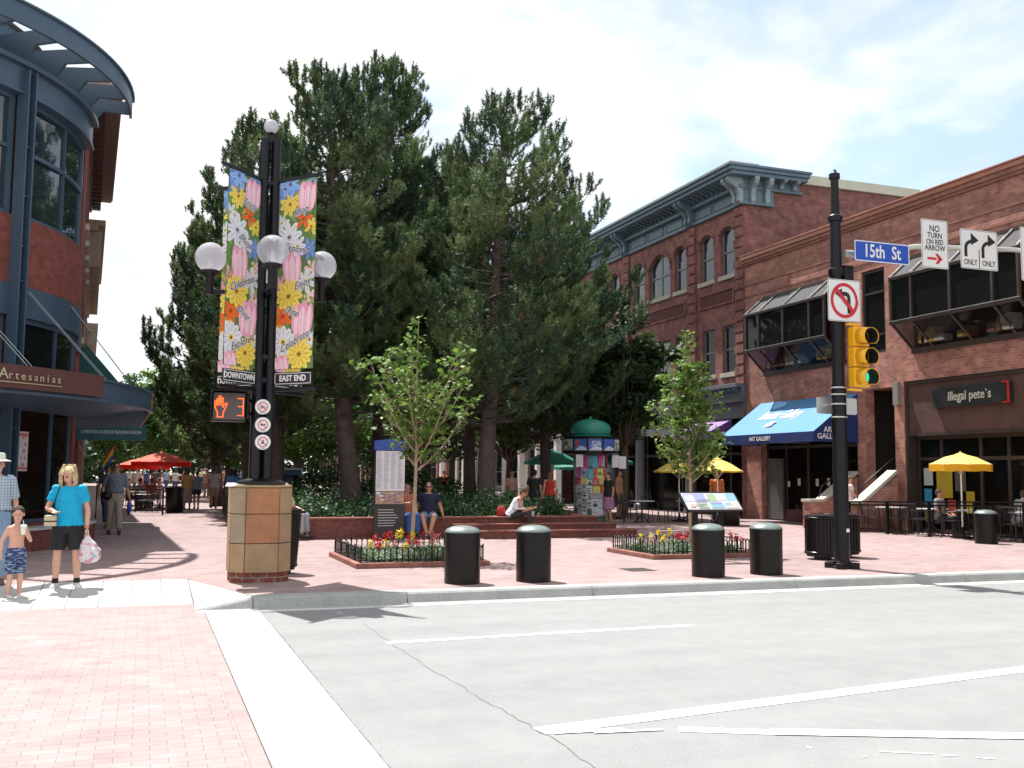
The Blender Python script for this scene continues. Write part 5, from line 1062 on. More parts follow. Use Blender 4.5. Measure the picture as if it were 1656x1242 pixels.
n = 26000; P = np.stack([rng.uniform(3.2, 10.7, n), rng.uniform(24.4, 33.0, n), .38+np.abs(rng.normal(0, .22, n))], 1); P[:, 2] += .25*np.sin(P[:, 0]*2.1)*np.sin(P[:, 1]*1.3)**2
tag(npmesh('ground_cover', leafcloud(rng, P, .10, .5, .6), 4, LSH, mi=(rng.uniform(size=n) < .4).astype(int)), 'leafy green ground cover under the pines inside the planter', 'ground cover', kind='stuff')

# distant wood closing the view at the far end of the mall
rng = np.random.default_rng(99); n = 52000; x = rng.uniform(-60, 100, n); y = 132+rng.uniform(-6, 22, n); zmax = 9.0+3.5*np.sin(x*.11)+2.0*np.sin(x*.37+1)+1.2*np.sin(x*.9)
P = np.stack([x, y, zmax*rng.uniform(0, 1, n)**.7+rng.normal(0, .5, n)], 1)
tag(npmesh('distant_wood', leafcloud(rng, P, 1.0, .5, .7), 4, LD, mi=(rng.uniform(size=n) < .4).astype(int)), 'dark mass of distant trees closing the far end of the mall', 'distant trees', kind='stuff')

rng = np.random.default_rng(101); n = 15000; x = rng.uniform(3.3, 10.6, n); y = 34.6+rng.normal(0, .45, n); hh = 1.55+.28*np.sin(x*2.3)+.15*np.sin(x*5.1)
hd = thing('hedge', (7, 34.6, 0), 'loose green hedge behind the pine trunks at the back of the planter', 'hedge')
npmesh('foliage', leafcloud(rng, np.stack([x, y, hh*rng.uniform(.02, 1, n)**.8], 1), .12, .4, .6), 4, LSH, hd, mi=(rng.uniform(size=n) < .45).astype(int))
b = MB()
for k in range(16): b.tube([(3.5+k*.45, 34.6, 0), (3.6+k*.45, 34.65, .7), (3.5+k*.45+rr.uniform(-.2, .2), 34.6, 1.2)], [.03, .02, .01], 5)
b.build('stems', BARKD, hd)
# ================================================================== LAMP POST, BANNERS, SIGNS
LC = Vector((1.64, 15.3, 0)); LR = R_(-1.0)
def lrot(v): c, s = math.cos(LR), math.sin(LR); return Vector((v[0]*c-v[1]*s, v[0]*s+v[1]*c, v[2] if len(v) > 2 else 0))
# pedestal
PH = 1.36
tiles = [M('sandstone_orange', (.37, .165, .08), .8, var=.22, vs=3.5, bump=.3, bs=30), M('sandstone_tan', (.34, .22, .125), .8, var=.2, vs=3, bump=.3, bs=30), M('sandstone_grey', (.29, .22, .15), .8, var=.2, vs=3, bump=.3, bs=30), M('sandstone_ochre', (.36, .235, .125), .8, var=.18, vs=3, bump=.3, bs=30)]
t = thing('stone_pedestal', LC, 'eight-sided sandstone tile pedestal carrying the banner lamp post', 'pedestal')
Ro, Ri = .44, .405
def octo(R, z, c=LC):     # square block with cut corners; R is measured to the flat faces
    a = .225+(R-.40)*.41; R = R
    return [c+Vector((x, y, z)) for x, y in ((R, a), (a, R), (-a, R), (-R, a), (-R, -a), (-a, -R), (a, -R), (R, -a))]
b = MB(); a, c = octo(Ri, .13), octo(Ri, PH); b.add(a+c, [(k, (k+1) % 8, 8+(k+1) % 8, 8+k) for k in range(8)]+[tuple(range(8, 16)), tuple(range(8))[::-1]]); b.build('core', M('tile_grout', (.16, .13, .10), .9), t)
b = MB(); a, c = octo(Ri+.01, 0), octo(Ri+.01, .14); b.add(a+c, [(k, (k+1) % 8, 8+(k+1) % 8, 8+k) for k in range(8)]); b.build('brick_base', brickmat('pedestal_brick', (.24, .07, .05), (.2, .055, .045), (.3, .24, .2), patch=.3, ps=3, dirt=(.4, .33, .28)), t)
rr = random.Random(2)
pat = {5: [1, 0, 0], 4: [1, 2, 2], 6: [3, 1, 3]}
for k in range(8):
    p0, p1 = octo(Ri, 0)[k], octo(Ri, 0)[(k+1) % 8]; d = p1-p0; n = Vector((d.y, -d.x, 0)).normalized(); u = d.normalized(); Lw = d.length
    zs = [.14, .56, .98, PH-.004]
    for j in range(3):
        ci = pat.get((k+1) % 8 if False else k, [1, 3, 2])[j] if k in pat else rr.randrange(4)
        b = MB(); e = .006; o = p0+n*.002
        b.prism([(e-.008, zs[j]+e), (Lw-e+.008, zs[j]+e), (Lw-e+.008, zs[j+1]-e), (e-.008, zs[j+1]-e)], o, u, (0, 0, 1), .03 if (u.cross(Vector((0, 0, 1)))).dot(n) > 0 else -.03)
        b.build('stone_tile', tiles[ci], t, bevel=.004)
b = MB(); a, c = octo(Ri+.03, PH), octo(Ri+.03, PH+.035); b.add(a+c, [(k, (k+1) % 8, 8+(k+1) % 8, 8+k) for k in range(8)]+[tuple(range(8, 16)), tuple(range(8))[::-1]]); b.build('cap', tiles[3], t, bevel=.006)
# lamp post : four slim tubes on a flared base
PZ = PH+.036
t = thing('lamp_post', LC+Vector((0, 0, PZ)), 'tall black four-tube lamp post with round glass globes on the stone pedestal', 'lamp post')
PT = 6.62
b = MB(); b.lathe([(.38, PZ), (.38, PZ+.02), (.36, PZ+.05), (.22, PZ+.085), (.2, PZ+.09)], LC, 8, sm=False, a0=LR+R_(22.5)); b.build('base_plate', BLACKM, t)
b = MB()
for sx in (-1, 1):
    for sy in (-1, 1):
        o = LC+lrot((sx*.085, sy*.085)); b.lathe([(.078, PZ+.05), (.078, 3.2), (.068, 3.25), (.066, PT-.05), (.06, PT)], o, 14)
b.build('shaft', BLACK, t)
for z in (2.9, 3.25, 4.25, 5.9, PT-.06):
    b = MB(); b.lathe([(.15, z), (.19, z+.01), (.19, z+.07), (.15, z+.08)], LC, 4, sm=False, a0=LR+R_(45)); b.build('collar', BLACK, t, bevel=.004)
b = MB(); b.lathe([(.03, PT), (.03, PT+.1), (.05, PT+.11), (.05, PT+.13)], LC, 12); b.build('finial_stem', BLACK, t)
GLOBE = M('frosted_acrylic_globe', (.62, .62, .66), .12, var=.05, vs=1, trans=.45, coat=.5)
def globemat():
    m, tt, p, l = newmat('clear_acrylic_globe'); p.inputs['Base Color'].default_value = (.74, .74, .78, 1); p.inputs['Roughness'].default_value = .06; p.inputs['Specular IOR Level'].default_value = .7
    out = [n for n in tt.nodes if n.type == 'OUTPUT_MATERIAL'][0]; tr = nd(tt, 'ShaderNodeBsdfTransparent'); tr.inputs[0].default_value = (.9, .9, .93, 1)
    tl_ = nd(tt, 'ShaderNodeBsdfTranslucent'); tl_.inputs[0].default_value = (.74, .74, .80, 1)
    m1 = nd(tt, 'ShaderNodeMixShader'); m1.inputs[0].default_value = .4; l(p.outputs[0], m1.inputs[1]); l(tl_.outputs[0], m1.inputs[2])
    lw = nd(tt, 'ShaderNodeLayerWeight'); lw.inputs[0].default_value = .5
    mr = nd(tt, 'ShaderNodeMapRange'); l(lw.outputs['Facing'], mr.inputs[0]); mr.inputs[3].default_value = .30; mr.inputs[4].default_value = .62
    m2 = nd(tt, 'ShaderNodeMixShader'); l(mr.outputs[0], m2.inputs[0]); l(tr.outputs[0], m2.inputs[1]); l(m1.outputs[0], m2.inputs[2]); l(m2.outputs[0], out.inputs[0]); return m
GL2 = globemat()
def sph(c, r, n=24, z0=-1.0):
    b = MB(); m = 14; pr = []
    for i in range(m+1):
        s = z0+(1-z0)*i/m; s = math.sin(math.asin(z0)+(math.pi/2-math.asin(z0))*i/m); pr.append((max(0, r*math.sqrt(max(0, 1-s*s))), r*s))
    b.lathe(pr, c, n); return b
sph(LC+Vector((0, 0, PT+.23)), .11).build('finial_globe', GLOBE, t)
for d in ((0, -1), (-1, 0), (1, 0), (0, 1)):
    dd = lrot((*d, 0)); c = LC+dd*.82+Vector((0, 0, 4.75))
    g = sph(c, .225, z0=-.9).build('globe', GL2, t)
    b = MB(); b.lathe([(.05, -.02), (.05, .06), (.035, .08), (.035, .16), (.02, .2), (0, .2)], c+Vector((0, 0, -.2)), 12); b.build('bulb', M('lamp_bulb', (.35, .35, .36), .3), g)
    b = MB(); b.lathe([(.06, -.56), (.06, -.3), (.075, -.28), (.14, -.235), (.14, -.20), (.12, -.19)], c, 16); b.tube([c+Vector((0, 0, -.50)), c-dd*.4+Vector((0, 0, -.50)), c-dd*.73+Vector((0, 0, -.52))], .035, 8)
    b.build('arm', BLACK, t)
# banner rails
BD = [(lrot((s/math.sqrt(2), q/math.sqrt(2), 0)), s, q) for s, q in ((1, -1), (-1, -1), (-1, 1), (1, 1))]
ZT, ZB = 5.96, 3.10
for dd, s, q in BD:
    for z in (ZT, ZB-.30):
        b = MB(); b.bar(LC+dd*.12+Vector((0, 0, z+(.0 if z == ZT else 0))), LC+dd*.97+Vector((0, 0, z+(.03 if z == ZT else 0))), .05, .05)
        b.build('banner_rail', BLACK, t)
# ---- painted flower banners
C_ = dict(green=M('banner_green', (.10, .20, .05), .6, var=.35, vs=6), leaf=M('banner_leaf', (.24, .36, .09), .6, var=.3, vs=9), lemon=M('banner_yellow', (.80, .62, .10), .6, var=.12, vs=12), gold=M('banner_gold', (.60, .33, .02), .6), white=M('banner_white', (.72, .72, .74), .6, var=.07, vs=12), grey=M('banner_petal_shade', (.48, .48, .60), .6),
          pink=M('banner_pink', (.78, .34, .46), .6, var=.2, vs=9), rose=M('banner_rose', (.70, .20, .34), .6), pale=M('banner_pale_pink', (.88, .58, .66), .6), orange=M('banner_orange', (.85, .15, .02), .6, var=.2, vs=9), redo=M('banner_red_orange', (.60, .06, .01), .6), blue=M('banner_blue', (.14, .25, .55), .6, var=.3, vs=8), sky=M('banner_sky_blue', (.25, .42, .75), .6, var=.15), ink=M('banner_ink', (.012, .012, .02), .6), brown=M('banner_brown', (.13, .06, .012), .6))
CK = list(C_); CI = {k: i for i, k in enumerate(CK)}
def paint_banner(name, dd, label, seed, words, flip=False):
    r = random.Random(seed); X = Vector(dd); r_in, r_out = .21, .89; Wd = r_out-r_in; Hh = ZT-ZB
    # face that looks toward -Y gets the picture; the cloth is printed on both sides
    t = thing(name, LC+X*.53+Vector((0, 0, ZB)), label, 'banner', 'flower banners on the lamp post')
    cloth = MB(); nx, nz = 6, 16; vs = []
    Nn = Vector((X.y, -X.x, 0))
    wave = lambda u, v: .02*math.sin(v*3.1+seed)*u+.012*math.sin(u*5+v*2)
    for j in range(nz+1):
        for i in range(nx+1):
            u = i/nx; v = j/nz; vs.append(LC+X*(r_in+u*Wd)+Vector((0, 0, ZB+v*Hh)))
    cloth.add(vs, [(j*(nx+1)+i, j*(nx+1)+i+1, (j+1)*(nx+1)+i+1, (j+1)*(nx+1)+i) for j in range(nz) for i in range(nx)])
    co = cloth.build('cloth', C_['green'], t); sm = co.modifiers.new('thick', 'SOLIDIFY'); sm.thickness = .004; sm.offset = 0
    for side in (1, -1):
        N_ = Nn*side; Xs = X if Vector((0, 0, 1)).cross(N_).dot(X) > 0 else -X
        O = LC+Xs*0+X*(r_in if Xs == X else r_out)+Vector((0, 0, ZB))
        b = MB()
        def P(poly, off, c):
            pl = [(min(max(x, 0.004), Wd-.004), min(max(y, .004), Hh-.004)) for x, y in poly]
            a = [O+Xs*x+Vector((0, 0, y))+N_*(.003+off) for x, y in pl]; b.add(a, [tuple(range(len(a)))], CI[c])
        def petal(cx, cy, a, L, w, off, c, k=7):
            ca, sa = math.cos(a), math.sin(a); pts = []
            for i in range(k*2):
                tt = i/(k*2)*2*math.pi; lx = L*.5*(1-math.cos(tt)); ly = w*.5*math.sin(tt)*(.6+.5*(1-math.cos(tt))/2)
                pts.append((cx+ca*lx-sa*ly, cy+sa*lx+ca*ly))
            P(pts, off, c)
        def daisy(cx, cy, R, c, c2, cc, n=11, off=.004):
            a0 = r.uniform(0, 6); R *= 1.16; cy *= Hh/2.68
            for i in range(n):
                a = a0+2*math.pi*i/n; LL = R*r.uniform(.88, 1.1); petal(cx, cy, a, LL, R*.46, off+i*.00025, c); petal(cx+math.cos(a)*R*.25, cy+math.sin(a)*R*.25, a, LL*.55, R*.07, off+.003+i*.00002, c2)
            P([(cx+R*.2*math.cos(q), cy+R*.2*math.sin(q)) for q in [k*math.pi/5 for k in range(10)]], off+.0036, cc)
            P([(cx+R*.1*math.cos(q), cy+R*.1*math.sin(q)) for q in [k*math.pi/4 for k in range(8)]], off+.0040, 'brown')
        def tulip(cx, cy, w, h, a, off=.008):
            w *= 1.15; h *= 1.1; cy *= Hh/2.68
            def q(x, y): return (cx+math.cos(a)*x*w-math.sin(a)*y*h, cy+math.sin(a)*x*w+math.cos(a)*y*h)
            P([q(*p) for p in ((-.5, .1), (-.46, -.22), (-.3, -.45), (-.1, -.52), (.1, -.52), (.3, -.45), (.46, -.22), (.5, .1), (.44, .40), (.34, .44), (.22, .36), (.1, .5), (0, .52), (-.1, .42), (-.25, .5), (-.36, .44), (-.45, .32))], off, 'pink')
            for i, (x0, x1, wd, c) in enumerate(((-.31, -.27, .26, 'pale'), (.0, .0, .34, 'pale'), (.32, .27, .24, 'pale'), (-.17, -.13, .022, 'rose'), (.18, .14, .022, 'rose'), (.03, .03, .05, 'white'), (-.40, -.34, .05, 'pink'), (.42, .35, .05, 'pink'), (-.05, -.04, .016, 'rose'), (.10, .08, .016, 'rose'))):
                P([q(x1-wd*.3, -.40), q(x1+wd*.3, -.40), q(x0+wd*.6, -.1), q(x0+wd*.5, .18), q(x0, .38), q(x0-wd*.5, .18), q(x0-wd*.6, -.1)], off+.0006+i*.0002, c)
        for i in range(60):
            petal(r.uniform(0, Wd), r.uniform(0, Hh), r.uniform(.5, 2.6), r.uniform(.16, .36), r.uniform(.03, .08), .0004+i*.00005, r.choice(['leaf', 'leaf', 'green', 'leaf', 'gold'] if r.random() < .3 else ['leaf']))
        s = 1 if not flip else .92
        # the picture, from the top down
        daisy(.10, 2.56, .22, 'blue', 'sky', 'sky', 8); daisy(.20, 2.62, .18, 'sky', 'blue', 'blue', 7, .0078)
        daisy(.20, 2.33, .16, 'lemon', 'gold', 'gold', 9, .0045); tulip(.52, 2.42, .30, .42, -.05)
        daisy(.46, 2.10, .14, 'orange', 'redo', 'redo', 5, .0045); daisy(.20, 1.86, .23, 'white', 'grey', 'grey', 8); daisy(.36, 1.72, .15, 'white', 'grey', 'lemon', 7, .0085)
        daisy(.57, 1.66, .16, 'blue', 'sky', 'sky', 7, .0045); tulip(.27, 1.42, .30, .46, .05)
        daisy(.52, 1.22, .17, 'white', 'grey', 'lemon', 7, .0045); daisy(.22, 1.02, .22, 'lemon', 'gold', 'gold', 11, .0085)
        daisy(.12, .74, .17, 'orange', 'redo', 'redo', 7, .0045); tulip(.48, .68, .34, .50, -.06)
        daisy(.14, .38, .23, 'white', 'grey', 'lemon', 11, .0045); daisy(.44, .20, .21, 'lemon', 'gold', 'gold', 12, .0085); tulip(.12, .06, .26, .26, .3, .0125)
        daisy(.60, 2.62, .13, 'sky', 'blue', 'blue', 6, .0006); daisy(.60, 1.98, .12, 'lemon', 'gold', 'gold', 8, .0006); daisy(.05, 2.08, .12, 'white', 'grey', 'lemon', 7, .0006); daisy(.05, 1.20, .13, 'pink', 'rose', 'gold', 6, .0006); daisy(.62, .98, .12, 'pale', 'pink', 'gold', 7, .0006); daisy(.62, .40, .13, 'white', 'grey', 'gold', 8, .0006); daisy(.05, .56, .11, 'lemon', 'gold', 'gold', 7, .0006); daisy(.62, 1.40, .11, 'pale', 'pink', 'lemon', 6, .0006)
        pic = b.build('flower_print', [C_[k] for k in CK], t)
        for wd_, (x, y), ang in words:
            for (mt, ox, ext, bd) in ((C_['white'], 0, .0004, .009), (C_['ink'], 0, .0004, .0)):
                Xa = Xs*math.cos(ang)+Vector((0, 0, 1))*math.sin(ang); Ya = Vector((0, 0, 1))*math.cos(ang)-Xs*math.sin(ang)
                text(wd_, .155, mt, t, O+Xs*x+Vector((0, 0, y))+N_*(.0185 if bd else .0205), X=Xa, Y=Ya, ext=ext, shear=.5, bold=bd, sx=.9)
    return t
W1 = [('Shop', (.40, 2.36), .25), ('Explore', (.32, 1.80), -.25), ('Enjoy', (.46, 1.26), .3), ('Dine', (.28, .86), -.35), ('Celebrate', (.34, .40), .45)]
W2 = [('Enjoy', (.44, 2.42), -.15), ('Shop', (.36, 1.86), -.5), ('Celebrate', (.32, 1.22), .4), ('Dine', (.36, .80), -.55), ('Explore', (.33, .34), .4)]
paint_banner('flower_banner', BD[0][0], 'flower banner on the right of the lamp post, above the EAST END plate', 1, W1)
paint_banner('flower_banner', BD[1][0], 'flower banner nearest on the left of the lamp post, above the DOWNTOWN plate', 2, W2)
paint_banner('flower_banner', BD[2][0], 'flower banner on the far left arm, half hidden behind the nearer left one', 3, W1)
paint_banner('flower_banner', BD[3][0], 'flower banner behind the post, only an edge showing beside the shaft', 4, W2)
SIGNB = M('sign_black', (.012, .012, .016), .45, var=.1)
for (dd, s, q), word, lb in ((BD[0], 'EAST END', 'black EAST END plate under the right flower banner'), (BD[1], 'DOWNTOWN', 'black DOWNTOWN plate under the nearer left flower banner'), (BD[2], 'DOWNTOWN', 'black DOWNTOWN plate mostly hidden, under the far left banner'), (BD[3], 'EAST END', 'black plate behind the post under the rear banner')):
    z0 = ZB-.02; c = LC+dd*.55+Vector((0, 0, z0-.12)); N_ = Vector((dd.y, -dd.x, 0)); N_ = N_ if N_.y < 0 else -N_; Xs = Vector((0, 0, 1)).cross(N_)
    t2 = thing('name_plate', c-Vector((0, 0, .1)), lb, 'sign', 'name plates under the banners')
    hw = .335
    b = MB(); b.obox(c, 2*hw, .03, .19, Xs, N_, m=0); b.build('plate', SIGNB, t2, bevel=.003)
    b = MB()
    for x0, x1, za, zb in ((-hw+.008, hw-.008, .072, .08), (-hw+.008, hw-.008, -.08, -.072), (-hw+.008, -hw+.016, -.08, .08), (hw-.016, hw-.008, -.08, .08)):
        b.obox(c+Xs*((x0+x1)/2)+Vector((0, 0, (za+zb)/2))+N_*.017, x1-x0, .003, zb-za, Xs, N_)
    b.build('border', WHITE, t2)
    text(word, .122, WHITE, t2, c+N_*.018, X=Xs, ext=.002, bold=.003, sx=.80 if word == 'DOWNTOWN' else .88)
# round NO signs strapped on the shaft
def ringpts(c, r0_, r1_, n=28):
    return [(c[0]+r1_*math.cos(2*math.pi*k/n), c[1]+r1_*math.sin(2*math.pi*k/n)) for k in range(n)], [(c[0]+r0_*math.cos(2*math.pi*k/n), c[1]+r0_*math.sin(2*math.pi*k/n)) for k in range(n)]
SGNW = M('sign_white', (.74, .74, .72), .35, var=.03); SGNR = M('sign_red', (.55, .012, .03), .4, var=.05); SGNK = M('sign_lettering_black', (.012, .012, .012), .45, var=0)
def disc_sign(px, py, lb, icon):
    FN = lrot((0, -1, 0)); Xs = Vector((0, 0, 1)).cross(FN); c = LC+FN*.175+lrot((0.0, 0, 0)); q = onY(px, py, c.y); c = Vector((q.x, c.y, q.z))
    t2 = thing('round_sign', c, lb, 'sign', 'round prohibition signs on the lamp post')
    b = MB(); P = lambda poly, off, th=.001, m=0: b.prism(poly, c+FN*off, Xs, (0, 0, 1), th, m)
    o, i = ringpts((0, 0), .07, .112); P(o, 0, .006, 0)
    b.build('disc', SGNW, t2); b = MB()
    for r0_, r1_ in ((.062, .074),):
        o, i = ringpts((0, 0), r0_, r1_)
        for k in range(28): k2 = (k+1) % 28; P([i[k], o[k], o[k2], i[k2]], .0075)
    P([(-.05, .043), (-.043, .05), (.05, -.043), (.043, -.05)][::-1], .0100)
    b.build('red_ring', SGNR, t2); b = MB()
    if icon == 0:
        for cx in (-.025, .025):
            o, i = ringpts((cx, -.012), .012, .018, 12)
            for k in range(12): k2 = (k+1) % 12; P([i[k], o[k], o[k2], i[k2]], .0085)
        P([(-.027, -.012), (0, -.012), (.012, .018), (-.012, .018), (-.008, .012), (.006, .012), (-.003, -.006), (-.025, -.006)], .0088)
    elif icon == 1: P([(-.04, .005), (-.02, .012), (.0, .004), (.025, .015), (.042, .004), (.03, -.004), (.0, -.008), (-.015, -.018), (-.03, -.008)], .0085)
    else: P([(-.01, -.02), (.0, -.02), (.012, .0), (.012, .035), (.0, .035), (.0, .01), (-.02, .0)], .0085); P([(-.04, -.026), (.035, -.026), (.035, -.02), (-.04, -.02)], .0088)
    P([(-.035, -.092), (.035, -.092), (.035, -.085), (-.035, -.085)], .0085)
    b.build('pictogram', SGNK, t2)
disc_sign(425, 658, 'top round no-cycling sign of three on the lamp post shaft', 0)
disc_sign(425, 687, 'middle round prohibition sign of three on the lamp post shaft', 1)
disc_sign(425, 715, 'lowest round prohibition sign of three on the lamp post shaft', 2)
# pedestrian signal
q0, q1 = onY(343, 632, 15.1), onY(398, 682, 15.1)
t2 = thing('pedestrian_signal', (q0.x, 15.2, q1.z), 'pedestrian signal showing an orange raised hand and a countdown 3', 'pedestrian signal')
cx, cz = (q0.x+q1.x)/2, (q0.z+q1.z)/2; Wd, Hd = q1.x-q0.x, q0.z-q1.z
b = MB(); b.box((q0.x, 15.1, q1.z), (q1.x, 15.32, q0.z)); b.build('housing', BLACKM, t2, bevel=.02)
b = MB(); b.box((q0.x-.01, 14.98, q0.z-.0), (q1.x+.01, 15.12, q0.z+.02)); b.box((q0.x-.012, 15.02, q1.z+.05), (q0.x-.002, 15.12, q0.z)); b.box((q1.x+.002, 15.02, q1.z+.05), (q1.x+.012, 15.12, q0.z)); b.build('visor', BLACKM, t2)
b = MB(); b.box((q0.x+.025, 15.088, q1.z+.025), (q1.x-.025, 15.099, q0.z-.025)); b.build('face', M('signal_face_mesh', (.085, .07, .065), .6, var=.2, vs=30), t2)
LED = M('led_orange', (.9, .1, .02), .5, var=0, emit=((1.0, .10, .015), 2.2))
b = MB()
def led(poly, closed=False, r=.0042):
    n = len(poly)
    for i in range(n if closed else n-1):
        a, c = Vector((poly[i][0], 0, poly[i][1])), Vector((poly[(i+1) % n][0], 0, poly[(i+1) % n][1])); m = max(1, int((c-a).length/.02))
        for k in range(m+1):
            p = a.lerp(c, k/m); b.obox((cx+p.x*Wd, 15.084, cz+p.z*Hd), r*2, .006, r*2)
led([(-.33, -.36), (-.33, -.22), (-.40, -.05), (-.41, .15), (-.37, .17), (-.35, .02), (-.35, .24), (-.31, .25), (-.30, .04), (-.29, .33), (-.25, .33), (-.24, .04), (-.22, .27), (-.18, .26), (-.18, -.03), (-.10, .10), (-.06, .08), (-.13, -.12), (-.17, -.22), (-.17, -.36)], True)
led([(.24, .27), (.40, .27), (.40, -.30), (.24, -.30)]); led([(.26, 0), (.40, 0)])
b.build('lit_symbols', LED, t2)
b = MB(); b.bar((q1.x-.02, 15.22, q0.z-.12), (LC.x-.1, 15.3, q0.z-.12), .05, .05); b.bar((q1.x-.02, 15.22, q1.z+.12), (LC.x-.1, 15.3, q1.z+.12), .05, .05); b.build('bracket', BLACKM, t2)
# leaflet on the pedestal
q = LC+lrot((-.36, -.2, 0)); b = MB(); b.prism([(-.16, -.1), (.13, -.12), (.16, .08), (-.12, .12)], q+Vector((0, 0, PH+.04)), (1, 0, .05), (0, 1, .2), .004)
tag(b.build('paper_sheet', M('folded_paper', (.6, .62, .66), .6), None), 'folded pale paper lying on top of the stone pedestal', 'paper')
# ================================================================== SIGNAL POLE
SP = Vector((11.5, 14.6, 0))
t = thing('signal_pole', SP, 'tall black round signal pole with bolted base standing near the kerb', 'signal pole')
TH = onY(1352, 277, 14.6).z
b = MB(); b.lathe([(.135, .1), (.13, 1.5), (.125, 3.2)], SP, 20); b.lathe([(.105, 3.2), (.10, 5.3), (.09, 6.3)], SP, 18); b.lathe([(.075, 6.25), (.07, TH-.15)], SP, 16); b.build('shaft', BLACK, t)
b = MB(); b.lathe([(.09, TH-.15), (.1, TH-.14), (.1, TH-.06), (.05, TH-.03), (.03, TH+.02), (0, TH+.03)], SP, 14); b.build('top_cap', BLACK, t)
b = MB()
for k in range(4): a = R_(45+90*k); b.obox(SP+Vector((math.cos(a)*.19, math.sin(a)*.19, .05)), .2, .14, .1, (math.cos(a), math.sin(a), 0), (-math.sin(a), math.cos(a), 0))
b.lathe([(.2, 0), (.2, .03), (.15, .05), (.15, .12), (.135, .13)], SP, 16); b.build('base_flange', BLACKM, t, bevel=.008)
for z in (3.02, 3.14, 2.85, 2.62): b = MB(); b.lathe([(.139, z), (.141, z+.003), (.141, z+.02), (.139, z+.023)], SP, 20); b.build('steel_strap', M('galvanised_strap', (.55, .55, .53), .35, metal=.6), t)
b = MB(); b.lathe([(.125, 6.15), (.13, 6.2), (.13, 6.24), (.1, 6.27)], SP, 16); b.lathe([(.12, 5.15), (.14, 5.2), (.14, 5.28), (.11, 5.3)], SP, 16); b.build('collar', BLACK, t)
b = MB(); b.box((SP.x+.1, SP.y-.1, 4.9), (SP.x+.3, SP.y+.06, 5.35)); b.build('arm_bracket', BLACKM, t, bevel=.01)
q = onY(1372, 858, 14.45); b = MB(); b.box((q.x-.035, 14.455, q.z-.03), (q.x+.03, 14.46, q.z+.03)); b.build('sticker', WHITE, t)
MAST = M('mast_arm_grey', (.42, .42, .38), .4, metal=.3, var=.1)
m0, m1, m2 = onY(1395, 412, 14.45), onY(1480, 399, 14.5), onY(1640, 404, 14.5)
b = MB(); b.tube([SP+Vector((.1, -.1, m0.z-SP.z)), m0, m1, m2, m2+Vector((3.2, 0, -.05))], [.07, .065, .05, .045, .03], 10); b.build('mast_arm', MAST, t)
def flat_sign(name, a, c, Y, lb, mat=None, rad=.035, group=None):
    p0, p1 = onY(*a, Y), onY(*c, Y); t2 = thing(name, (p0.x, Y, p1.z), lb, 'sign', group)
    cx, cz, hw, hh = (p0.x+p1.x)/2, (p0.z+p1.z)/2, (p1.x-p0.x)/2, (p0.z-p1.z)/2
    def rrect(w_, h_, r): return [(sx*(w_-r)+r*math.cos(an), sz*(h_-r)+r*math.sin(an)) for sx, sz, st in ((1, 1, 0), (-1, 1, 90), (-1, -1, 180), (1, -1, 270)) for an in [R_(st+k*22.5) for k in range(5)]]
    b = MB(); b.prism(rrect(hw, hh, rad), (cx, Y, cz), (1, 0, 0), (0, 0, 1), -.004 if False else .004, 0); plate = b.build('plate', mat or SGNW, t2)
    def draw(poly, off, name, m): 
        bb = MB()
        for k, pl in enumerate(poly): bb.prism([(x*hw, y*hh) for x, y in pl], (cx, Y-.0045-off-k*.0003, cz), (1, 0, 0), (0, 0, 1), .0008)
        bb.build(name, m, t2)
    def border(m, ins=.012, wd=.007):
        o_, i_ = rrect(hw-ins, hh-ins, rad*.8), rrect(hw-ins-wd, hh-ins-wd, rad*.7); bb = MB(); n = len(o_)
        for k in range(n): k2 = (k+1) % n; bb.prism([i_[k], o_[k], o_[k2], i_[k2]], (cx, Y-.0048, cz), (1, 0, 0), (0, 0, 1), .0008)
        bb.build('border', m, t2)
    for s_ in (-.5, .5): b = MB(); b.box((cx+s_*hw-.02, Y+.001, cz-.03), (cx+s_*hw+.02, Y+.09, cz+.03)); b.build('clamp', MAST, t2)
    return t2, cx, cz, hw, hh, draw, border
def arcpoly(cx, cy, r0_, r1_, a0, a1, n=10):
    return [[(cx+r_*math.cos(R_(a)), cy+r_*math.sin(R_(a))) for r_, a in ((r0_, a0+(a1-a0)*k/n), (r1_, a0+(a1-a0)*k/n), (r1_, a0+(a1-a0)*(k+1)/n), (r0_, a0+(a1-a0)*(k+1)/n))] for k in range(n)]
# street name
SGNB = M('street_sign_blue', (.012, .07, .42), .35, var=.05)
t2, cx, cz, hw, hh, draw, border = flat_sign('street_name_sign', (1381, 387), (1471, 430), 14.3, 'blue street name sign reading 15th St beside the signal pole', SGNB)
border(SGNW, .006, .018); text('15th  St', .33, SGNW, t2, (cx, 14.294, cz+.0), ext=.001, bold=.006, sx=.78)
t2, cx, cz, hw, hh, draw, border = flat_sign('regulatory_sign', (1489, 353), (1534, 436), 14.3, 'tall white NO TURN ON RED ARROW sign on the mast arm')
border(SGNK)
for i, (wd, sz, dz) in enumerate((('NO', .17, .62), ('TURN', .14, .34), ('ON RED', .135, .07), ('ARROW', .14, -.18))): text(wd, sz, SGNK, t2, (cx, 14.294, cz+dz*hh), ext=.001, bold=.002, sx=.78 if wd == 'ON RED' else .9)
draw([[(-.6, -.66), (.1, -.66), (.1, -.56), (-.6, -.56)], [(.0, -.82), (.2, -.82), (.55, -.61), (.2, -.40), (.0, -.40), (.22, -.61)]], .001, 'red_arrow', SGNR)
t2, cx, cz, hw, hh, draw, border = flat_sign('lane_use_sign', (1552, 369), (1614, 439), 14.3, 'white sign with two black curved right arrows and ONLY ONLY')
border(SGNK)
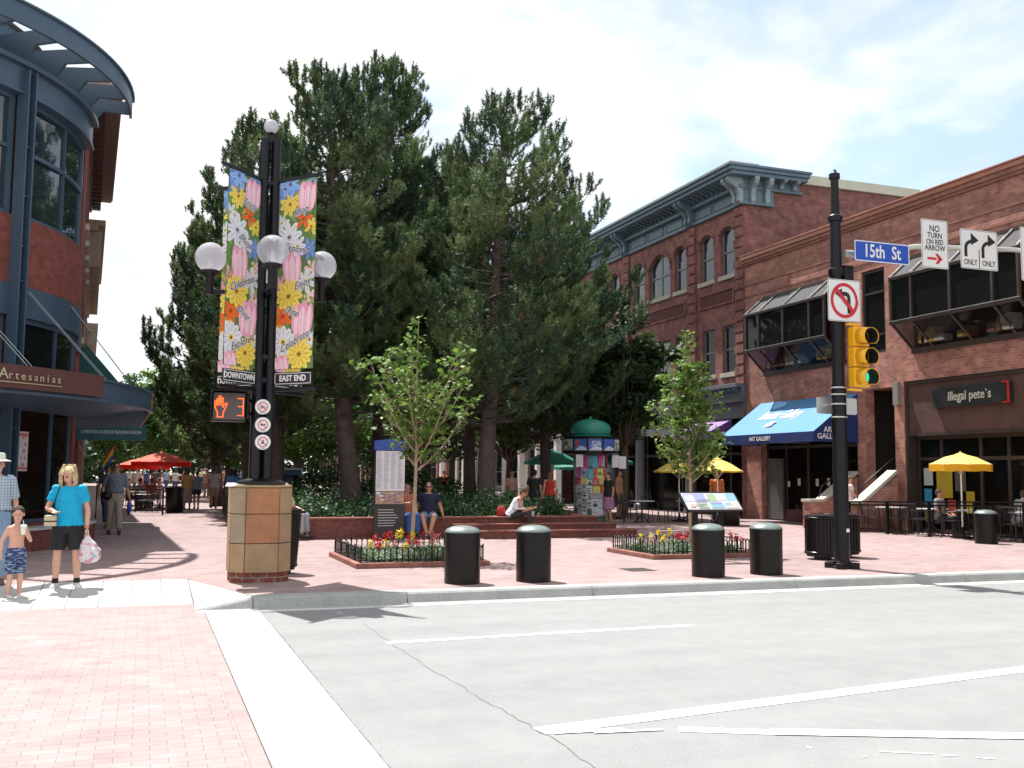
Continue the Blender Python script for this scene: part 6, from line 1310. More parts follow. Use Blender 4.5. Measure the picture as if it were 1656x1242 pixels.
for x0 in (-.80, .12):
    P = [[(x0, -.40), (x0+.16, -.40), (x0+.16, .05), (x0, .05)]]
    P += arcpoly(x0+.42, .05, .26, .42, 180, 95, 8)+[[(x0+.36, .20), (x0+.78, .46), (x0+.36, .82)]]
    draw(P, .001, 'turn_arrow', SGNK)
draw([[(-.03, -.95), (.01, -.95), (.01, .0), (-.03, .0)]], .001, 'divider', SGNK)
for x0 in (-.48, .50): text('ONLY', .15, SGNK, t2, (cx+x0*hw, 14.294, cz-.68*hh), ext=.001, bold=.002, sx=.78)
t2, cx, cz, hw, hh, draw, border = flat_sign('no_left_turn_sign', (1338, 450), (1392, 522), 14.38, 'square white no left turn sign on the front of the signal pole')
border(SGNK, .01, .006)
draw(arcpoly(0, 0, .68, .84, 0, 360, 36), .001, 'red_ring', SGNR)
draw([[(.18, -.6), (.38, -.6), (.38, .15), (.18, .15)]]+arcpoly(.08, .12, .1, .30, 0, 90, 6)+[[(.1, .22), (.1, .42), (-.2, .42), (-.2, .22)], [(-.14, .06), (-.14, .58), (-.58, .32)]], .0015, 'turn_arrow', SGNK)
draw([[(-.56, .42), (-.42, .56), (.56, -.42), (.42, -.56)][::-1]], .014, 'red_slash', SGNR)
# small grey sign seen from behind, and sign cut by the frame
t2, cx, cz, hw, hh, draw, border = flat_sign('small_sign', (1320, 642), (1386, 671), 14.8, 'plain grey sign back strapped behind the signal pole', M('bare_aluminium', (.52, .53, .52), .35, metal=.5))
t2, cx, cz, hw, hh, draw, border = flat_sign('overhead_sign', (1649, 366), (1700, 458), 14.3, 'tall white sign on the mast arm cut by the right edge of view', SGNW); border(SGNK)
# traffic light
YEL = M('signal_yellow', (.85, .42, .008), .35, var=.06, coat=.3)
q0, q1 = onY(1381, 527, 14.3), onY(1407, 627, 14.3)
t2 = thing('traffic_light', ((q0.x+q1.x)/2, 14.35, q1.z), 'yellow three-lens traffic light with its green lens lit', 'traffic light')
x0, x1 = q0.x, q0.x+.33; hz = (q0.z-q1.z)/3
for k, (nm, colr, em) in enumerate((('red', (.08, .005, .005), None), ('amber', (.05, .02, .003), None), ('green', (.01, .25, .16), ((.02, 1.0, .55), .55)))):
    zc = q0.z-hz*(k+.5); s = MB(); s.box((x0, 14.3, zc-hz/2+.005), (x1, 14.48, zc+hz/2-.005)); s.build('lens_housing', YEL, t2, bevel=.02)
    c = Vector(((x0+x1)/2, 14.3, zc)); b = MB(); r = .155; n = 20; vs = []; 
    for j in range(2):
        for i in range(n+1):
            a = R_(-55+290*i/n); vs.append(c+Vector((r*math.cos(a), -.005-j*(.25), r*math.sin(a)-j*.02)))
    b.add(vs, [(i, i+1, n+2+i, n+1+i) for i in range(n)], sm=True); v = b.build('visor', YEL, t2); sm = v.modifiers.new('thick', 'SOLIDIFY'); sm.thickness = .006
    b = MB(); b.lathe([(0, .03), (.08, .02), (.13, 0)], (0, 0, 0), 20); 
    b.v = [tuple(c+Vector((x, -.004-z, y))) for x, y, z in b.v]; b.build('lens', M('lens_'+nm, colr, .25, var=0, emit=em), t2)
    li = MB(); r2 = .138; vs = []
    for j in range(2):
        for i in range(n+1):
            a = R_(-55+290*i/n); vs.append(c+Vector((r2*math.cos(a), -.006-j*(.246), r2*math.sin(a)-j*.02)))
    li.add(vs, [(i, i+1, n+2+i, n+1+i) for i in range(n)], sm=True); li.build('visor_lining', M('visor_matt_black', (.008, .008, .008), .9, var=0), t2)
b = MB(); b.box((SP.x+.05, 14.36, q0.z+.02), ((x0+x1)/2+.03, 14.44, q0.z+.06)); b.box((SP.x+.05, 14.36, q1.z-.06), ((x0+x1)/2+.03, 14.44, q1.z-.02)); b.build('bracket', YEL, t2)
# ================================================================== PEOPLE
SKIN = [M('skin_light', (.60, .33, .24), .55, var=.07, vs=6), M('skin_tan', (.45, .23, .15), .55, var=.07, vs=6), M('skin_brown', (.25, .12, .07), .55, var=.07, vs=6)]
class PB:
    """closed pieces that a voxel remesh fuses into one surface"""
    def __init__(s): s.b = MB()
    def ell(s, c, r, R=None, n=14):
        c = Vector(c); m = n//2; vs = []; R = R or Matrix.Identity(3)
        for i in range(m+1):
            th = math.pi*i/m
            for k in range(n):
                a = 2*math.pi*k/n; vs.append(c+R @ Vector((r[0]*math.sin(th)*math.cos(a), r[1]*math.sin(th)*math.sin(a), -r[2]*math.cos(th))))
        b0 = len(s.b.v); s.b.add(vs, [(i*n+k, i*n+(k+1) % n, (i+1)*n+(k+1) % n, (i+1)*n+k) for i in range(m) for k in range(n)])
    def limb(s, pts, rs, flat=False, n=12):
        pts = [Vector(p) for p in pts]; s.b.tube(pts, rs, n)
        if not flat:
            for p, r in ((pts[0], rs[0]), (pts[-1], rs[-1])): s.ell(p, (r, r, r), n=10)
        for p, r in list(zip(pts, rs))[1:-1]: s.ell(p, (r*.99, r*.99, r*.99), n=10)
    def loft(s, secs, n=20):     # (center, right, forward, rx, ry)
        vs = []
        for c, rx_, fy, a, b in secs:
            for k in range(n):
                t = 2*math.pi*k/n; vs.append(Vector(c)+Vector(rx_)*(a*math.cos(t))+Vector(fy)*(b*math.sin(t)))
        m = len(secs); fs = [(i*n+k, i*n+(k+1) % n, (i+1)*n+(k+1) % n, (i+1)*n+k) for i in range(m-1) for k in range(n)]+[tuple(range(n))[::-1], tuple(range((m-1)*n, m*n))]
        s.b.add(vs, fs)
    def mesh(s, name, vox, mat, parent, smooth=2, fac=.5):
        me = bpy.data.meshes.new(name); me.from_pydata(s.b.v, [], s.b.f)
        bm = bmesh.new(); bm.from_mesh(me); bmesh.ops.remove_doubles(bm, verts=bm.verts, dist=1e-5); bmesh.ops.recalc_face_normals(bm, faces=bm.faces); bm.to_mesh(me); bm.free()
        o = bpy.data.objects.new(name, me); COL.objects.link(o); r = o.modifiers.new('r', 'REMESH'); r.mode = 'VOXEL'; r.voxel_size = vox
        if smooth: k = o.modifiers.new('s', 'SMOOTH'); k.iterations = smooth; k.factor = fac
        dg = bpy.context.evaluated_depsgraph_get(); m2 = bpy.data.meshes.new_from_object(o.evaluated_get(dg)); bpy.data.objects.remove(o); bpy.data.meshes.remove(me)
        if name in ('shirt', 'trousers', 'shorts', 'skirt', 'bag_body'):
            nv = len(m2.vertices); co = np.empty(nv*3); m2.vertices.foreach_get('co', co); co = co.reshape(-1, 3); nr = np.empty(nv*3); m2.vertex_normals.foreach_get('vector', nr); nr = nr.reshape(-1, 3); sd = parent.location.x*3.3
            ph = 2.2*np.sin(co[:, 2]*7+sd)+1.6*np.sin(co[:, 0]*9+co[:, 1]*5+sd*2); amp = (.0065 if name != 'skirt' else .010)*(.35+.65*np.sin(co[:, 2]*5.5+sd)**2)
            d = amp*(np.sin(co[:, 2]*46+ph*2.1)*.55+np.sin(co[:, 0]*52+co[:, 1]*38+ph*1.7)*.45)+.004; co += nr*d[:, None]; m2.vertices.foreach_set('co', co.ravel()); m2.update()
        m2.name = name; m2.polygons.foreach_set('use_smooth', [True]*len(m2.polygons)); m2.materials.clear(); m2.materials.append(mat)
        return finish(m2, name, parent, local=True)
def person(loc, rot, H, label, shirt=None, pants=None, pose='stand', J=None, hair=None, skin=0, vox=.013, shoes=(.05, .04, .035), sleeve=.55, leg=1.0, hairstyle='short', skirt=None, hat=None, fat=1.0, female=False, shades=False, belt=None, head=(0, 0), group=None, socks=None, hands=False, longtop=0.0, tank=False, hs=1.0, name='person', torso_lean=0.0):
    """local frame: faces -Y, x to the picture's right when rot = 0; heights for a 1.70 m body, then scaled"""
    k = H/1.70
    j = dict(hipL=(-.085, 0, .90), hipR=(.085, 0, .90), kneeL=(-.095, -.015, .49), kneeR=(.095, -.015, .49), ankL=(-.10, .02, .09), ankR=(.10, .02, .09),
             shL=(-.165, .01, 1.385), shR=(.165, .01, 1.385), elL=(-.215, .03, 1.10), elR=(.215, .03, 1.10), wrL=(-.225, -.03, .86), wrR=(.225, -.03, .86), pel=(0, 0, .93), che=(0, 0, 1.25), nek=(0, .015, 1.43), hed=(0, -.01, 1.575))
    if pose == 'walk': j.update(kneeL=(-.09, -.16, .52), ankL=(-.09, -.24, .12), kneeR=(.09, .06, .50), ankR=(.09, .28, .16), elL=(-.21, .10, 1.12), wrL=(-.22, .08, .88), elR=(.21, -.04, 1.11), wrR=(.22, -.18, .90))
    if pose == 'sit':
        dz = -.43
        for n_ in ('hipL', 'hipR', 'shL', 'shR', 'elL', 'elR', 'pel', 'che', 'nek', 'hed'): x, y, z = j[n_]; j[n_] = (x, y, z+dz)
        j.update(kneeL=(-.12, -.42, .50), kneeR=(.12, -.42, .50), ankL=(-.11, -.44, .09), ankR=(.11, -.44, .09), wrL=(-.15, -.28, .60), wrR=(.15, -.28, .60), elL=(-.24, -.05, .70), elR=(.24, -.05, .70))
    if torso_lean:
        c, s = math.cos(torso_lean), math.sin(torso_lean); pz = j['pel'][2]
        for n_ in ('shL', 'shR', 'elL', 'elR', 'che', 'nek', 'hed', 'wrL', 'wrR'):
            x, y, z = j[n_]; z -= pz; j[n_] = (x, y*c-z*s, z*c+y*s+pz)
    if J: j.update(J)
    j = {a: Vector(v) for a, v in j.items()}
    t = thing(name, loc, label, 'person', group, rotz=rot); t.scale = (k, k, k)
    up_ = (j['nek']-j['pel']).normalized(); sx = (j['shR']-j['shL']).normalized(); hx = (j['hipR']-j['hipL']).normalized(); f1 = up_.cross(sx).normalized(); f0 = up_.cross(hx).normalized()
    sw = .95 if female else 1.0
    def torso(g=0.0, z0=-.16, z1=1.0, neck=True, flare=0.0):
        rows = [(-.16, .150, .105), (-.05, .158*fat, .112*fat), (.05, .150*fat, .108*fat), (.16, .138*fat, .102*(fat**1.4)), (.28, .148*sw*(fat**.6), .108*(fat**1.2)), (.38, .165*sw, .112), (.45, .168*sw, .095), (.495, .12, .075), (.52, .062, .058)]
        L_ = (j['nek']-j['pel']).length; out = []
        for dz, a, b in rows:
            if dz < z0-1e-6 or dz > z1: continue
            u = dz/.5; c = j['pel']+(j['nek']-j['pel'])*u; mixv = min(1, max(0, u)); c = c+(j['che']-(j['pel']+(j['nek']-j['pel'])*.64))*max(0, 1-abs(u-.64)*1.6)
            rx_ = hx.lerp(sx, mixv).normalized(); out.append((c, rx_, f0.lerp(f1, mixv).normalized(), a+g+flare*max(0, .2-dz), b+g+flare*max(0, .2-dz)))
        return out
    B = PB(); B.loft(torso())
    if female:
        for s in (-.065, .065): B.ell(j['che']+sx*s+f1*(-.0)+f1*.085*(-1 if f1.y > 0 else 1)+up_*.0, (.055, .05, .055))
    hc = j['hed']; Rh = (Matrix.Rotation(head[0], 3, 'Z') @ Matrix.Rotation(head[1], 3, 'X'))*hs
    B.limb([j['nek']-up_*.03, (j['nek']+hc)*.5, hc+Rh @ Vector((0, .015, -.04))], [.055, .05, .052])
    B.ell(hc+Rh @ Vector((0, .012, .025)), (.074, .092, .092), Rh); B.ell(hc+Rh @ Vector((0, -.02, -.035)), (.060, .066, .078), Rh); B.ell(hc+Rh @ Vector((0, -.045, -.085)), (.034, .030, .028), Rh)
    B.limb([hc+Rh @ Vector((0, -.082, .02)), hc+Rh @ Vector((0, -.102, -.018))], [.009, .014], n=8)
    for s in (-1, 1): B.ell(hc+Rh @ Vector((s*.076, .012, -.005)), (.012, .02, .030), Rh, 8)
    for s in ('L', 'R'):
        sg = -1 if s == 'L' else 1
        B.limb([j['sh'+s], j['sh'+s].lerp(j['el'+s], .5), j['el'+s], j['el'+s].lerp(j['wr'+s], .35), j['wr'+s]], [.052*sw, .046*sw, .038, .040, .026])
        d = (j['wr'+s]-j['el'+s]).normalized(); pc = j['wr'+s]+d*.045
        side = Vector((0, 1, 0)) if abs(d.y) < .8 else Vector((1, 0, 0)); side = (side-d*side.dot(d)).normalized(); nor = d.cross(side)
        Rm_ = Matrix((side, nor, d)).transposed(); B.ell(pc, (.040, .017, .050), Rm_, 12)
        for q, (o_, l_) in enumerate(((-.028, .062), (-.010, .074), (.009, .070), (.027, .055))):
            f_ = pc+side*o_+d*.034; cu = nor*(-.016*sg if abs(nor.x) > .5 else .016)
            B.limb([f_, f_+d*l_*.5+cu*.5, f_+d*l_*.9+cu*1.6], [.0095, .009, .0075], n=7)
        B.limb([pc-side*.03-d*.02, pc-side*.052+d*.012, pc-side*.05+d*.04], [.012, .011, .009], n=7)
        B.limb([j['hip'+s], j['hip'+s].lerp(j['knee'+s], .5), j['knee'+s], j['knee'+s].lerp(j['ank'+s], .32), j['ank'+s]], [.088*fat**.5, .074, .055, .056, .036])
        ft = j['ank'+s]; fd = (j.get('toe'+s, ft+Vector((0, -.17, -.06)))-ft); B.limb([ft+Vector((0, .02, -.045)), ft+Vector((0, 0, -.035))+fd*.45, ft+fd*.9], [.032, .034, .022], n=8)
    B.mesh('body', vox, SKIN[skin], t, 2)
    if hands: pass
    # eyes, brows, mouth
    dv = 1 if vox < .01 else 0
    e = MB(); fa = lambda x, y, z: hc+Rh @ Vector((x, y, z))
    for s in (-1, 1):
        e.obox(fa(s*.03, -.080, .012), .022, .010, .006, Rh @ Vector((1, s*.35, 0)), Rh @ Vector((-s*.35, 1, 0)), m=0); e.obox(fa(s*.031, -.080, .030), .030, .010, .004, Rh @ Vector((1, s*.35, 0)), Rh @ Vector((-s*.35, 1, 0)), m=1)
    e.obox(fa(0, -.084, -.058), .042, .012, .007, Rh @ Vector((1, 0, 0)), Rh @ Vector((0, 1, 0)), m=2)
    e.build('face_features', [M('eye_dark', (.02, .015, .01), .3), M('brow', (.08, .05, .03), .8), M('lips', (.40, .13, .11), .5)], t, local=True)
    if shades:
        e = MB()
        for s in (-1, 1): e.obox(fa(s*.034, -.092, .012), .052, .012, .03, Rh @ Vector((1, s*.3, 0)), Rh @ Vector((-s*.3, 1, 0)))
        e.obox(fa(0, -.096, .02), .02, .006, .006, Rh @ Vector((1, 0, 0)), Rh @ Vector((0, 1, 0)))
        for s in (-1, 1): e.bar(fa(s*.062, -.08, .018), fa(s*.08, .02, .015), .005, .006)
        e.build('sunglasses', M('sunglass_black', (.01, .01, .012), .15), t, local=True)
    if hair is not None:
        Hh = PB(); hm = M('hair_%02d_%02d_%02d' % tuple(int(c*99) for c in hair), hair, .7, var=.4, vs=22, bump=.6, bs=120); rr_ = random.Random(int(H*1000))
        Hh.ell(hc+Rh @ Vector((0, .026, .045)), (.084, .094, .085), Rh)
        if hairstyle == 'short': Hh.ell(hc+Rh @ Vector((0, .05, -.0)), (.074, .065, .075), Rh)
        if hairstyle == 'wavy':
            for i in range(46):
                a = rr_.uniform(-2.5, 2.5)+math.pi/2; r_ = .085; z = rr_.uniform(-.13, .10); Hh.ell(hc+Rh @ Vector((math.cos(a)*(r_+.012), math.sin(a)*r_+.028, z)), (.034, .034, .03), None, 8)
            for i in range(14): Hh.ell(hc+Rh @ Vector((rr_.uniform(-.06, .06), rr_.uniform(-.055, .05), .115)), (.034, .034, .026), None, 8)
        if hairstyle == 'curls':
            for i in range(120):
                a = rr_.uniform(-2.35, 2.35)+math.pi/2; h0 = rr_.uniform(-.02, .10); zb = rr_.uniform(-.17, -.06); ph = rr_.uniform(0, 6.28); P = []
                for q in range(7):
                    u = q/6; rad = .070*math.cos(u*0)+.030*min(1, u*2)+.010*math.sin(u*9+ph); z = h0+(zb-h0)*u+(.055*(1-u)**2 if h0 > .05 else 0); aa = a+.12*math.sin(u*8+ph); P.append(hc+Vector((math.cos(aa)*rad*1.05, math.sin(aa)*rad+.022, z)))
                Hh.limb(P, [.012, .015, .016, .015, .014, .012, .007], n=6)
            for i in range(40): t_ = rr_.uniform(0, 6.28); r_ = rr_.uniform(.0, .075); Hh.limb([hc+Rh @ Vector((math.cos(t_)*r_, math.sin(t_)*r_+.01, .112-.4*r_*r_*10)), hc+Rh @ Vector((math.cos(t_)*(r_+.04), math.sin(t_)*(r_+.04)+.01, .085-.3*r_))], [.015, .013], n=6)
        if hairstyle == 'long':
            Hh.loft([(hc+Vector((0, .05, .04)), (1, 0, 0), (0, 1, 0), .085, .06), (hc+Vector((0, .075, -.1)), (1, 0, 0), (0, 1, 0), .09, .04), (hc+Vector((0, .10, -.26)), (1, 0, 0), (0, 1, 0), .085, .03), (hc+Vector((0, .115, -.42)), (1, 0, 0), (0, 1, 0), .05, .02)])
        if hairstyle == 'tied': Hh.ell(hc+Vector((0, .1, .0)), (.04, .05, .06))
        Hh.mesh('hair', .0055 if hairstyle == 'curls' else max(.008, vox*.8), hm, t, 1)
    if hat:
        hm = M('hat_%02d_%02d_%02d' % tuple(int(c*99) for c in hat[1]), hat[1], .8); hb = MB(); cc = hc+Vector((0, .012, .05))
        if hat[0] == 'brim': hb.lathe([(.16, .0), (.165, .008), (.10, .025), (.092, .03), (.09, .09), (.07, .115), (0, .12)], cc, 22)
        else: hb.lathe([(.092, .0), (.094, .03), (.085, .07), (.05, .1), (0, .105)], cc, 18); hb.obox(cc+Vector((0, -.12, .008)), .12, .10, .01, (1, 0, 0), (0, 1, -.15))
        hb.build('hat', hm, t, local=True)
    vc = max(vox, .010)
    cm = lambda nm, c: c if not isinstance(c, tuple) else M('%s_cloth_%02d_%02d_%02d' % (nm, *[int(v*99) for v in c]), c, .85, var=.14, vs=7, bump=.35, bs=14)
    if shirt is not None:
        S = PB(); S.loft(torso(.020, -.05-longtop, .5 if not tank else .46, flare=.06))
        if female:
            for s in (-.065, .065): S.ell(j['che']+sx*s+f1*.09*(-1 if f1.y > 0 else 1), (.062, .055, .06))
        for s in ('L', 'R'):
            a, b_ = j['sh'+s], j['el'+s]
            if tank: S.limb([a.lerp(j['nek'], .35)+up_*.02, a.lerp(j['nek'], .3)-up_*.12], [.035, .07], True); continue
            if sleeve <= 1: S.limb([a.lerp(j['nek'], .3), a, a.lerp(b_, sleeve)], [.058, .068, .064], True)
            else: S.limb([a.lerp(j['nek'], .3), a, b_, b_.lerp(j['wr'+s], .9)], [.058, .066, .054, .042], True)
        S.mesh('shirt', vc, cm('shirt', shirt), t, 3)
    if pants is not None:
        S = PB(); S.loft([(c, a, f, r1, r2) for c, a, f, r1, r2 in torso(.016, -.16, .11)])
        for s in ('L', 'R'):
            a, b_, c = j['hip'+s], j['knee'+s], j['ank'+s]; wd = .106*fat**.5
            if leg <= 1: S.limb([a, a.lerp(b_, leg)], [wd+.004, .094 if leg > .7 else .10], True)
            else: S.limb([a, b_, b_.lerp(c, .92)], [wd, .078, .072], True)
        S.mesh('trousers' if leg > 1 else 'shorts', vc, cm('trouser', pants), t, 2)
    if skirt is not None:
        S = PB(); c = j['pel']; S.loft([(c+Vector((0, 0, .1)), (1, 0, 0), (0, 1, 0), .15, .12), (c+Vector((0, 0, -.08)), (1, 0, 0), (0, 1, 0), .18, .15), (c+Vector((0, 0, -.45*skirt[1])), (1, 0, 0), (0, 1, 0), .21, .2)])
        S.mesh('skirt', vc, cm('skirt', skirt[0]), t, 2)
    if belt is not None:
        S = MB(); c = torso(.021, .04, .06)
        r = torso(.021, .05, .051)[0]; n = 20; vs = []
        for dz in (-.015, .015):
            for q in range(n): a = 2*math.pi*q/n; vs.append(r[0]+up_*dz+r[1]*(r[3]*math.cos(a))+r[2]*(r[4]*math.sin(a)))
        S.add(vs, [(q, (q+1) % n, n+(q+1) % n, n+q) for q in range(n)]); S.build('belt', cm('belt', belt), t, local=True)
    for s in ('L', 'R'):
        ft = j['ank'+s]; fd = (j.get('toe'+s, ft+Vector((0, -.17, -.06)))-ft); S = PB(); fh = fd.normalized()
        S.limb([ft+Vector((0, .035, -.048)), ft+Vector((0, 0, -.035))+fd*.35, ft+fd*.8+Vector((0, 0, -.004)), ft+fd*1.02+Vector((0, 0, -.002))], [.042, .050, .044, .032], n=10); S.ell(ft+Vector((0, .01, -.01)), (.043, .046, .035))
        S.mesh('shoe', vc, M('shoe_%02d_%02d_%02d' % tuple(int(c*99) for c in shoes), shoes, .6), t, 1)
        if socks: b = MB(); dn = (j['knee'+s]-ft).normalized(); b.tube([ft, ft+dn*.065], [.043, .041], 12); b.build('sock', cm('sock', socks), t, local=True)
    return t, j, k
def wpt(t, p): return Matrix.Rotation(t.rotation_euler.z, 4, 'Z').to_3x3() @ (Vector(p)*t.scale[0])+Vector(t.location)
CAMDIR = lambda x, y: math.atan2(x, -y)*0
# --- woman in turquoise with a carrier bag
gw = gz(105, 953, -.07); face = lambda p, extra=0: -math.atan2(p.x, p.y)+extra   # rot so that local -Y points at the camera
wom, jw, kw = person((gw.x, gw.y, -.066), face(gw, -.12), 1.70, 'woman in a turquoise t-shirt and black shorts holding a carrier bag', shirt=(.0, .36, .60), pants=(.012, .012, .014), leg=.86, hair=(.55, .40, .22), hairstyle='curls', vox=.0075, shoes=(.62, .62, .62), sleeve=.62, female=True, fat=1.10, head=(-.42, .48), socks=(.01, .01, .01), skin=0,
    J=dict(kneeL=(-.12, -.01, .49), kneeR=(.13, -.02, .49), ankL=(-.135, .02, .09), ankR=(.145, .02, .09), toeL=(-.15, -.15, .03), toeR=(.20, -.14, .03), elL=(-.275, .02, 1.12), wrL=(-.155, -.20, 1.08), elR=(.245, .03, 1.10), wrR=(.255, -.05, .86), hed=(-.02, -.035, 1.575)))
a = wpt(wom, (.262, -.07, .775))
t = thing('carrier_bag', a, 'thin white plastic carrier bag full of shopping hanging from the woman\'s hand', 'bag')
def bagmat():
    m, tt, p, l = newmat('thin_plastic_bag'); c = mix(tt, l, (.78, .78, .82), (.72, .30, .32), noise(tt, l, 11, 3, lo=.52, hi=.58)); c = mix(tt, l, c, (.35, .45, .62), noise(tt, l, 17, 2, lo=.6, hi=.64)); l(c, p.inputs['Base Color']); p.inputs['Roughness'].default_value = .3
    out = [n for n in tt.nodes if n.type == 'OUTPUT_MATERIAL'][0]; tl_ = nd(tt, 'ShaderNodeBsdfTranslucent'); l(c, tl_.inputs[0]); ms = nd(tt, 'ShaderNodeMixShader'); ms.inputs[0].default_value = .35; l(p.outputs[0], ms.inputs[1]); l(tl_.outputs[0], ms.inputs[2]); l(ms.outputs[0], out.inputs[0]); return m
S = PB(); S.loft([((0, 0, .0), (1, 0, 0), (0, 1, 0), .015, .012), ((.005, 0, -.06), (1, 0, 0), (0, 1, 0), .04, .03), ((.02, 0, -.14), (1, 0, 0), (0, 1, 0), .095, .07), ((.04, 0, -.24), (1, 0, 0), (0, 1, 0), .135, .10), ((.045, 0, -.33), (1, 0, 0), (0, 1, 0), .145, .11), ((.04, 0, -.39), (1, 0, 0), (0, 1, 0), .11, .085), ((.035, 0, -.41), (1, 0, 0), (0, 1, 0), .05, .04)])
for q in range(16): an = q*2.4; S.ell((.045+.105*math.cos(an), .08*math.sin(an), -.24-.12*((q*7) % 10)/10), (.042, .038, .045), n=8)
o = S.mesh('bag_body', .009, bagmat(), t, 2)
b = MB(); b.tube([(-.01, 0, -.02), (-.025, 0, .03), (-.01, 0, .055), (.01, 0, .05), (.02, 0, -.02)], .006, 6); b.build('handle', WHITE, t, local=True)
# handbag on a shoulder strap
c0 = wpt(wom, (-.205, -.17, 1.0)); t = thing('handbag', c0, 'small cream handbag on a thin black strap across the woman\'s shoulder', 'bag')
b = MB(); b.box((-.08, -.045, -.12), (.08, .045, .03)); b.build('pouch', M('cream_leather', (.5, .44, .3), .6), t, local=True, bevel=.02)
b = MB(); b.box((-.082, -.05, -.06), (.082, .05, -.045)); b.build('trim', BLACK, t, local=True)
pts = [wpt(wom, p) for p in ((-.20, -.13, 1.02), (-.16, -.155, 1.22), (-.12, -.10, 1.42), (-.11, .02, 1.475), (-.13, .12, 1.3), (-.2, .08, 1.05))]; b = MB(); b.tube(pts, .008, 6); b.build('strap', BLACK, t)
b = MB(); ww = wpt(wom, jw['wrR']); b.lathe([(.031, -.008), (.034, 0), (.031, .008)], ww, 14); b.build('bracelet', M('bead_bracelet', (.45, .2, .12), .5), wom)
# --- shirtless boy with a cup
gb = gz(22, 969, -.12)
def pat(name, a, b_, sc_):
    m, tt, p, l = newmat(name); tcn = nd(tt, 'ShaderNodeTexCoord'); mp = nd(tt, 'ShaderNodeMapping'); l(tcn.outputs['Object'], mp.inputs[0]); mp.inputs['Scale'].default_value = (1, 1, 3.2); n = nd(tt, 'ShaderNodeTexNoise'); l(mp.outputs[0], n.inputs['Vector']); n.inputs['Scale'].default_value = sc_; n.inputs['Detail'].default_value = 1
    r = nd(tt, 'ShaderNodeMapRange'); l(n.outputs['Fac'], r.inputs[0]); r.inputs[1].default_value = .53; r.inputs[2].default_value = .56; l(mix(tt, l, a, b_, r.outputs[0]), p.inputs['Base Color']); p.inputs['Roughness'].default_value = .8; return m
boy, jb, kb = person((gb.x, gb.y, -.118), face(gb, .35), 1.16, 'shirtless little boy in blue patterned swim shorts drinking from a cup', pants=pat('boy_shorts_pattern', (.015, .04, .14), (.22, .27, .36), 9), leg=.98, hair=(.045, .022, .012), vox=.0085, shoes=(.62, .60, .58), skin=0, fat=.98,
    hs=1.28, J=dict(hed=(0, -.03, 1.63), nek=(0, .01, 1.42), elL=(-.25, .06, 1.12), wrL=(-.27, .02, .90), elR=(.24, -.05, 1.12), wrR=(.09, -.21, 1.28), shL=(-.145, .01, 1.36), shR=(.145, .01, 1.36)), head=(-.45, .25))
PBs = None
hb_ = PB(); hb_.ell((0, .012, 1.625), (.092, .104, .10)); 
c0 = wpt(boy, (.025, -.255, 1.38)); t = thing('paper_cup', c0, 'white paper cup with lid and straw held by the shirtless boy', 'cup')
b = MB(); b.lathe([(.028, -.09), (.038, .02)], n=18); b.build('cup', M('paper_cup_white', (.68, .7, .66), .5), t, local=True)
b = MB(); b.lathe([(.041, .02), (.041, .03), (.03, .04), (0, .041)], n=18); b.build('lid', WHITE, t, local=True); b = MB(); b.tube([(0, 0, .03), (-.01, .01, .1)], .004, 6); b.build('straw', WHITE, t, local=True)
# --- man with a sun hat cut by the left edge
gm = gz(-14, 948, -.03)
def plaid():
    m, tt, p, l = newmat('pale_plaid_shirt'); tcn = nd(tt, 'ShaderNodeTexCoord'); out_ = None
    for ax_, s_ in ((0, 26), (2, 26)):
        sp = nd(tt, 'ShaderNodeSeparateXYZ'); l(tcn.outputs['Object'], sp.inputs[0]); mu = nd(tt, 'ShaderNodeMath', operation='MULTIPLY'); l(sp.outputs[ax_], mu.inputs[0]); mu.inputs[1].default_value = s_; fr = nd(tt, 'ShaderNodeMath', operation='FRACT'); l(mu.outputs[0], fr.inputs[0]); ls = nd(tt, 'ShaderNodeMath', operation='LESS_THAN'); l(fr.outputs[0], ls.inputs[0]); ls.inputs[1].default_value = .22
        c = mix(tt, l, out_ if out_ is not None else (.42, .50, .55), (.20, .27, .36), ls.outputs[0]); out_ = c
    l(out_, p.inputs['Base Color']); p.inputs['Roughness'].default_value = .85; return m
person((gm.x, gm.y, -.02), face(gm, .1), 1.80, 'man in a white sun hat, pale plaid shirt and jeans at the left edge', shirt=plaid(), pants=(.20, .29, .42), leg=2, hair=(.3, .25, .2), hat=('brim', (.66, .65, .60)), vox=.009, skin=0, sleeve=.85, fat=1.12, belt=(.02, .015, .012), shoes=(.12, .07, .05), longtop=-.02, J=dict(elR=(.24, .05, 1.10), wrR=(.25, .03, .84)))
# --- walking man and his companion
g = gz(184, 864); wm, jm, km = person((g.x, g.y, 0), face(g, .08), 1.78, 'stout man in a grey short-sleeved shirt and khaki trousers walking toward the street', shirt=(.12, .15, .18), pants=(.27, .25, .19), leg=2, hair=(.03, .02, .015), vox=.011, skin=1, shades=True, fat=1.16, sleeve=.9, belt=(.01, .01, .01), longtop=-.02,
    J=dict(kneeL=(-.10, -.03, .50), ankL=(-.12, .0, .09), kneeR=(.07, -.16, .51), ankR=(.09, -.24, .11), elL=(-.27, .08, 1.12), wrL=(-.27, -.02, .9), elR=(.26, .08, 1.10), wrR=(.31, .0, .86)))
c0 = wpt(wm, (-.2, -.15, .92)); tag(None or thing('shoulder_pouch', c0), 'black pouch slung at the hip of the grey-shirted man', 'bag'); tt_ = bpy.data.objects[-1] if False else None
po = [o for o in bpy.data.objects if o.name.startswith('shoulder_pouch')][0]; S = PB(); S.ell((0, 0, 0), (.13, .07, .12)); S.mesh('pouch', .015, BLACKM, po, 1)
